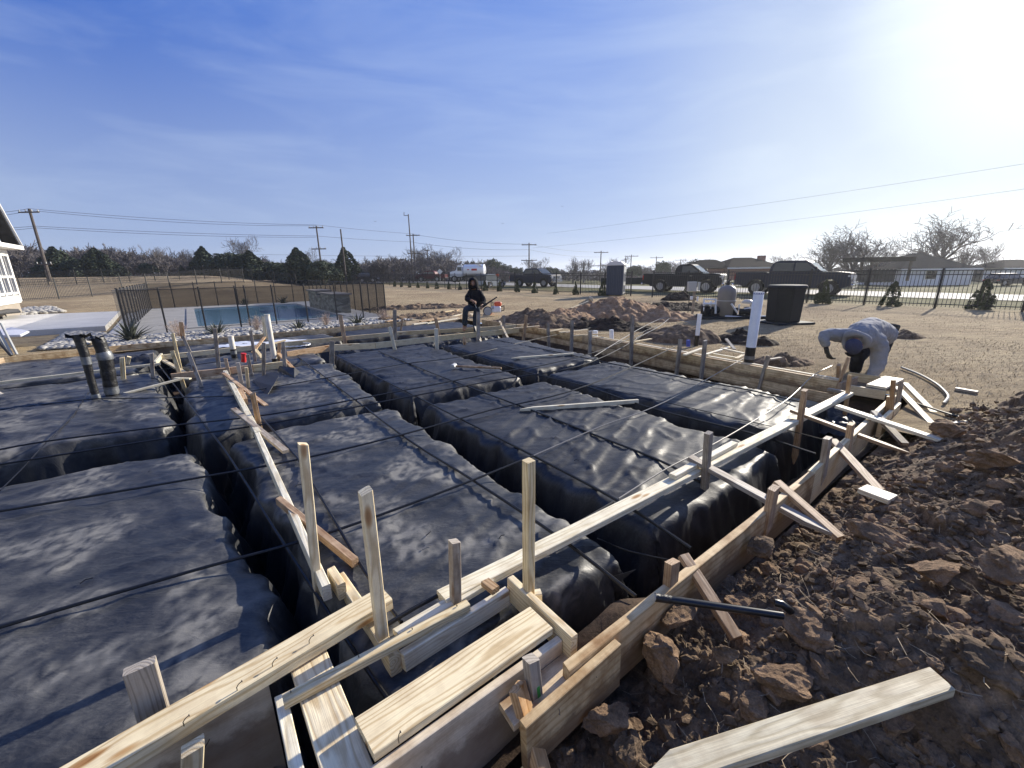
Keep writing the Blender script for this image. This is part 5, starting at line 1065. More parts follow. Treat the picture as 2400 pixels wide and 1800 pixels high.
# gabled roof facing the yard
zr = PY(35, 560, Yh).z
m = MB(); m.prism([(-8.3, zt+.02), (.42, zt+.02), (.42, zt+.18), (-8.3, zt+.18)], -.55, 4.4); m.build('eave', M['paint_w'], e)
slope = 1.05; m = MB()
m.prism([(.50, zt+.20), (-3.6, zt+.20+4.1*slope), (-7.9, zt+.20), (-7.7, zt+.20), (-3.6, zt-.02+4.1*slope), (.28, zt+.20)], -.45, 4.5); m.build('roof', M['shingle'], e)
m = MB(); m.prism([(.52, zt+.19), (.52, zt+.24), (-3.6, zt+.30+4.1*slope), (-3.6, zt+.12+4.1*slope)], -.52, -.455); m.build('rake_board', M['paint_w'], e)
m = MB(); m.prism([(.22, zt+.19), (-3.6, zt-.04+4.1*slope), (-7.6, zt+.19)], -.02, .1); m.build('gable', M['siding'], e)
# ---------------------------------------------------------------- iron fences
def fence_panel(parent, p, q, h, sp=.115, pick=.008):
    c0 = parent.location; d = q-p; L = d.length; dn = d/L; n = max(1, int(L/sp)); m = MB(); up = Vector((0, 0, 1))
    for i in range(n):
        t = (i+.5)/n; b = p+d*t-c0; m.add([b+dn*a+dn.cross(up)*e_+up*z for z in (.06, h) for a, e_ in ((-pick, -pick), (pick, -pick), (pick, pick), (-pick, pick))], [(0, 1, 5, 4), (1, 2, 6, 5), (2, 3, 7, 6), (3, 0, 4, 7), (4, 5, 6, 7)])
    for z in (.16, h-.17, h-.01): m.tube([p-c0+up*z, q-c0+up*z], .016, 4)
    m.build('picket_panel', M['iron'], parent)
def iron_fence(label, pts, h=1.5, step=2.4, post=.026):
    pts = [Vector((p[0], p[1], float(ground_z(p[0], p[1])))) for p in pts]; e = empty('iron_fence', pts[0], 0, label, 'fence'); c0 = e.location; P0 = []
    for a, b in zip(pts[:-1], pts[1:]):
        n = max(1, int(round((b-a).length/step)))
        for i in range(n): q = a.lerp(b, i/n); q.z = float(ground_z(q.x, q.y)); P0.append(q)
    P0.append(pts[-1])
    for q in P0: m = MB(); m.box(q-c0+Vector((0, 0, h/2+.03)), (post*2, post*2, h+.06)); m.box(q-c0+Vector((0, 0, h+.075)), (post*2.5, post*2.5, .03)); m.build('post', M['iron'], e)
    for a, b in zip(P0[:-1], P0[1:]): fence_panel(e, a, b, h)
    return e
FX = lambda u_, v_: tuple(G(u_, v_)[:2])
iron_fence('black iron picket fence along the right side, with young evergreens before it', [P(1528, 697), P(1700, 704), P(1890, 710), P(2024, 715), P(2190, 722), P(2395, 731), P(2700, 745)], 1.45)
iron_fence('black iron fence behind the standing worker, ending at the toilet cabin', [P(1478, 694), P(1360, 690), P(1094, 679), P(1000, 674), P(900, 668), P(800, 664)], 1.45)
iron_fence('near black iron fence crossing the bank at the left, behind the pool', [P(40, 707), P(139, 701), P(217, 696), P(290, 691), P(401, 685), P(575, 677)], 1.5)
q = [PY(20, 0, 48), PY(640, 0, 56)]
iron_fence('far iron fence on the rise at the left, in front of the cedars', [(-58, 45), (-40, 52), (-29, 58)], 1.5)
# ---------------------------------------------------------------- roads
def gpatch(name, label, pts_uv, mat, dz=.02, n=30, kind='structure', cat=None):
    q = [np.array(p, float) for p in pts_uv]; a, b = np.meshgrid(np.linspace(0, 1, n), np.linspace(0, 1, 8), indexing='ij'); a = a[..., None]; b = b[..., None]
    c = (q[0]*(1-a)+q[1]*a)*(1-b)+(q[3]*(1-a)+q[2]*a)*b; return tag(grid_obj(name, c[..., 0], c[..., 1], ground_z(c[..., 0], c[..., 1])+dz, mat), label, cat, kind=kind)
RZ = -.0
gpatch('road', 'pale concrete street running past beyond the right-hand fence', [tuple(G(28.5, -60)[:2]), tuple(G(30.0, 150)[:2]), tuple(G(36.5, 150)[:2]), tuple(G(34.5, -60)[:2])], M['road'], .035, 80)
gpatch('cross_road', 'pale crossing road in the middle distance', [tuple(P(700, 661)[:2]), tuple(P(1500, 664)[:2]), tuple(P(1500, 659)[:2]), tuple(P(700, 657)[:2])], M['road'], .06, 60)
# ---------------------------------------------------------------- vehicles
def wheel(parent, x, y, r, w, rim=True):
    s = 1 if y > 0 else -1; e = MB(); n = 28
    prof = [(r*.62, -w/2), (r*.95, -w/2), (r, -w*.36), (r, w*.36), (r*.95, w/2), (r*.62, w/2)]
    M4 = Matrix.Rotation(math.pi/2, 3, 'X')
    vs = []; fs = []
    for a, z in prof:
        for k in range(n): t = 6.2831853*k/n; vs.append(M4 @ Vector((a*math.cos(t), a*math.sin(t), z)))
    for i in range(len(prof)-1):
        for k in range(n): fs.append((i*n+k, i*n+(k+1) % n, (i+1)*n+(k+1) % n, (i+1)*n+k))
    for k in range(n): fs.append(((len(prof)-1)*n+k, (len(prof)-1)*n+(k+1) % n, (k+1) % n, k))
    e.add([v+Vector((x, y, r)) for v in vs], fs); t_ = e.build('wheel', M['tyre'], parent, smooth=True)
    m = MB(); oy = y+s*w*.30
    m.tube([(x, oy-s*.02, r), (x, oy, r)], r*.60, 20)
    for k in range(6):
        a = 6.283*k/6; m.tube([(x, oy+s*.015, r), (x+math.cos(a)*r*.55, oy+s*.02, r+math.sin(a)*r*.55)], r*.085, 5)
    m.tube([(x, oy-s*.02, r), (x, oy+s*.035, r)], r*.16, 10); m.build('rim', M['rim'], t_)
def arc(cx, cz, r, a0, a1, n=9): return [(cx+r*math.cos(a0+(a1-a0)*i/n), cz+r*math.sin(a0+(a1-a0)*i/n)) for i in range(n+1)]
def cabin(parent, prof, w0, w1, z0, z1, mat, bevel=.05, name='cab'):
    """prof: (x,z) outline; half width tapers from w0 at z0 to w1 at z1"""
    n = len(prof); hw = lambda z: w0+(w1-w0)*min(1, max(0, (z-z0)/(z1-z0)))
    m = MB(); m.add([Vector((x, -hw(z), z)) for x, z in prof]+[Vector((x, hw(z), z)) for x, z in prof], [tuple(range(n)), tuple(range(2*n-1, n-1, -1))]+[(i, i+n, (i+1) % n+n, (i+1) % n) for i in range(n)])
    return m.build(name, mat, parent, smooth=True, bevel=bevel), hw
def pane(parent, pts, hw, s, off=.012, name='side_window', mat=None, th=.012):
    n = len(pts); m = MB(); o = [Vector((x, s*(hw(z)+off-th), z)) for x, z in pts]+[Vector((x, s*(hw(z)+off), z)) for x, z in pts]
    m.add(o, [tuple(range(n)), tuple(range(2*n-1, n-1, -1))]+[(i, i+n, (i+1) % n+n, (i+1) % n) for i in range(n)]); return m.build(name, mat or M['glass'], parent)
def pickup(label, loc, yaw, paint, L=5.9, W=1.95, Ht=1.95, crew=True, scale=1.0, group='pickup trucks parked and driving nearby', chrome=True, wr=.43):
    e = empty('pickup_truck', loc, yaw, label, 'pickup truck', group); e.scale = (scale,)*3
    hx = L/2; g = wr*.95; belt = 1.27*Ht/1.95; bed = belt+.04; hood = belt+.05; fa = hx-1.0; ra = -hx+1.28
    prof = [(-hx, .62), (-hx+.02, bed)]; cabr = -1.2*L/6.35 if crew else -.5
    prof += [(cabr-.02, bed), (cabr, belt), (1.30, belt), (1.55, hood-.02), (2.2*L/5.9, hood), (hx-.12, hood-.07), (hx-.02, hood-.20), (hx, .60), (fa+wr+.12, .42)]
    prof += arc(fa, wr, wr+.09, .25, math.pi-.25)+[(fa-wr-.12, .42), (ra+wr+.12, .42)]+arc(ra, wr, wr+.09, .25, math.pi-.25)+[(ra-wr-.1, .52)]
    cabin(e, prof, W/2, W/2-.03, .5, hood, M[paint], .045, 'body')
    m = MB(); m.box((0, 0, .52), (L-.9, W*.72, .22)); m.build('chassis', M['plasblk'], e)
    # open bed floor, dark
    if True:
        m = MB(); m.box(((-hx+cabr)/2, 0, bed-.0), (cabr+hx-.28, W-.24, .03)); m.build('bed_cover', M['plasblk'], e)
    cf = 1.62 if crew else 1.5; rf = .70 if crew else .55; zr = Ht; back = cabr+.03
    cprof = [(back, belt-.03), (back+.06, belt+.35), (back+.24, zr-.05), (back+.5, zr), (rf, zr), (rf+.15, zr-.06), (cf+.05, belt-.02)]
    _, hw = cabin(e, cprof, W/2-.04, W/2-.18, belt, zr, M[paint], .05, 'cab')
    wz = zr-.13; 
    sl = lambda z: cf-.06-(z-belt)/(zr-.05-belt)*(cf-.16-rf)
    for s in (-1, 1):
        a0 = back+.16; mid = (back+cf)/2-.05 if crew else None
        if crew:
            pane(e, [(a0+.03, belt+.06), (a0+.12, wz), (mid-.05, wz), (mid-.05, belt+.06)], hw, s); pane(e, [(mid+.05, belt+.06), (mid+.05, wz), (sl(wz)-.1, wz), (sl(belt+.06)-.1, belt+.06)], hw, s)
        else: pane(e, [(a0+.35, belt+.06), (a0+.35, wz), (sl(wz)-.1, wz), (sl(belt+.06)-.1, belt+.06)], hw, s)
        m = MB(); m.box((cf-.28, s*(W/2+.12), belt+.20), (.10, .16, .26), ch=.03); m.box((cf-.26, s*(W/2), belt+.10), (.05, .16, .04)); m.build('mirror', M['plasblk'], e)
        m = MB(); m.box((hx-.10, s*(W/2-.20), hood-.30), (.22, .36, .26), ch=.03); m.build('headlight', M['lamp'], e)
        m = MB(); m.box((-hx+.02, s*(W/2-.08), bed-.28), (.08, .14, .34), ch=.02); m.build('tail_light', M['tail'], e)
        m = MB(); m.box((.3, s*(W/2+.01), .45), (2.3, .12, .06), ch=.02); m.build('side_step', M['plasblk'], e)
        for xx in ([back+.55, cf-.75] if crew else [cf-.8]): m = MB(); m.box((xx, s*(W/2+.0), belt-.12), (.2, .04, .04)); m.build('door_handle', M['chrome' if chrome else 'plasblk'], e)
        for xx in (fa, ra): wheel(e, xx, s*(W/2-.14), wr, .27)
    # windscreen and rear window
    for nm, x0, x1, wz0, wz1 in (('windscreen', cf-.02, rf+.18, belt+.04, zr-.09), ('rear_window', back+.045, back+.16, belt+.16, zr-.16)):
        sg = 1 if nm == 'windscreen' else -1; m = MB(); off = .02*sg; y0, y1 = hw(wz0)-.10, hw(wz1)-.08
        q = [Vector((x0+off, -y0, wz0)), Vector((x0+off, y0, wz0)), Vector((x1+off, y1, wz1)), Vector((x1+off, -y1, wz1))]; m.add(q+[v-Vector((.02*sg, 0, 0)) for v in q], [(0, 1, 2, 3), (7, 6, 5, 4), (0, 4, 5, 1), (1, 5, 6, 2), (2, 6, 7, 3), (3, 7, 4, 0)]); m.build(nm, M['glass'], e)
    m = MB(); m.box((hx-.01, 0, hood-.34), (.08, W*.52, .34), ch=.02)
    for k in range(3): m.box((hx+.03, 0, hood-.22-k*.11), (.05, W*.50, .025))
    m.build('grille', M['chrome' if chrome else 'plasblk'], e)
    m = MB(); m.box((hx+.05, 0, .58), (.16, W*.98, .22), ch=.04); m.box((hx+.08, 0, .78), (.10, W*.8, .05), ch=.02); m.build('front_bumper', M['chrome' if chrome else 'plasblk'], e)
    m = MB(); m.box((-hx-.08, 0, .58), (.16, W*.96, .18), ch=.04); m.build('rear_bumper', M['chrome' if chrome else 'plasblk'], e)
    return e
def place(px, py, z=None, Y=None):
    if Y is not None:
        p = PY(px, py, Y); return p
    p = P(px, py, 0); p.z = float(ground_z(p.x, p.y)); return p
p = P(1858, 691, 0); pickup('big dark crew-cab pickup parked beyond the fence, behind the black pump cover', (p.x, p.y+.3, 0), math.radians(-45), 'carblue', L=6.0, Ht=2.02)
p = P(1607, 685, 0); pickup('black regular-cab pickup parked behind the electric box, towing gap at its tail', (p.x, p.y+.5, 0), math.radians(-37), 'carblack', L=5.4, Ht=1.95, crew=False)
p = P(1254, 672, 0); pickup('dark blue pickup seen from its front corner, left of the navy toilet cabin', (p.x, p.y, 0), math.radians(-38), 'carblue', L=5.4, Ht=1.9)
p = place(1012, 660, Y=72); pickup('maroon pickup on the far road beside the white diamond sign', p, math.radians(172), 'carred', L=5.0, Ht=1.75, chrome=False)
p = place(822, 660, Y=84); pickup('white pickup on the far road at the left, behind the small white cabin', p, math.radians(170), 'carwhite', L=5.0, Ht=1.6, chrome=False)
def car(label, loc, yaw, paint, L=4.6, W=1.8, Ht=1.45, suv=False, cat='car', name='car'):
    e = empty(name, loc, yaw, label, cat); hx = L/2; wr = .33 if not suv else .38; belt = .88*Ht/1.45 if not suv else Ht*.58; fa, ra = hx-.85, -hx+.85
    prof = [(-hx, .45), (-hx+.05, belt), (-hx+.5, belt+.04), (hx-1.2, belt+.02), (hx-.25, belt-.14), (hx, belt-.35), (hx, .35), (fa+wr+.1, .28)]+arc(fa, wr, wr+.06, .2, math.pi-.2)+[(fa-wr-.1, .26), (ra+wr+.1, .26)]+arc(ra, wr, wr+.06, .2, math.pi-.2)+[(ra-wr-.1, .3)]
    cabin(e, prof, W/2, W/2-.05, .3, belt, M[paint], .06, 'body')
    cp = [(-hx+.15, belt), (-hx+.35, Ht-.08), (-hx+.7, Ht), (.3, Ht), (hx-1.2, belt-.02)] if suv else [(-hx+.45, belt), (-.75, Ht-.06), (-.3, Ht), (.25, Ht-.02), (hx-1.25, belt-.02)]
    _, hw = cabin(e, cp, W/2-.06, W/2-.28, belt, Ht, M['glass'], .04, 'greenhouse')
    m = MB(); xs = (cp[2][0]-.1, cp[3][0]+.1); m.box(((xs[0]+xs[1])/2, 0, Ht+.005), (xs[1]-xs[0], W-.6, .04), ch=.015); m.build('roof', M[paint], e)
    for s in (-1, 1):
        for xx in (fa, ra): wheel(e, xx, s*(W/2-.1), wr, .2)
        m = MB(); m.box((hx-.08, s*(W/2-.22), belt-.28), (.2, .34, .14), ch=.03); m.build('headlight', M['lamp'], e)
        m = MB(); m.box((-hx+.05, s*(W/2-.16), belt-.14), (.12, .22, .16), ch=.03); m.build('tail_light', M['tail'], e)
        m = MB(); m.box((hx-1.45, s*(W/2+.05), belt+.08), (.1, .14, .1), ch=.02); m.build('mirror', M[paint], e)
    return e
car('white sedan on the far road, right of the red stop sign', place(945, 656, Y=100), math.radians(178), 'carwhite')
car('silver-blue hatchback seen from behind, partly hidden by the standing worker', (P(1143, 677).x, P(1143, 677).y+3, -.1), math.radians(62), 'carsilver', L=4.2, Ht=1.45, suv=True, name='hatchback')
car('black off-road car on the far road beside the white pickup', place(864, 662, Y=72), math.radians(8), 'carblack', L=3.4, Ht=1.6, suv=True, name='off_road_car')
# white tank truck
e = empty('tank_truck', place(1102, 661, Y=62), math.radians(168), 'white tank truck with red lettering panel on the far road behind the standing worker', 'truck')
m = MB(); m.box((0, 0, .75), (5.2, .9, .25)); m.build('chassis', M['plasblk'], e)
m = MB(); m.tube([(-2.3, 0, 1.65), (-2.2, 0, 1.65), (.75, 0, 1.65), (.8, 0, 1.65)], [.55, .78, .78, .6], 20); m.build('tank', M['carwhite'], e, smooth=True)
cabin(e, [(.85, .8), (.85, 2.3), (1.55, 2.35), (1.85, 1.6), (2.7, 1.45), (2.75, .7)], .95, .82, .8, 2.3, M['carwhite'], .06, 'cab')
m = MB(); m.box((1.25, -.94, 1.85), (.6, .06, .5)); m.box((1.25, .94, 1.85), (.6, .06, .5)); m.box((1.74, 0, 1.95), (.06, 1.4, .5), M=Matrix.Rotation(-.38, 3, 'Y')); m.build('window', M['glass'], e)
for s in (-1, 1):
    for xx in (2.05, -1.5): wheel(e, xx, s*.82, .48, .28)
m = MB(); m.box((-.9, .785, 1.72), (.8, .02, .26)); m.box((.0, .785, 1.72), (.3, .02, .12)); m.build('lettering_panel', M['redpaint'], e)
m = MB()
for k in range(5): m.tube([(-2.3+.1*k, .5, 1.9-.1*k), (-1.6, .65, 2.4+.02*k), (-1.0-.1*k, .3, 2.45)], .05, 6)
m.build('hose_rack', M['pvc_dirty'], e)
# trailers
def trailer(label, loc, yaw, L=3.4, W=1.8):
    e = empty('utility_trailer', loc, yaw, label, 'trailer', 'low utility trailers')
    m = MB(); m.box((0, 0, .55), (L, W, .08)); m.box((0, W/2, .78), (L, .04, .40)); m.box((0, -W/2, .78), (L, .04, .40)); m.box((-L/2, 0, .9), (.05, W, .7)); m.build('bed', M['woodfence'], e)
    m = MB(); m.tube([(L/2, W/2-.2, .5), (L/2+1.3, 0, .5)], .05, 6); m.tube([(L/2, -W/2+.2, .5), (L/2+1.3, 0, .5)], .05, 6); m.tube([(L/2+1.1, 0, .1), (L/2+1.1, 0, .9)], .04, 6); m.tube([(L/2, W/2-.1, .95), (L/2+.6, 0, .55)], .03, 6); m.build('tongue', M['iron'], e)
    for s in (-1, 1): wheel(e, -.2, s*(W/2+.1), .34, .2)
p = P(1485, 683); trailer('low utility trailer between the toilet cabin and the black pickup', (p.x-.5, p.y+1.5, 0), math.radians(-12))
trailer('small dark trailer behind the maroon pickup', place(1050, 659, Y=75), math.radians(175), 2.4, 1.5)
# portable toilets
def toilet(label, px, py, H=2.25, W=1.15, mat='porta', roof='porta_roof', yaw=0, Y=None):
    p = P(px, py) if Y is None else PY(px, py, Y); e = empty('toilet_cabin', p+Vector((0, W/2, 0)), yaw, label, 'portable toilet'); h = H-.28
    m = MB(); m.box((0, 0, h/2+.05), (W, W, h), ch=.04)
    for k in range(9):
        if k != 4: m.box((-W/2+.07+k*(W-.14)/8, -W/2-.008, h/2+.1), (.045, .03, h-.25)); m.box((-W/2-.008, -W/2+.07+k*(W-.14)/8, h/2+.1), (.03, .045, h-.25))
    m.build('wall', M[mat], e)
    m = MB(); m.box((W/2+.012, 0, h/2+.05), (.03, W*.78, h-.15)); d = m.build('door', M['ebox'] if mat == 'porta' else M[mat], e)
    m = MB(); m.box((W/2+.035, 0, h*.62), (.015, W*.6, .5)); m.box((W/2+.035, 0, h*.25), (.015, W*.6, .4)); m.build('door_panel', M[mat], d)
    m = MB(); m.prism([(-W/2-.05, h+.05), (-W/2-.03, h+.12), (-W/2+.18, H-.02), (0, H+.03), (W/2-.18, H-.02), (W/2+.03, h+.12), (W/2+.05, h+.05)], -W/2-.05, W/2+.05)
    for k in (-.3, -.1, .1, .3): m.box((k*W, 0, H-.0), (.06, W*.9, .06), ch=.02)
    m.build('roof', M[roof], e, bevel=.02)
toilet('navy portable toilet with a pale domed roof at the fence gap', 1447, 694, yaw=math.radians(-25), H=2.12, W=1.02)
toilet('small white cabin on the far road in front of the white pickup', 822, 661, 2.1, 1.1, 'carwhite', 'carwhite', 0, 74)
# ---------------------------------------------------------------- signs
def sign(label, px, pyb, pyt, Y, shape, mat, back='ebox'):
    b = PY(px, pyb, Y); t = PY(px, pyt, Y); e = empty('road_sign', b, 0, label, 'sign'); h = t.z-b.z
    m = MB(); m.tube([(0, 0, 0), (0, 0, h)], .04, 6); m.build('post', M['ebox'], e); r = h*.16 if shape != 'dia' else h*.22
    n, a0 = (8, math.pi/8) if shape == 'oct' else (4, 0 if shape == 'dia' else math.pi/4)
    m = MB(); m.prism([(r*math.cos(a0+6.2831853*k/n), h-r+r*math.sin(a0+6.2831853*k/n)) for k in range(n)], -.07, -.045); m.build('plate', M[mat], e)
    return e, h, r
M['signred'] = simple('sign_red', (.5, .03, .04), .5); M['orange'] = simple('sign_orange', (.75, .12, .04), .5); M['signwhite'] = simple('sign_back', (.65, .66, .66), .5)
e, h, r = sign('red stop sign topped by a blue street-name plate on the far road', 921, 657, 636, 78, 'oct', 'signred')
m = MB(); m.box((0, -.06, h-2*r-.0+2*r+.12), (1.3, .03, .26)); m.build('street_name_plate', M['blue'], e)
sign('diamond-shaped sign seen from its gray-white back beside the maroon pickup', 1032, 660, 630, 66, 'dia', 'signwhite')
sign('small orange sign beyond the fence right of the hatchback', 1166, 662, 640, 60, 'dia', 'orange')
tag(flap([P(1381, 698, .02), P(1391, 708, .02), P(1389, 697, .35), P(1382, 694, .35)], .01, M['pvc'], 'white scrap'), 'white bent sheet standing on top of the orange dirt pile', 'sheet')['category'] = 'sheet'
# ---------------------------------------------------------------- utility poles and wires
def pole(label, px, pyb, pyt, Y, arms=((.3, 2.4),), lean_px=None, r=.15, name='utility_pole', extra=None):
    b = PY(px if lean_px is None else lean_px, pyb, Y); t = PY(px, pyt, Y); b.z = min(b.z, float(ground_z(b.x, b.y))) if b.z > -3 else b.z
    if lean_px is None: b.x = t.x
    e = empty(name, b, 0, label, 'utility pole', 'wooden utility poles'); d = t-b
    m = MB(); m.tube([(0, 0, 0), d*.5, d], [r*.95, r*.75, r*.6], 8); m.build('pole_shaft', M['polewood'], e, smooth=True)
    tops = []
    for (dz_, w) in arms:
        c = d*(1-dz_/d.length); m = MB(); m.box(c+Vector((0, -.12, 0)), (w, .12, .14)); a = m.build('crossarm', M['polewood'], e)
        for k in (-.45, -.15, .15, .45): m = MB(); m.tube([c+Vector((k*w, -.12, .07)), c+Vector((k*w, -.12, .28))], .05, 6); m.build('insulator', M['ebox'], a)
        tops.append(b+c+Vector((0, 0, .25)))
    return e, tops
# true verticals: the lean in the photo is the wide lens
_, t1 = pole('tallest-looking pole at the far left, leaning outward by the lens', 68, 652, 489, 52, ((.4, 2.4), (6.2, 1.8)), r=.2)
_, t2 = pole('pole with two crossarms behind the cedars, left of the bare guyed pole', 741, 652, 529, 66, ((.3, 2.2), (3.3, 2.2)), r=.17)
_, t3 = pole('plain pole without crossarms behind the round cedar', 798, 655, 537, 70, (), r=.18)
_, t4 = pole('tall slim pole with a bracket at its top, left of its shorter twin', 957, 660, 502, 75, (), r=.14)
c = t4; 
_, t5 = pole('shorter pole with two crossarms right beside the tall slim pole', 968, 658, 548, 85, ((.3, 2.6), (3.6, 2.6)), r=.17)
_, t6 = pole('short pole behind the maroon pickup', 1001, 650, 585, 95, ((.2, 1.2),), r=.16)
_, t7 = pole('lone pole with two crossarms left of the dark blue pickup', 1240, 650, 569, 88, ((.4, 3.0), (3.4, 3.2)), r=.18)
_, t8 = pole('pole with two crossarms between the dark blue pickup and the toilet cabin', 1409, 650, 588, 110, ((.4, 3.6), (3.6, 4.2)), r=.2)
pole('plain pole right above the toilet cabin roof', 1467, 650, 602, 120, ((.8, .8),), r=.18)
pole('pole with two crossarms just right of the toilet cabin', 1480, 650, 597, 120, ((.4, 3.8), (3.4, 4.2)), r=.19)
pole('pole with two crossarms left of the round-crowned pine', 1539, 650, 601, 135, ((.4, 4.0), (3.6, 4.0)), r=.2)
pole('smallest pole, above the black pickup cab', 1596, 650, 607, 150, ((.4, 4.0), (3.0, 3.0)), r=.2)
m = MB(); a = PY(957, 505, 75); m.tube([a, a+Vector((-.75, 0, 0)), PY(947, 504, 75), PY(947, 497, 75)], .05, 6); tag(m.build('pole_bracket', M['polewood']), 'L-shaped bracket at the top of the tall slim pole', 'bracket')
def wire(label, pts, r=.02, sag=0.0, sub=14):
    q = []
    for (p0, p1) in zip(pts[:-1], pts[1:]):
        for k in range(sub): t = k/sub; q.append(p0.lerp(p1, t)-Vector((0, 0, 4*sag*t*(1-t))))
    q.append(pts[-1]); m = MB(); m.tube(q, r, 4); return tag(m.build('overhead_wire', M['wire']), label, 'wire', 'overhead wires strung between the poles')
def W4(*a): return [PY(x, y, Y) for x, y, Y in a]
wire('upper wire from the far left pole to the pole behind the cedars', W4((-150, 495, 48), (68, 489, 52), (741, 527, 66)), sag=.35)
wire('second upper wire just below, from the far left pole', W4((-150, 500, 48), (70, 493, 52), (741, 529, 66)), .02, sag=.5)
wire('lower wire from the far left pole to the pole behind the cedars', W4((-150, 531, 48), (84, 530, 52), (741, 553, 66)), sag=.2)
wire('second lower wire, from the far left pole', W4((-150, 535, 48), (84, 534, 52), (741, 556, 66)), .02, sag=.3)
wire('upper wire from the pole behind the cedars to the shorter twin pole', W4((741, 527, 66), (968, 548, 85)), sag=.1)
wire('lower wire from the pole behind the cedars to the shorter twin pole', W4((741, 553, 66), (968, 567, 85)), sag=.1)
wire('wire from the twin pole on to the lone pole', W4((968, 549, 85), (1240, 572, 88), (1409, 590, 110)), .02, sag=.5)
wire('lower wire from the twin pole on to the lone pole', W4((968, 568, 85), (1240, 585, 88), (1409, 602, 110)), .02, sag=.5)
wire('upper wire climbing to the right edge over the sky', W4((1283, 547, 80), (1575, 507, 60), (2400, 384, 34), (2700, 340, 30)), .010, sag=.1)
wire('lower wire climbing to the right edge over the sky', W4((1250, 581, 80), (1700, 534, 58), (2400, 443, 36), (2700, 405, 30)), .010, sag=.1)
wire('faint low wire in front of the woods at the left', W4((600, 596, 90), (1240, 600, 92)), .02, sag=.2)
# birds
for n, (x, y, Y) in enumerate([(879, 519, 40), (1178, 524, 40), (1318, 484, 45)]):
    c = PY(x, y, Y); m = MB(); m.add([c+Vector(v) for v in ((0, 0, 0), (.16, 0, .06), (.05, .05, 0), (-.16, 0, .08), (-.05, .05, 0), (0, -.09, -.02), (0, .12, .01), (0, 0, -.03))], [(0, 2, 1), (0, 3, 4), (5, 2, 6, 4), (5, 7, 6), (1, 2, 7), (3, 7, 4)])
    tag(m.build('bird', M['iron']), ['small bird in the sky left of the twin poles', 'small bird in the sky right of the twin poles', 'small bird in the sky, highest and farthest right'][n], 'bird', 'birds in flight')
# ---------------------------------------------------------------- trees
def branch_segs(seed, H=6.0, depth=5, spread=.55, trunk=.18, droop=0.0, nb=4, upright=.35, lean=0.0, low=.22):
    rg = random.Random(seed); S = []
    def grow(p, d, L, r, k):
        n = 3 if k < 2 else 2; q = p; dd = d
        for i in range(n):
            dd = (dd+Vector((rg.gauss(0, .16), rg.gauss(0, .16), rg.gauss(.02, .08)))).normalized(); e = q+dd*L/n
            S.append((q, e, r*(1-.35*i/n), r*(1-.35*(i+1)/n))); q = e
            if k < depth and (k > 0 or i > 0):
                for _ in range(rg.choice((1, 2)) if k < depth-1 else 2):
                    a = rg.uniform(0, 6.283); o = dd.orthogonal().normalized(); o = Matrix.Rotation(a, 3, dd) @ o
                    nd = (dd*(1-spread)+o*spread+Vector((0, 0, upright*.5))).normalized(); grow(q, nd, L*rg.uniform(.55, .82), r*rg.uniform(.42, .6), k+1)
    tl = H*low; base = Vector((0, 0, 0)); top = Vector((lean*.3, 0, tl)); S.append((base, top, trunk, trunk*.8))
    for i in range(nb):
        a = 6.283*i/nb+rg.uniform(-.4, .4); t = rg.uniform(.15, spread*1.3); d = Vector((math.cos(a)*math.sin(t)+lean*.4, math.sin(a)*math.sin(t), math.cos(t))); grow(top, d.normalized(), H*rg.uniform(.30, .38), trunk*.55, 1)
    return S
def segs_mesh(S, rmin=.012):
    A = np.array([s[0][:] for s in S]); B = np.array([s[1][:] for s in S]); ra = np.maximum([s[2] for s in S], rmin); rb = np.maximum([s[3] for s in S], rmin*.8)
    d = B-A; d /= np.maximum(np.linalg.norm(d, axis=1), 1e-6)[:, None]; h = np.where(np.abs(d[:, 2:3]) < .9, np.array([[0, 0, 1.]]), np.array([[1., 0, 0]]))
    x = np.cross(d, h); x /= np.linalg.norm(x, axis=1)[:, None]; y = np.cross(d, x); V = []
    for P_, r in ((A, ra), (B, rb)):
        for k in range(3): t = 2.0944*k; V.append(P_+(x*math.cos(t)+y*math.sin(t))*r[:, None])
    V = np.stack(V, 1).reshape(-1, 3); n = len(A); b = np.arange(n)[:, None]*6
    F = np.concatenate([b+np.array([[0, 1, 4, 3]]), b+np.array([[1, 2, 5, 4]]), b+np.array([[2, 0, 3, 5]])]); return V, F
def bare_mesh(name, seed, rmin, **kw):
    V, F = segs_mesh(branch_segs(seed, **kw), rmin); me = raw_mesh(name, V, F, M['bark']); d = me.data; bpy.data.objects.remove(me); return d
BARE = [bare_mesh('bare_crown', 11, .017, H=6, depth=5, spread=.6, nb=6, trunk=.24, lean=.3), bare_mesh('bare_crown', 12, .02, H=6, depth=5, spread=.42, nb=4, trunk=.16, upright=.6), bare_mesh('bare_crown', 13, .02, H=6, depth=5, spread=.5, nb=5, trunk=.18)]
def bare_tree(label, px, ptop, Y, kind=0, wid=1.0, seed=0, zb=None, group='leafless trees beyond the fences'):
    b = PY(px, 640, Y); b.z = float(ground_z(b.x, b.y)) if zb is None else zb; t = PY(px, ptop, Y); s = (t.z-b.z)/5.6
    e = empty('bare_tree', b, random.Random(seed).uniform(-.4, .4), label, 'bare tree', group); e.scale = (s*wid, s*wid, s)
    o = bpy.data.objects.new('crown', BARE[kind]); COL.objects.link(o); o.parent = e
    m = MB(); m.tube([(0, 0, -.3), (.02, 0, .7), (.05, .0, 1.35)], [.27, .22, .17], 7); m.build('trunk', M['bark'], e)
    return e
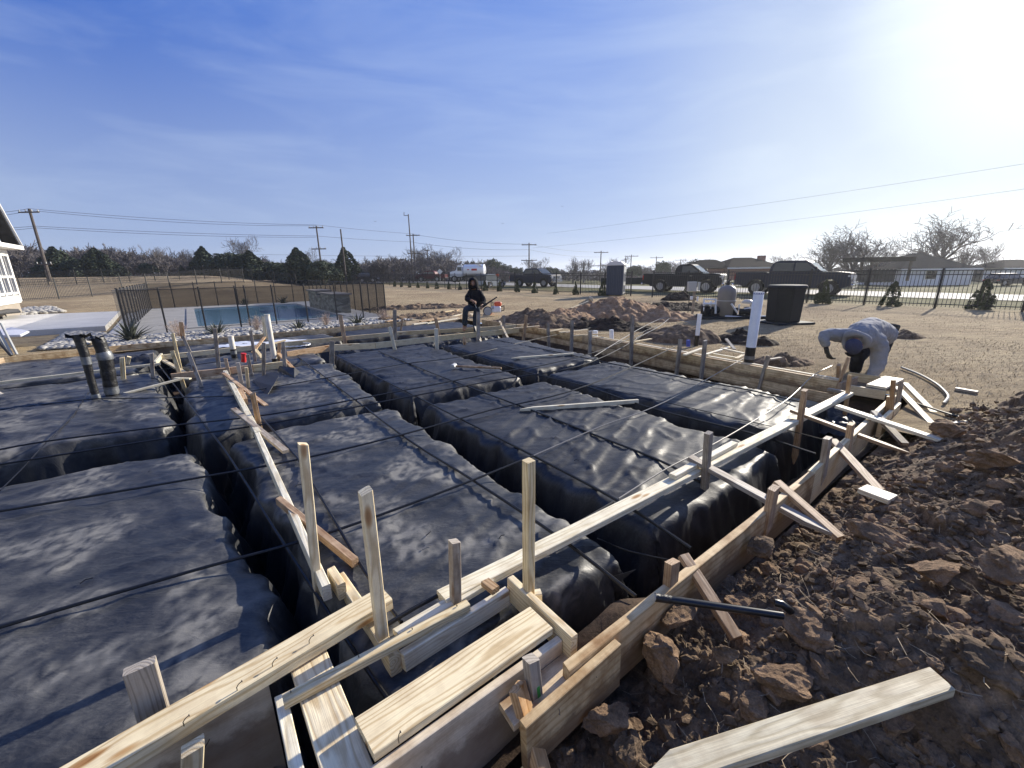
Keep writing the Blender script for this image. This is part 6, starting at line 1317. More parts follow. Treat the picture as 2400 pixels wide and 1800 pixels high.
# foliage: small leaf blades through a volume
def leaf_cloud(n, sampler, size, seed, upb=0.0):
    rg = np.random.default_rng(seed); C = sampler(n, rg); n = len(C); a = rg.normal(size=(n, 3))+np.array([0, 0, upb]); a /= np.linalg.norm(a, axis=1)[:, None]; b = rg.normal(size=(n, 3)); b -= a*np.sum(a*b, 1)[:, None]; b /= np.linalg.norm(b, axis=1)[:, None]
    s = size*rg.uniform(.5, 1.3, n)[:, None]; V = np.stack([C+a*s, C-a*s*.5+b*s*.7, C-a*s*.5-b*s*.7], 1).reshape(-1, 3); return V, np.arange(3*n).reshape(-1, 3)
def cone_s(H, R, pw=1.0, clump=26):
    def f(n, rg):
        cz = rg.random(clump)**1.3; ca = rg.uniform(0, 6.28, clump*1); k = rg.integers(0, clump, n)
        z = np.clip(cz[k]+rg.normal(0, .05, n), 0.01, 1); r = R*np.maximum(.04, (1-z)**pw)*np.clip(.62+.25*np.sin(ca[k]*3), .3, 1); off = rg.normal(0, 1, (n, 3)); off /= np.linalg.norm(off, axis=1)[:, None]; off *= (R*.24*(1-z*.85))[:, None]*rg.random((n, 1))**.4
        x = np.cos(ca[k])*r+off[:, 0]; y = np.sin(ca[k])*r+off[:, 1]; zz = z*H+off[:, 2]*.8+.05; return np.stack([x, y, np.maximum(zz, .02)], -1)
    return f
def crown_s(R, H, z0, clump=30):
    def f(n, rg):
        d = rg.normal(size=(clump, 3)); d /= np.linalg.norm(d, axis=1)[:, None]; c = d*rg.uniform(.45, .85, (clump, 1)); c[:, 2] = np.abs(c[:, 2])*1.0-.15
        k = rg.integers(0, clump, n); o = rg.normal(size=(n, 3)); o /= np.linalg.norm(o, axis=1)[:, None]; q = c[k]+o*.30*rg.random((n, 1))**.4; return q*np.array([R, R, H])+np.array([0, 0, z0])
    return f
def fol_mesh(name, V, F, mat): o = raw_mesh(name, V, F, M[mat]); d = o.data; bpy.data.objects.remove(o); return d
CED = [fol_mesh('cedar_foliage', *leaf_cloud(14000, crown_s(2.3, 2.7, 2.0, 60), .15, 1, 1.6), 'cedar'), fol_mesh('cedar_foliage', *leaf_cloud(14000, cone_s(5, 2.3, .75, 110), .15, 2, 1.6), 'cedar'), fol_mesh('cedar_foliage', *leaf_cloud(12000, cone_s(5, 1.6, .75, 80), .13, 3, 1.6), 'cedar')]
OAK = [fol_mesh('oak_foliage', *leaf_cloud(9000, crown_s(3.2, 2.4, 2.4, 34), .15, 5), 'oak'), fol_mesh('oak_foliage', *leaf_cloud(8000, crown_s(2.4, 2.3, 2.6, 26), .14, 6), 'oak')]
ARB = [fol_mesh('arborvitae_foliage', *leaf_cloud(5200, cone_s(1.15, .40, .62, 60), .032, 7), 'arbor'), fol_mesh('arborvitae_foliage', *leaf_cloud(5200, cone_s(1.15, .36, .8, 50), .032, 8), 'arbor'), fol_mesh('arborvitae_foliage', *leaf_cloud(5200, cone_s(1.15, .46, .55, 60), .034, 9), 'arbor')]
def leafy(name, label, cat, px, ptop, Y, data, H, w, group, zb=None, seed=0, part='foliage', trunk=.1):
    b = PY(px, 640, Y); b.z = float(ground_z(b.x, b.y)) if zb is None else zb; t = PY(px, ptop, Y); s = (t.z-b.z)/H
    e = empty(name, b, random.Random(seed+int(px)).uniform(0, 6.28), label, cat, group); e.scale = (s*w, s*w, s)
    o = bpy.data.objects.new(part, data); COL.objects.link(o); o.parent = e
    m = MB(); m.tube([(0, 0, -.2), (0, 0, H*.5)], [trunk, trunk*.6], 6); m.build('trunk', M['bark'], e); return e
CG_ = 'dark cedars at the edge of the field'
for n, (px, tp, Y, k, w, lb) in enumerate([
    (140, 585, 70, 1, 1.5, 'dark cedar right of the far left pole, in front of the bare woods'), (185, 606, 70, 0, 1.4, 'lower dark cedar between two taller ones at the left'),
    (235, 588, 70, 1, 1.5, 'broad dark cedar with a rounded top, second tall one from the left'), (345, 618, 74, 0, 1.1, 'small dull cedar in front of the brown woods'),
    (427, 626, 66, 2, 1.0, 'smallest cedar, standing alone left of the pointed cedar'), (483, 584, 68, 1, 1.1, 'pointed cedar standing left of the pair below the tall bare tree'),
    (545, 590, 68, 0, 1.4, 'feathery cedar just left of the tall bare tree'), (590, 594, 68, 1, 1.5, 'broad cedar right in front of the tall bare tree'), (636, 612, 70, 0, 1.2, 'low cedar on the right flank of the cedar clump'),
    (702, 588, 66, 1, 1.25, 'pointed cedar left of the pole with crossarms'), (668, 617, 68, 0, 1.2, 'low cedar at the left foot of the pointed one by the pole'), (755, 608, 66, 0, 1.2, 'cedar behind the pole with crossarms'),
    (812, 587, 72, 1, 1.05, 'dark cedar behind the plain pole, beside the far white pickup')]):
    leafy('cedar_tree', lb, 'cedar', px, tp-5, Y, CED[k], 5.0, w*1.35, CG_, seed=n)
for n, (px, tp, Y, k, w, lb) in enumerate([
    (1150, 599, 95, 0, 1.0, 'dark green oak crown above the white tank truck'), (1112, 608, 98, 1, 1.1, 'rounded green oak left of the larger oak behind the truck'), (1182, 615, 100, 1, 1.0, 'sloping green oak at the right end of the woods'),
    (1212, 622, 110, 1, .9, 'small dark evergreen left of the dark blue pickup roof'), (1283, 620, 110, 0, .9, 'dark evergreen behind the hood of the dark blue pickup'), (1297, 624, 115, 1, .9, 'small evergreen next right of the one behind the hood'),
    (1485, 616, 100, 0, .9, 'round dark oak right of the toilet cabin'), (1553, 606, 95, 1, .75, 'pine with a narrow rounded crown between two small poles'),
    (1650, 599, 75, 0, 1.2, 'large gray-green oak above the black pickup hood'), (1680, 610, 78, 1, 1.0, 'lower oak crown left of the brick house roof')]):
    leafy('oak_tree', lb, 'evergreen tree', px, tp, Y, OAK[k], 4.9, w, 'round-crowned evergreens beyond the road', seed=n, trunk=.16)
for n, (px, tp, Y, k, w, lb) in enumerate([
    (578, 562, 78, 2, .75, 'tall bare tree rising behind the cedar clump'), (372, 580, 80, 1, .9, 'thin bare tree left of the small lone cedar'), (437, 585, 80, 1, .9, 'pale bare tree left of the pointed cedar'), (720, 592, 80, 2, .9, 'bare tree between the pole cedar and its neighbour'),
    (985, 582, 90, 2, .9, 'tall bare tree right of the twin poles'), (1045, 588, 92, 2, 1.0, 'bare tree above the white tank truck cab'), (1255, 610, 100, 2, 1.1, 'bare tree behind the lone crossarm pole'), (1343, 610, 95, 0, .9, 'open bare tree right of the dark blue pickup'),
    (1368, 608, 98, 1, 1.0, 'slim bare tree left of the crossarm pole by the cabin'), (1425, 618, 100, 2, 1.0, 'low bare tree left of the toilet cabin'), (1449, 607, 105, 2, .9, 'bare oval-crowned tree behind the toilet cabin'),
    (1514, 622, 100, 2, 1.2, 'low brownish bare tree right of the toilet cabin'), (1583, 612, 100, 2, 1.0, 'pale bare tree above the black pickup cab'), (1832, 600, 95, 2, 1.1, 'faint bare tree between the chimney and the big pickup roof'),
    (1935, 560, 55, 0, 1.0, 'wide bare tree right of the big pickup, left of a pair'), (1993, 545, 55, 0, 1.15, 'tallest bare tree of the pair behind the big pickup'), (2035, 575, 58, 2, 1.1, 'bare tree on the right side of the pair, by the carport'),
    (2100, 588, 72, 2, 1.1, 'low bare tree between carport and white cottage'), (2190, 520, 66, 0, 1.2, 'large spreading bare tree directly behind the white cottage'), (2262, 580, 66, 0, .9, 'bare tree at the right shoulder of the white cottage'),
    (2305, 578, 70, 2, .8, 'leaning bare tree right of the white cottage'), (2382, 608, 75, 2, .9, 'thin bare tree at the right edge of the photo')]):
    bare_tree(lb, px, tp, Y, k, w, n)
# the woods: brush that reads as one mass
rg = np.random.default_rng(8); VV = []; FF = []; k = 0
protos = [segs_mesh(branch_segs(30+i, H=6, depth=4, spread=.5, nb=5, trunk=.1, upright=.5, low=.08), .045) for i in range(5)]
sky_x = [-150, 0, 60, 130, 250, 330, 450, 560, 700, 860, 950, 1040, 1120, 1190, 1230, 1400, 1700, 1850, 2100, 2330, 2500]; sky_y = [560, 558, 556, 578, 570, 584, 598, 592, 606, 604, 590, 592, 600, 622, 628, 628, 628, 628, 622, 618, 612]
def brush(n, x0, x1, D0, D1, rg, dx=0):
    global k
    for i in range(n):
        px = rg.uniform(x0, x1); D = rg.uniform(D0, D1); tp = np.interp(px, sky_x, sky_y)+rg.uniform(-4, 20); b = PY(px, 640, D); b.z = float(ground_z(b.x, b.y)); t = PY(px, tp, D); s = max(.15, (t.z-b.z)/5.4)
        v, f = protos[rg.integers(0, 5)]; a = rg.uniform(0, 6.28); ca, sa = math.cos(a), math.sin(a); w = s*rg.uniform(.8, 1.3)
        VV.append(np.stack([(v[:, 0]*ca-v[:, 1]*sa)*w, (v[:, 0]*sa+v[:, 1]*ca)*w, v[:, 2]*s], -1)+np.array(b[:])); FF.append(f+k); k += len(v)
brush(250, -120, 1190, 74, 115, rg); brush(60, 1190, 1900, 112, 150, rg); brush(16, 1990, 2500, 88, 105, rg)
tag(raw_mesh('woods', np.concatenate(VV), np.concatenate(FF), M['bark_far']), 'brown leafless woods along the horizon', 'woods', kind='stuff')
# low scrub wall behind, fills the foot of the woods
m_ = []; rg = np.random.default_rng(3)
def scrub_s(n, rg):
    px = rg.uniform(-200, 1250, n); D = rg.uniform(88, 120, n); h = rg.random(n)**1.6
    tp = np.interp(px, sky_x, sky_y); d = [PY(a, 640, b) for a, b in zip(px, D)]; X_ = np.array([q.x for q in d]); Y_ = np.array([q.y for q in d]); g = ground_z(X_, Y_); top = np.array([PY(a, c, b).z for a, b, c in zip(px, D, tp+16)])
    return np.stack([X_, Y_, g+(top-g)*h], -1)
V, F = leaf_cloud(26000, scrub_s, .42, 5); tag(raw_mesh('scrub', V, F, M['bark_far']), 'dense gray-brown scrub filling the foot of the woods', 'scrub', kind='stuff')
def scrub2(n, rg):
    px = rg.uniform(1180, 2600, n); D = rg.uniform(118, 150, n); h = rg.random(n)**1.5; d = [PY(a, 640, b) for a, b in zip(px, D)]; X_ = np.array([q.x for q in d]); Y_ = np.array([q.y for q in d]); g = ground_z(X_, Y_); hgt = 2.6+1.6*vnoise(px*.013, 0)+1.0*vnoise(px*.05, 3); return np.stack([X_, Y_, g+np.maximum(.6, hgt)*h+.2], -1)
V, F = leaf_cloud(16000, scrub2, .42, 6); tag(raw_mesh('scrub', V, F, M['bark_far']), 'low dark brush line far beyond the street', 'scrub', kind='stuff')
# young arborvitae along the fence
ARBP = [(925, 672, 658), (941, 673, 659), (960, 674, 660), (980, 675, 661), (1003, 676, 661), (1024, 677, 662), (1052, 678, 661), (1078, 680, 662), (1136, 682, 659), (1171, 683, 660), (1212, 685, 657), (1253, 687, 662), (1302, 690, 668), (1348, 691, 662), (1414, 693, 659), (1606, 699, 672), (1928, 712, 659), (2088, 718, 664), (2297, 725, 660)]
AL = ['leftmost, behind the right corner of the pool fence', 'second from the pool fence corner', 'third, left of the tall slim pole', 'at the foot of the twin poles', 'fifth from the left, before the maroon pickup', 'before the tail of the maroon pickup', 'left of the white tank truck', 'before the front wheel of the tank truck', 'right behind the standing worker', 'right of the silver-blue hatchback', 'at the tail of the dark blue pickup', 'before the middle of the dark blue pickup', 'at the nose of the dark blue pickup', 'halfway between dark blue pickup and toilet cabin', 'touching the left side of the toilet cabin', 'behind the electric box', 'bushy, before the front wheel of the big pickup', 'before the white cottage', 'widest, nearest the right edge of the photo']
for n, (px, yb, yt) in enumerate(ARBP):
    b = P(px, yb); b.z = float(ground_z(b.x, b.y)); t = PY(px, yt, b.y); s = (t.z-b.z)/1.12; w = 1.0 if n < 15 else (1.0, 1.25, 1.05, 1.25)[n-15]
    e = empty('young_evergreen', b, n*1.7, 'young evergreen shrub '+AL[n], 'shrub', 'young evergreens planted along the fence'); e.scale = (s*w, s*w, s)
    o = bpy.data.objects.new('foliage', ARB[n % 3]); COL.objects.link(o); o.parent = e
    m = MB(); m.tube([(0, 0, -.05), (0, 0, .7)], [.03, .02], 6); m.build('trunk', M['bark'], e)
# ---------------------------------------------------------------- houses on the right
def hip_house(name, label, c, yaw, L, Wd, wall_h, roof_h, wallmat, roofmat, over=.5, ridge=.3, wins=(), cat='house'):
    e = empty(name, c, yaw, label, cat); m = MB(); m.box((0, 0, wall_h/2-.15), (L, Wd, wall_h+.3)); m.build('wall', M[wallmat], e)
    a, b = L/2+over, Wd/2+over; r = max(.01, L/2*ridge); m = MB()
    m.add([(-a, -b, wall_h), (a, -b, wall_h), (a, b, wall_h), (-a, b, wall_h), (-r, 0, wall_h+roof_h), (r, 0, wall_h+roof_h)], [(0, 1, 5, 4), (2, 3, 4, 5), (1, 2, 5), (3, 0, 4), (3, 2, 1, 0)]); m.build('roof', M[roofmat], e)
    m = MB()
    for x0, x1, y in ((-a, a, -b-.02), (-a, a, b+.02)): m.box(((x0+x1)/2, y, wall_h-.07), (x1-x0, .05, .18))
    m.build('fascia', M['paint_w'], e)
    for (x, z, w, h) in wins:
        m = MB(); m.box((x, -Wd/2-.03, z), (w+.16, .06, h+.16)); f = m.build('window', M['paint_w'], e); m = MB(); m.box((x, -Wd/2-.065, z+h*.25), (w, .02, h*.46)); m.box((x, -Wd/2-.065, z-h*.25), (w, .02, h*.46)); m.build('pane', M['glass'], f)
    return e
YC = 56; a, b = PY(2098, 664, YC), PY(2265, 664, YC); zt = PY(2180, 630, YC).z; zr = PY(2190, 591, YC).z
hip_house('white_cottage', 'low white-sided cottage with a dark hipped roof at the right', ((a.x+b.x)/2, YC+3, a.z), 0, b.x-a.x, 7, zt-a.z, zr-zt, 'siding', 'shingle2', .55, .12, [(PY(2172, 645, YC).x-(a.x+b.x)/2, 1.05, 1.3, 1.1)])
YC = 62; a, b = PY(1722, 652, YC), PY(1815, 652, YC); zt = PY(1760, 627, YC).z
e = hip_house('brick_house', 'red brick house with a dark roof and chimney behind the big pickup', ((a.x+b.x)/2, YC+4, a.z), 0, b.x-a.x+2, 8, zt-a.z, PY(1757, 603, YC+3).z-zt, 'brick', 'shingle', .5, .35)
m = MB(); cc = PY(1785, 603, YC+4); m.box((cc.x-(a.x+b.x)/2, 0, cc.z-a.z-.7), (.9, .8, 1.9)); m.build('chimney', M['brick'], e)
c0 = PY(1705, 612, YC).z; m = MB(); m.add([(-9, -3, zt-a.z), (-2, -3, zt-a.z), (-2, 3, zt-a.z), (-9, 3, zt-a.z), (-6.5, 0, c0-a.z+.3), (-4, 0, c0-a.z+.3)], [(0, 1, 5, 4), (2, 3, 4, 5), (1, 2, 5), (3, 0, 4), (3, 2, 1, 0)]); m.build('wing_roof', M['shingle'], e)
m = MB(); m.box((-5.5, 0, (zt-a.z)/2-.1), (6.2, 5.2, zt-a.z-.05)); m.build('wing_wall', M['brick'], e)
YC = 50; e = empty('carport', PY(2060, 655, YC), 0, 'flat-roofed dark carport on posts left of the white cottage', 'carport'); c0 = e.location.copy()
a, b = PY(2028, 603, YC), PY(2143, 601, YC); m = MB(); m.box(((a.x+b.x)/2-c0.x, 1.5, a.z-c0.z-.25), (b.x-a.x, 3.6, .5)); m.build('roof', M['shingle'], e)
for px, dy in ((2040, 0), (2057, 2.5), (2130, 0)): q = PY(px, 640, YC); m = MB(); m.box((q.x-c0.x, dy, (a.z-c0.z)/2-.2), (.22, .22, a.z-c0.z)); m.build('post', M['polewood'], e)
def board_fence(label, x0, x1, yt, yb, Y):
    a, b = PY(x0, yb, Y), PY(x1, yb, Y); h = PY(x0, yt, Y).z-a.z; e = empty('board_fence', (a+b)/2, 0, label, 'fence', 'dark board fences'); n = int((b.x-a.x)/.16); m = MB()
    for i in range(n): m.box((-(b.x-a.x)/2+(i+.5)*.16, 0, h/2), (.15, .03, h+.04*((i*7) % 3-1)))
    m.build('boards', M['woodfence'], e); m = MB(); m.box((0, .05, h*.3), (b.x-a.x, .05, .1)); m.box((0, .05, h*.75), (b.x-a.x, .05, .1)); m.build('rail', M['woodfence'], e); return e
board_fence('dark board fence between the bare trees and the white cottage', 1975, 2096, 632, 662, 52)
board_fence('dark board fence right of the white cottage', 2268, 2300, 634, 660, 60)
YC = 66; a, b = PY(2345, 655, YC), PY(2480, 655, YC)
hip_house('gray_shed', 'pale gray house partly in view at the right edge of the photo', ((a.x+b.x)/2, YC+3, a.z), 0, b.x-a.x, 6, PY(2400, 628, YC).z-a.z, 1.3, 'siding', 'shingle2')
q = PY(2360, 660, 52); car('dark car parked by the gray house at the right edge', (q.x, q.y, float(ground_z(q.x, q.y))), math.radians(5), 'carblack', suv=True)
# ---------------------------------------------------------------- dug piles beyond the forms
def mound(name, label, c, rx, ry, h, mat, seed, yaw=0.0, res=.05, rough=1.0, cat='dirt pile'):
    xs = np.arange(-rx*1.3, rx*1.3, res); ys = np.arange(-ry*1.3, ry*1.3, res); x, y = np.meshgrid(xs, ys, indexing='ij'); d = np.hypot(x/rx, y/ry)+.16*fbm(x*1.2, y*1.2, 0, 3, seed)
    z = h*np.clip(1-d, 0, 1)**.75*(1+.35*vnoise(x*.9, y*.9, 0, seed+4)); f1, f2, cc = worley(x*2.6, y*2.6, seed); z += rough*(.16*np.clip(1-f1*1.4, 0, 1)*cc+.06*fbm(x*5, y*5, 0, 4, seed+2))*np.clip(1.1-d, 0, 1)**.5
    f1, f2, cc = worley(x*8, y*8, seed+3); z += rough*.05*np.clip(1-f1*1.4, 0, 1)*cc*np.clip(1.1-d, 0, 1); z -= .12*sstep(.85, 1.15, d)
    o = grid_obj(name, x, y, z, M[mat], smooth=False); o.location = c; o.rotation_euler = (0, 0, yaw); return tag(o, label, cat, 'piles of dug soil')
mound('dirt_pile', 'large pile of orange clay in front of the toilet cabin', P(1440, 742), 2.2, 1.6, .66, 'sand', 1, .1)
mound('dirt_pile', 'low orange spoil on the left slope of the orange pile', P(1330, 752), 1.3, 1.0, .34, 'sand', 2, .2)
mound('dirt_pile', 'orange spoil trailing off on the right of the orange pile', P(1545, 748), 1.2, .9, .36, 'sand', 3, -.2)
mound('dirt_pile', 'dark clod heap between the standing worker and the orange pile', P(1262, 760), 1.7, .95, .42, 'dirt', 4, -.5)
mound('dirt_pile', 'black spoil at the foot of the orange pile', P(1415, 768), 1.5, .7, .22, 'dirt_dark', 5, -.6)
mound('dirt_pile', 'brown spoil heap behind the rods and the slim white pipe', P(1590, 795), .95, .75, .34, 'dirt', 6, -.8)
mound('dirt_pile', 'dark spoil heap between the two white pipes', P(1735, 800), .8, .5, .16, 'dirt_dark', 7, -.9)
mound('dirt_pile', 'flat dark soil spread right of the orange pile', P(1580, 722), 2.6, 1.6, .16, 'dirt_dark', 8, 0, .07)
mound('dirt_pile', 'small dark mound beside the electric box', P(1590, 703), 1.0, .7, .40, 'dirt_dark', 9, 0, .07)
mound('dirt_pile', 'thin spoil on the grass left of the stooping worker', P(1840, 850), .55, .35, .10, 'dirt', 10, 0, .03)
mound('dirt_pile', 'low clod by the grass edge behind the stooping worker', P(2120, 790), .5, .3, .10, 'dirt', 13, 0, .04)
mound('dirt_pile', 'dark churned strip on the lawn behind the scrap heap', P(990, 722), 3.0, .8, .13, 'dirt', 11, .2, .07)
mound('dirt_pile', 'churned soil under the scrap lumber', P(1000, 745), 2.2, 1.0, .14, 'dirt', 12, .4, .06)
# grass blades on the lawn that is near enough to show them
rg = np.random.default_rng(17); n = 42000; uu = rg.uniform(5.6, 13, n); vv = rg.uniform(-4.0, 9.5, n); keep = (vnoise(uu*.9, vv*.9, 0, 3) > -.28) & (uu > 6.5+.5*vnoise(vv, 0)) | ((vv < .3) & (uu > 5.9) & (vv > -1.2)); uu, vv = uu[keep], vv[keep]; n = len(uu)
X, Y = UVW(uu, vv); Z = ground_z(X, Y); a = rg.uniform(0, 6.28, n); l = rg.uniform(.02, .06, n); t = rg.uniform(.5, 1.45, n); w = .0025
B0 = np.stack([X, Y, Z], -1); sd = np.stack([-np.sin(a), np.cos(a), 0*a], -1)*w; T = B0+np.stack([np.cos(a)*np.sin(t)*l*1.6, np.sin(a)*np.sin(t)*l*1.6, np.cos(t)*l], -1)
V = np.stack([B0-sd*1.5, B0+sd*1.5, T], 1).reshape(-1, 3); M['blade'] = simple('dry_grass_blade', (.36, .28, .17), .9, 0, .3, 3)
n2 = 26000; uu = rg.uniform(6.4, 21, n2); vv = rg.uniform(-8, 16, n2); kk = vnoise(uu*.5, vv*.5, 0, 9) > -.05; uu, vv = uu[kk], vv[kk]; n2 = len(uu); X, Y = UVW(uu, vv); Z = ground_z(X, Y); a = rg.uniform(0, 6.28, n2); l = rg.uniform(.03, .065, n2); t = rg.uniform(.2, 1.2, n2)
B1 = np.stack([X, Y, Z], -1); s1 = np.stack([-np.sin(a), np.cos(a), 0*a], -1)*.0035; T1 = B1+np.stack([np.cos(a)*np.sin(t)*l, np.sin(a)*np.sin(t)*l, np.cos(t)*l], -1); V = np.concatenate([V, np.stack([B1-s1, B1+s1, T1], 1).reshape(-1, 3)]); n = n+n2
tag(raw_mesh('dry_grass', V, np.arange(3*n).reshape(-1, 3), M['blade']), 'short dry grass standing on the lawn at the right', 'grass', kind='stuff')
# ---------------------------------------------------------------- pool equipment
e = empty('electric_box', P(1622, 736), 0, 'gray electric box on two posts, in front of the black pickup', 'electric box'); Yq = e.location.y; c0 = e.location.copy()
def qb(m, x0, x1, y0, y1, d, dy=0.0, ch=.01):
    a, b = PY(x0, y1, Yq), PY(x1, y0, Yq); m.box(((a.x+b.x)/2-c0.x, dy, (a.z+b.z)/2-c0.z), (abs(b.x-a.x), d, abs(b.z-a.z)), ch=ch)
m = MB(); qb(m, 1611, 1632, 660, 683, .16); m.build('box', M['ebox'], e); m = MB(); qb(m, 1635, 1641, 661, 680, .1); m.build('side_box', M['ebox'], e)
m = MB(); qb(m, 1613, 1617.5, 683, 736, .05, .03, .003); m.build('conduit', M['plasblk'], e); m = MB(); qb(m, 1622, 1631, 682, 736, .09, .04, .004); m.build('post', M['gray'], e)
m = MB(); qb(m, 1616, 1622, 694, 702, .08, -.06, .01); qb(m, 1632, 1637, 695, 706, .05, 0); m.build('outlet', M['pvc'], e)
e = empty('equipment_pad', P(1735, 752), 0, 'black slab the pool filter and pumps stand on', 'slab')
Yp = P(1700, 748).y; xa, xb = PY(1640, 748, Yp).x, PY(1800, 748, Yp).x; m = MB(); m.box(((xa+xb)/2-e.location.x, Yp+.3-e.location.y, .04), (xb-xa, .9, .1), ch=.02); m.build('slab_top', M['drum'], e)
# filter
Yf_ = Yp+.25; b = PY(1698, 742, Yf_); b.z = .09; r = (PY(1719, 700, Yf_).x-PY(1680, 700, Yf_).x)/2; h = PY(1700, 668, Yf_).z-b.z
e = empty('pool_filter', b, 0, 'taupe two-part pool filter tank with a clamp band and valve on top', 'pool filter')
m = MB(); m.lathe([(r*.82, 0), (r*.9, .05), (r, h*.46), (r, h*.49)]); m.build('lower_tank', M['tank'], e, smooth=True)
m = MB(); m.lathe([(r, h*.51), (r*1.0, h*.75), (r*.92, h*.88), (r*.65, h*.96), (r*.2, h)]); m.build('upper_tank', M['tank'], e, smooth=True)
m = MB(); m.lathe([(r*1.05, h*.485), (r*1.06, h*.5), (r*1.05, h*.515)]); m.build('clamp_band', M['ebox'], e, smooth=True)
m = MB(); m.tube([(0, 0, h), (0, 0, h+.1)], .05, 8); m.tube([(-.12, 0, h+.06), (.16, 0, h+.07)], .02, 6); m.tube([(0, 0, h+.1), (.05, 0, h+.17)], .03, 6); m.build('valve', M['plasblk'], e)
def pump(label, px, s=1.0, yaw=0.0, dy=0.0):
    b = PY(px, 742, Yp+.2+dy); b.z = .09; e = empty('pool_pump', b, yaw, label, 'pump', 'black pool pumps'); e.scale = (s,)*3
    m = MB(); m.tube([(.05, 0, .16), (.36, 0, .16), (.42, 0, .16)], [.11, .11, .06], 16); m.build('motor', M['drum'], e, smooth=True)
    m = MB(); m.lathe([(.10, .02), (.12, .05), (.12, .25), (.13, .26), (.13, .29), (.07, .32)], (-.12, 0, 0), 16); m.build('basket', M['drum'], e, smooth=True)
    m = MB(); m.box((0, 0, .03), (.7, .2, .05), ch=.01); m.build('foot', M['plasblk'], e); m = MB(); m.tube([(.03, 0, .2), (.03, 0, .42)], .03, 8); m.build('outlet', M['pvc'], e); return e
pump('black pump with fittings left of the filter tank', 1660, 1.15, .2); pump('round black pump between filter tank and thick white pipe', 1727, .9, -.4, -.1); pump('pump under a pale cover beside the thick white pipe', 1755, .9, .4)
b = PY(1752, 709, Yp+.2); mo = MB(); mo.lathe([(.0, .10), (.10, .09), (.17, .03), (.18, -.02), (.12, -.03)][::-1], b, 16); tag(mo.build('pump_cover', M['pvc_dirty'], smooth=True), 'pale rounded cover sitting on the right pump', 'cover')
def pv(label, pts, Y, r=.035): m = MB(); m.tube([PY(x, y, Y) for x, y in pts], r, 10); return tag(m.build('plumbing_pipe', M['pvc'], smooth=True), label, 'pipe', 'white plumbing at the pool equipment')
pv('white pipe loop left of the filter tank', [(1650, 738), (1650, 701), (1677, 702), (1677, 735)], Yp+.1); pv('second white pipe below the loop, left of the filter', [(1648, 712), (1676, 712)], Yp+.06)
pv('white pipe slanting from filter to the round pump', [(1714, 712), (1728, 733)], Yp-.05, .03); pv('white upright pipe between the two right pumps', [(1745, 742), (1745, 724), (1765, 721)], Yp, .03); pv('white pipe on the ground toward the black cover', [(1700, 741), (1755, 745), (1795, 742)], Yp-.1, .03)
# big black cover
b = P(1833, 757); e = empty('black_tank_cover', b, math.radians(10), 'large black tapered plastic tank with an octagonal lid on a thin slab', 'tank'); Yt = b.y; zt = PY(1840, 668, Yt).z
r0 = (PY(1870, 750, Yt).x-PY(1793, 750, Yt).x)/2*.98; m = MB(); m.box((0, 0, .03), (r0*2.5, r0*2.3, .06), ch=.015); m.build('slab', M['drum'], e)
m = MB(); n = 8
def octo(r, z): return [(r*math.cos(math.pi/8+k*math.pi/4), r*math.sin(math.pi/8+k*math.pi/4), z) for k in range(8)]
rings = [octo(r0*.96, .06), octo(r0*.98, .3), octo(r0*1.04, zt-.16), octo(r0*1.06, zt-.10)]
m.add([v for q in rings for v in q], [tuple(range(7, -1, -1)), tuple(range(24, 32))]+[(i*8+k, i*8+(k+1) % 8, (i+1)*8+(k+1) % 8, (i+1)*8+k) for i in range(3) for k in range(8)]); m.build('tank_body', M['drum'], e, bevel=.02)
m = MB(); rings = [octo(r0*1.10, zt-.10), octo(r0*1.12, zt-.06), octo(r0*1.06, zt), octo(r0*.5, zt+.015)]
m.add([v for q in rings for v in q], [tuple(range(7, -1, -1)), tuple(range(24, 32))]+[(i*8+k, i*8+(k+1) % 8, (i+1)*8+(k+1) % 8, (i+1)*8+k) for i in range(3) for k in range(8)]); m.build('lid', M['drum'], e, bevel=.01)
# cut-off saw
b = P(1160, 739, .02); e = empty('cutoff_saw', b, .3, 'orange and white cut-off saw standing on the dirt right of the standing worker', 'saw')
m = MB(); m.box((.05, 0, .22), (.34, .22, .24), ch=.04); m.build('engine_body', M['pvc'], e); m = MB(); m.box((.12, 0, .42), (.26, .20, .16), ch=.04); m.build('top_cover', M['orange'], e)
m = MB(); m.tube([(-.28, -.03, .17), (-.28, .03, .17)], .17, 20); m.build('blade_guard', M['plasblk'], e, smooth=True); m = MB(); m.tube([(-.28, -.05, .16), (-.28, -.04, .16)], .15, 20); m.build('blade', M['ebox'], e)
m = MB(); m.tube([(-.1, -.12, .25), (-.1, -.14, .5), (-.1, .14, .5), (-.1, .12, .25)], .018, 8); m.tube([(.2, 0, .3), (.36, 0, .34), (.36, 0, .18), (.2, 0, .14)], .02, 8); m.build('handle', M['plasblk'], e, smooth=True)
tag(mat_quad('x', 'orange trigger box lying beside the saw', [P(1145, 738, .02), P(1153, 738, .02), P(1153, 733, .02), P(1146, 733, .02)], .12, M['orange'], 'box'), 'orange trigger box lying beside the saw').name = 'tool_box'
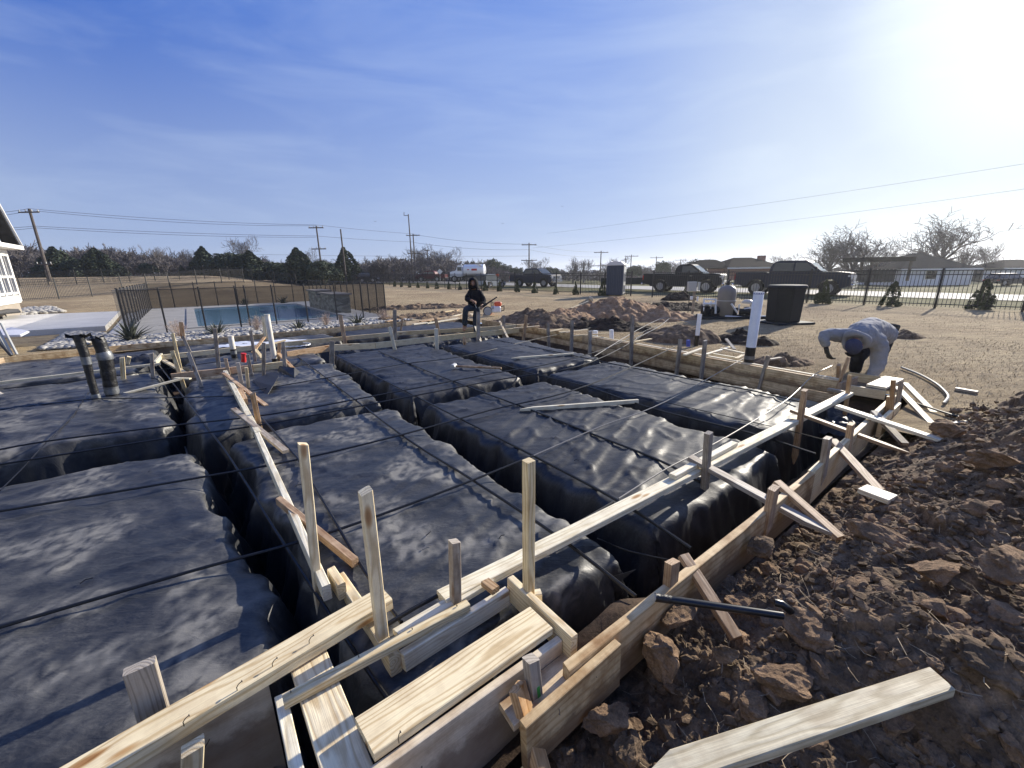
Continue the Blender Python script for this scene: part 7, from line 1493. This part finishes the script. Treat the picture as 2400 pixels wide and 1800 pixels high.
# gravel litter on the pads: small scraps
rg = random.Random(5)
for n, (px, py, ln) in enumerate([(187, 1368, .05), (990, 1288, .06), (690, 1142, .05), (1337, 1035, .04), (1345, 1080, .04), (352, 1101, .05), (1010, 1245, .05), (1170, 1262, .04)]):
    a = P(px, py, .035); m = MB(); d = Vector((rg.uniform(-1, 1), rg.uniform(-1, 1), 0)).normalized()*ln; m.tube([a, a+d*.5+Vector((0, 0, .008)), a+d+Vector((d.y*.3, -d.x*.3, .004))], .003, 5)
    tag(m.build('wire_scrap', M['sheath' if n in (1, 3) else 'rebar'], smooth=True), ['bent dark tie wire on the lower left pad', 'pale tie wire on the pad behind the square stakes', 'short dark tie wire beside the diagonal beam', 'tie wire on the smooth pad, upper', 'tie wire on the smooth pad, lower', 'dark dirt clot on the lower left pad', 'curled tie wire right of the left square stake', 'tie wire left of the middle square stake'][n], 'wire', 'scraps of tie wire on the plastic')
# ---------------------------------------------------------------- people
def skinned(name, J, bones, mat, parent=None, sub=2, root=None, noise=0.0, seed=0):
    """J name -> (pos, radius or (rx,ry)); returns baked smooth mesh"""
    me = bpy.data.meshes.new(name+'_sk'); ks = list(J); idx = {k: i for i, k in enumerate(ks)}
    me.from_pydata([tuple(J[k][0]) for k in ks], [(idx[a], idx[b]) for a, b in bones], []); me.update()
    o = bpy.data.objects.new(name, me); COL.objects.link(o); md = o.modifiers.new('s', 'SKIN'); md.use_smooth_shade = True
    for k in ks:
        r = J[k][1]; me.skin_vertices[0].data[idx[k]].radius = (r, r) if not isinstance(r, tuple) else r
        me.skin_vertices[0].data[idx[k]].use_root = (k == (root or ks[0]))
    s = o.modifiers.new('u', 'SUBSURF'); s.levels = sub; s.render_levels = sub
    dg = bpy.context.evaluated_depsgraph_get(); dg.update(); nm = bpy.data.meshes.new_from_object(o.evaluated_get(dg)); bpy.data.objects.remove(o); nm.name = name
    if noise > 0:
        co = np.empty(len(nm.vertices)*3); nm.vertices.foreach_get('co', co); co = co.reshape(-1, 3); no = np.array([v.normal[:] for v in nm.vertices]); f = fbm(co[:, 0]*9, co[:, 1]*9, co[:, 2]*14, 3, seed); co = co+no*(noise*f)[:, None]; nm.vertices.foreach_set('co', co.ravel())
    nm.materials.clear(); nm.materials.append(M[mat]); nm.polygons.foreach_set('use_smooth', [True]*len(nm.polygons)); o = bpy.data.objects.new(name, nm); COL.objects.link(o)
    if parent: o.parent = parent; 
    return o
def blended(name, chains, mat, parent, voxel=.014, noise=0.0, seed=0, smooth=6):
    """tapering rounded limbs merged into one continuous skin"""
    m = MB()
    for pts, rs in chains:
        pts = [Vector(p) for p in pts]; q = []; rr = []
        for i in range(len(pts)-1):
            p0 = pts[max(i-1, 0)]; p1, p2 = pts[i], pts[i+1]; p3 = pts[min(i+2, len(pts)-1)]
            for k in range(5): t = k/5; q.append(.5*((2*p1)+(p2-p0)*t+(2*p0-5*p1+4*p2-p3)*t*t+(3*p1-p0-3*p2+p3)*t*t*t)); rr.append(rs[i]*(1-t)+rs[i+1]*t)
        q.append(pts[-1]); rr.append(rs[-1]); d0 = (q[0]-q[1]).normalized(); d1 = (q[-1]-q[-2]).normalized()
        q = [q[0]+d0*rr[0]*.5]+q+[q[-1]+d1*rr[-1]*.35]; rr = [rr[0]*.72]+rr+[rr[-1]*.8]; m.tube(q, rr, 16)
    o = m.build(name+'_tmp', M[mat]); md = o.modifiers.new('r', 'REMESH'); md.mode = 'VOXEL'; md.voxel_size = voxel; sm = o.modifiers.new('s', 'SMOOTH'); sm.iterations = smooth; sm.factor = .6
    dg = bpy.context.evaluated_depsgraph_get(); dg.update(); nm = bpy.data.meshes.new_from_object(o.evaluated_get(dg)); bpy.data.objects.remove(o); nm.name = name
    if noise > 0:
        co = np.empty(len(nm.vertices)*3); nm.vertices.foreach_get('co', co); co = co.reshape(-1, 3); no = np.array([v.normal[:] for v in nm.vertices]); f = fbm(co[:, 0]*6, co[:, 1]*6, co[:, 2]*9, 3, seed)+.8*(1-np.abs(vnoise(co[:, 0]*7+2, co[:, 1]*7, co[:, 2]*10, seed+3)))**6; co = co+no*(noise*f)[:, None]; nm.vertices.foreach_set('co', co.ravel())
    nm.materials.clear(); nm.materials.append(M[mat]); nm.polygons.foreach_set('use_smooth', [True]*len(nm.polygons)); o = bpy.data.objects.new(name, nm); COL.objects.link(o); o.parent = parent; return o
def hand_chain(J, B, tag_, wrist, d, palm_n, wr_key, curl=.6, s=1.0):
    """palm and five fingers added to joints J and bones B; d = direction of hand, palm_n = palm normal"""
    d = d.normalized(); n = (palm_n-d*palm_n.dot(d)).normalized(); w = d.cross(n)
    J[tag_+'p0'] = (wrist+d*.035*s, (.028*s, .018*s)); B.append((wr_key, tag_+'p0')); J[tag_+'p1'] = (wrist+d*.075*s, (.034*s, .016*s)); B.append((tag_+'p0', tag_+'p1'))
    for i, (o, L) in enumerate(((-.033, .072), (-.011, .082), (.011, .076), (.031, .06))):
        a = wrist+d*.088*s+w*o*s; f1 = (d*math.cos(curl*.5)+n*math.sin(curl*.5)); f2 = (d*math.cos(curl*1.5)+n*math.sin(curl*1.5)); b = a+f1*L*.5*s; c = b+f2*L*.5*s
        for k, p, r in (('a', a, .0095), ('b', b, .0085), ('c', c, .007)): J[tag_+'f%d' % i+k] = (p, r*s)
        B += [(tag_+'p1', tag_+'f%da' % i), (tag_+'f%da' % i, tag_+'f%db' % i), (tag_+'f%db' % i, tag_+'f%dc' % i)]
    t0 = wrist+d*.045*s-w*.035*s; t1 = t0+(d*.6-w*.6+n*.5).normalized()*.035*s; t2 = t1+(d*.8+n*.5).normalized()*.028*s
    for k, p, r in (('t0', t0, .012), ('t1', t1, .0105), ('t2', t2, .008)): J[tag_+k] = (p, r*s)
    B += [(tag_+'p0', tag_+'t0'), (tag_+'t0', tag_+'t1'), (tag_+'t1', tag_+'t2')]
def head_mesh(name, c, up, fwd, s, mat, parent, face=True):
    """head with brow, nose, mouth, eyes, ears"""
    up = up.normalized(); fwd = (fwd-up*fwd.dot(up)).normalized(); rt = fwd.cross(up); v = ico(4)[0]; f = ico(4)[1]; w = v*np.array([.078, .098, .118]); x, y, z = v[:, 0], v[:, 1], v[:, 2]
    w[:, 0] *= 1-.28*np.clip(-z, 0, 1)**1.2; w[:, 1] *= 1-.12*np.clip(-z, 0, 1); g = lambda a, b, c_, d_: np.exp(-((x-a)/c_)**2-((z-b)/d_)**2)*(y > 0)
    w[:, 1] += .026*g(0, -.12, .13, .22)+.008*g(0, .16, .5, .1)-.012*g(.34, .02, .17, .12)-.012*g(-.34, .02, .17, .12)+.009*g(0, -.5, .22, .05)+.007*g(0, -.60, .2, .05)-.006*g(0, -.55, .25, .03)+.012*g(0, -.85, .2, .15)
    w = w*s; R = np.array([rt[:], fwd[:], up[:]]); co = w@R+np.array(c[:]); o = raw_mesh(name, co, f, M[mat], parent, True); m = MB()
    for a in (-1, 1): p = Vector(c)+rt*a*.077*s-fwd*.005; m.tube([p-up*.028*s, p+rt*a*.01*s, p+up*.028*s], [.008*s, .014*s, .009*s], 8)
    m.build('ear', M[mat], o, smooth=True)
    for a in (-1, 1): m = MB(); m.tube([Vector(c)+rt*a*.027*s+fwd*.079*s+up*.003*s, Vector(c)+rt*a*.027*s+fwd*.087*s+up*.003*s], .009*s, 8); m.build('eye', M['plasblk'], o, smooth=True)
    return o
# --- worker standing on the far form
F0 = P(1089, 773, .13); Yw = F0.y
def w(x, y, dy=0.0): return PY(x, y, Yw+dy)
e = empty('person', F0, 0, 'worker in a black hooded sweatshirt and jeans standing at the far forms, one leg raised', 'person'); IV = Matrix.Translation(-F0)
def loc(J): return {k: (p-F0, r) for k, (p, r) in J.items()}
hip = w(1112, 719, .12); chest = w(1113, 692, .05); neck = w(1111, 680, 0); headc = w(1109, 666, -.05)
kL, aL = w(1091, 725, -.25), w(1089, 765, -.02); kR = w(1115, 750, .14); aR = w(1118, 791, .2)
sL, sR = w(1102, 684, .03), w(1125, 683, .03); eL, eR = w(1094, 703, -.02), w(1135, 706, .0); hL, hR = w(1106, 704, -.28), w(1129, 716, -.18)
J = {'hip': (hip, .12), 'chest': (chest, .12), 'neck': (neck, .055), 'hd': (neck+Vector((0, -.02, .08)), .06), 'sL': (sL, .055), 'eL': (eL, .042), 'wL': (hL, .028), 'sR': (sR, .055), 'eR': (eR, .042), 'wR': (hR, .028), 'hpL': (w(1106, 720, .08), .085), 'kL': (kL, .06), 'aL': (aL, .045), 'hpR': (w(1119, 721, .12), .085), 'kR': (kR, .06), 'aR': (aR, .045)}
Bn = [('hip', 'chest'), ('chest', 'neck'), ('neck', 'hd'), ('chest', 'sL'), ('sL', 'eL'), ('eL', 'wL'), ('chest', 'sR'), ('sR', 'eR'), ('eR', 'wR'), ('hip', 'hpL'), ('hpL', 'kL'), ('kL', 'aL'), ('hip', 'hpR'), ('hpR', 'kR'), ('kR', 'aR')]
hand_chain(J, Bn, 'L', hL, Vector((.7, -.2, -.3)), Vector((0, .3, -1)), 'wL', .9); hand_chain(J, Bn, 'R', hR, Vector((.1, -.6, -.4)), Vector((-1, 0, 0)), 'wR', 1.1)
skinned('body', loc(J), Bn, 'skin', e, 2)
head_mesh('head', headc-F0, Vector((0, -.2, 1)), Vector((0, -1, -.45)), 1.0, 'skin', e)
J = {'hip': (w(1113, 722, .1), (.215, .17)), 'waist': (w(1113, 705, .08), (.205, .165)), 'chest': (w(1113, 691, .05), (.21, .16)), 'ntop': (w(1111, 681, .02), (.11, .10)), 'sL': (w(1102, 685, .03), .085), 'eL': (eL, .085), 'wL': (hL.lerp(eL, .12), .045), 'sR': (w(1125, 684, .03), .085), 'eR': (eR, .070), 'wR': (hR.lerp(eR, .12), .045)}
skinned('hooded_sweatshirt', loc(J), [('hip', 'waist'), ('waist', 'chest'), ('chest', 'ntop'), ('chest', 'sL'), ('sL', 'eL'), ('eL', 'wL'), ('chest', 'sR'), ('sR', 'eR'), ('eR', 'wR')], 'fabric_black', e, 2, noise=.014, seed=1)
m_ = MB(); m_.lathe([(.03, -.075), (.062, -.05), (.074, -.01), (.066, .02)], (0, 0, 0), 20); fm = m_.build('face_dark_shell', M['fabric_black'], e, smooth=True); fm.location = headc-F0+Vector((0, -.035, -.045))  # added black shell that darkens the lower face inside the hood
# hood: shell open at the face
v, f = ico(4); up = Vector((0, -.2, 1)).normalized(); fw = Vector((0, -1, -.45)); fw = (fw-up*fw.dot(up)).normalized(); rt = fw.cross(up); ww = v*np.array([.135, .15, .17]); ww[:, 2] *= np.where(v[:, 2] < 0, 1.25, 1.0); ww[:, 0] *= 1+.25*np.clip(-v[:, 2], 0, 1); ww[:, 1] -= .02
keep = ~((v[f].mean(1)[:, 1] > .55) & (np.abs(v[f].mean(1)[:, 0]) < .48) & (v[f].mean(1)[:, 2] < .72)); co = ww@np.array([rt[:], fw[:], up[:]])+np.array((headc-F0)[:]); raw_mesh('hood', co, f[keep], M['fabric_black'], e, True)
J = {'hip': (w(1112, 719, .11), .13), 'ws': (w(1112, 711, .10), .13), 'hpL': (w(1106, 721, .06), .115), 'tL': (w(1098, 722, -.10), .095), 'kL': (kL, .082), 'cL': (w(1090, 748, -.1), .074), 'aL': (w(1089, 763, -.03), .068), 'hpR': (w(1119, 722, .12), .115), 'kR': (w(1115, 748, .14), .095), 'aR': (w(1118, 786, .19), .08)}
skinned('jeans', loc(J), [('ws', 'hip'), ('hip', 'hpL'), ('hpL', 'tL'), ('tL', 'kL'), ('kL', 'cL'), ('cL', 'aL'), ('hip', 'hpR'), ('hpR', 'kR'), ('kR', 'aR')], 'denim_lt', e, 2, noise=.010, seed=2)
for nm, a in (('L', aL), ('R', aR)):
    J = {'a': (a+Vector((0, .02, .06)), .062), 'b': (a+Vector((0, .03, -.03)), .058), 'c': (a+Vector((0, -.08, -.06)), (.05, .045)), 'd': (a+Vector((0, -.17, -.075)), (.045, .035))}
    skinned('boot', loc(J), [('a', 'b'), ('b', 'c'), ('c', 'd')], 'boot', e, 2)
a, b = w(1127, 721, -.22), w(1165, 696, -.15); m = MB(); m.tube([a, a.lerp(b, .6), b], [.022, .02, .014], 8); m.tube([a-(b-a).normalized()*.01, a+(b-a).normalized()*.18], .034, 8)
tag(m.build('long_tool', M['plasblk'], smooth=True), 'long dark bar held at the right side of the standing worker', 'tool')
a, b = w(1113, 713, -.3), w(1117, 722, -.3); m = MB(); m.tube([a, b], .008, 6); tag(m.build('hand_tool', M['ebox'], smooth=True), 'small shiny tool hanging at the belt of the standing worker', 'tool')
# --- worker stooping over the corner box
B0 = P(2012, 886, 0); Ys = B0.y
def b_(x, y, dy=0.0): return PY(x, y, Ys+dy)
e = empty('person', B0, 0, 'worker in a gray sweatshirt and dark cap, stooping over the corner box', 'person'); F0 = B0
hip = b_(2074, 783, .55); mid = b_(2042, 768, .30); chest = b_(2018, 782, .02); neck = b_(2006, 796, -.14); headc = b_(2001, 811, -.27)
sL, eL, hL = b_(1972, 786, .05), b_(1932, 786, .05), b_(1937, 818, -.02); sR, eR, hR = b_(2056, 800, -.02), b_(2058, 850, -.1), b_(2042, 888, -.20)
hpL, kL, aL = b_(2040, 800, .55), b_(2012, 838, .30), b_(2003, 876, .38); hpR, kR, aR = b_(2074, 795, .62), b_(2062, 835, .45), b_(2052, 868, .62)
J = {'hip': (hip.lerp(hpL, .3), .12), 'mid': (mid, .11), 'chest': (chest, .12), 'neck': (neck, .06), 'hd': (neck.lerp(headc, .5), .06), 'sL': (sL, .055), 'eL': (eL, .042), 'wL': (hL, .03), 'sR': (sR, .055), 'eR': (eR, .042), 'wR': (hR, .03), 'hpL': (hpL, .085), 'kL': (kL, .06), 'aL': (aL, .045), 'hpR': (hpR, .085), 'kR': (kR, .06), 'aR': (aR, .045)}
Bn = [('hip', 'mid'), ('mid', 'chest'), ('chest', 'neck'), ('neck', 'hd'), ('chest', 'sL'), ('sL', 'eL'), ('eL', 'wL'), ('chest', 'sR'), ('sR', 'eR'), ('eR', 'wR'), ('hip', 'hpL'), ('hpL', 'kL'), ('kL', 'aL'), ('hip', 'hpR'), ('hpR', 'kR'), ('kR', 'aR')]
skinned('body', loc(J), Bn, 'skin', e, 2)
for nm, wr, d, pn in (('L', hL, Vector((.45, -.1, -1)), Vector((1, 0, .2))), ('R', hR, Vector((-.3, -.4, -1)), Vector((-1, .2, 0)))):
    J = {'w': (wr-d.normalized()*.04, .036)}; Bq = []; hand_chain(J, Bq, nm, wr, d, pn, 'w', .8, 1.35); J['w'] = (wr-d.normalized()*.04, .036); skinned('glove', loc(J), Bq, 'glove', e, 2)
up = (headc-neck).normalized(); head_mesh('head', headc-F0, up, Vector((-.1, -.35, -1)), 1.05, 'skin', e)
L_ = lambda p: p-F0
blended('sweatshirt', [([L_(hip+Vector((.03, .02, -.02))), L_(mid+Vector((0, 0, -.04))), L_(chest+Vector((0, 0, -.03))), L_(neck)], [.165, .19, .195, .10]), ([L_(sL.lerp(sR, .5)), L_(sL), L_(eL), L_(hL.lerp(eL, .22))], [.14, .105, .075, .055]), ([L_(sR.lerp(sL, .5)), L_(sR), L_(eR), L_(hR.lerp(eR, .12))], [.14, .115, .095, .060])], 'fabric_gray', e, noise=.010, seed=4)
# hood bunched behind the neck
m = MB(); ax = (headc-neck).normalized(); ox = ax.orthogonal().normalized(); oy = ax.cross(ox); c_ = neck.lerp(headc, .18)-F0
pts = [c_+(ox*math.cos(t)+oy*math.sin(t))*.125+ax*.02*math.sin(2*t) for t in np.linspace(0, 6.283, 25)]; m.tube(pts, [.045+.012*math.sin(3*t) for t in np.linspace(0, 6.283, 25)], 10, cap=False); m.build('hood', M['fabric_gray'], e, smooth=True)
# cap
v, f = ico(4); up = ax; fw = Vector((-.1, -.35, -1)); fw = (fw-up*fw.dot(up)).normalized(); rt = fw.cross(up); ww = v*np.array([.098, .118, .128]); kp = v[f].mean(1)[:, 2] > .02; co = ww@np.array([rt[:], fw[:], up[:]])+np.array((headc-F0)[:]); c1 = raw_mesh('cap', co, f[kp], M['cap'], e, True)
m = MB(); c2 = headc-F0; P8 = [c2+rt*math.sin(t)*.105+fw*(.075+.09*math.cos(t))+up*.02 for t in np.linspace(-1.5, 1.5, 9)]; m.add(P8+[q+up*.008 for q in P8], [tuple(range(9)), tuple(range(17, 8, -1))]+[(i, (i+1) % 9, (i+1) % 9+9, i+9) for i in range(9)]); m.build('cap_brim', M['fabric_black'], c1)
hq = hip+Vector((.0, .06, -.07)); blended('trousers', [([L_(hip.lerp(mid, .3)+Vector((0, 0, -.06))), L_(hq)], [.12, .15]), ([L_(hq.lerp(hpL, .5)), L_(hpL+Vector((0, .02, -.08))), L_(kL), L_(aL+Vector((0, 0, .05)))], [.13, .12, .092, .075]), ([L_(hq.lerp(hpR, .5)), L_(hpR+Vector((0, .02, -.08))), L_(kR), L_(aR+Vector((0, 0, .05)))], [.13, .12, .092, .075])], 'fabric_black', e, noise=.008, seed=5)
for a in (aL, aR):
    J = {'a': (a+Vector((0, .02, .05)), .062), 'b': (a+Vector((0, .03, -.02)), .058), 'c': (a+Vector((-.03, -.09, -.04)), (.05, .045)), 'd': (a+Vector((-.05, -.17, -.05)), (.045, .035))}
    skinned('boot', loc(J), [('a', 'b'), ('b', 'c'), ('c', 'd')], 'boot', e, 2)
a = b_(2088, 774, .55); m = MB(); m.box(a-F0+Vector((.0, 0, -.03)), (.12, .16, .26), M=Matrix.Rotation(.25, 3, 'Y'), ch=.02); m.build('tool_pouch', M['glove'], e)
# ---------------------------------------------------------------- the hazy air of a low winter sun
m = bpy.data.materials.new('haze'); m.use_nodes = True; n = m.node_tree; n.nodes.clear(); out = n.nodes.new('ShaderNodeOutputMaterial'); pv_ = n.nodes.new('ShaderNodeVolumePrincipled')
pv_.inputs['Color'].default_value = (.93, .95, 1, 1); pv_.inputs['Density'].default_value = .00045; pv_.inputs['Anisotropy'].default_value = .5; n.links.new(pv_.outputs[0], out.inputs['Volume'])
mb = MB(); mb.box((0, 150, 11), (2700, 2700, 30)); h = mb.build('haze', m); tag(h, 'thin haze in the air over the fields', 'haze', kind='stuff')
SC.cycles.volume_bounces = 0
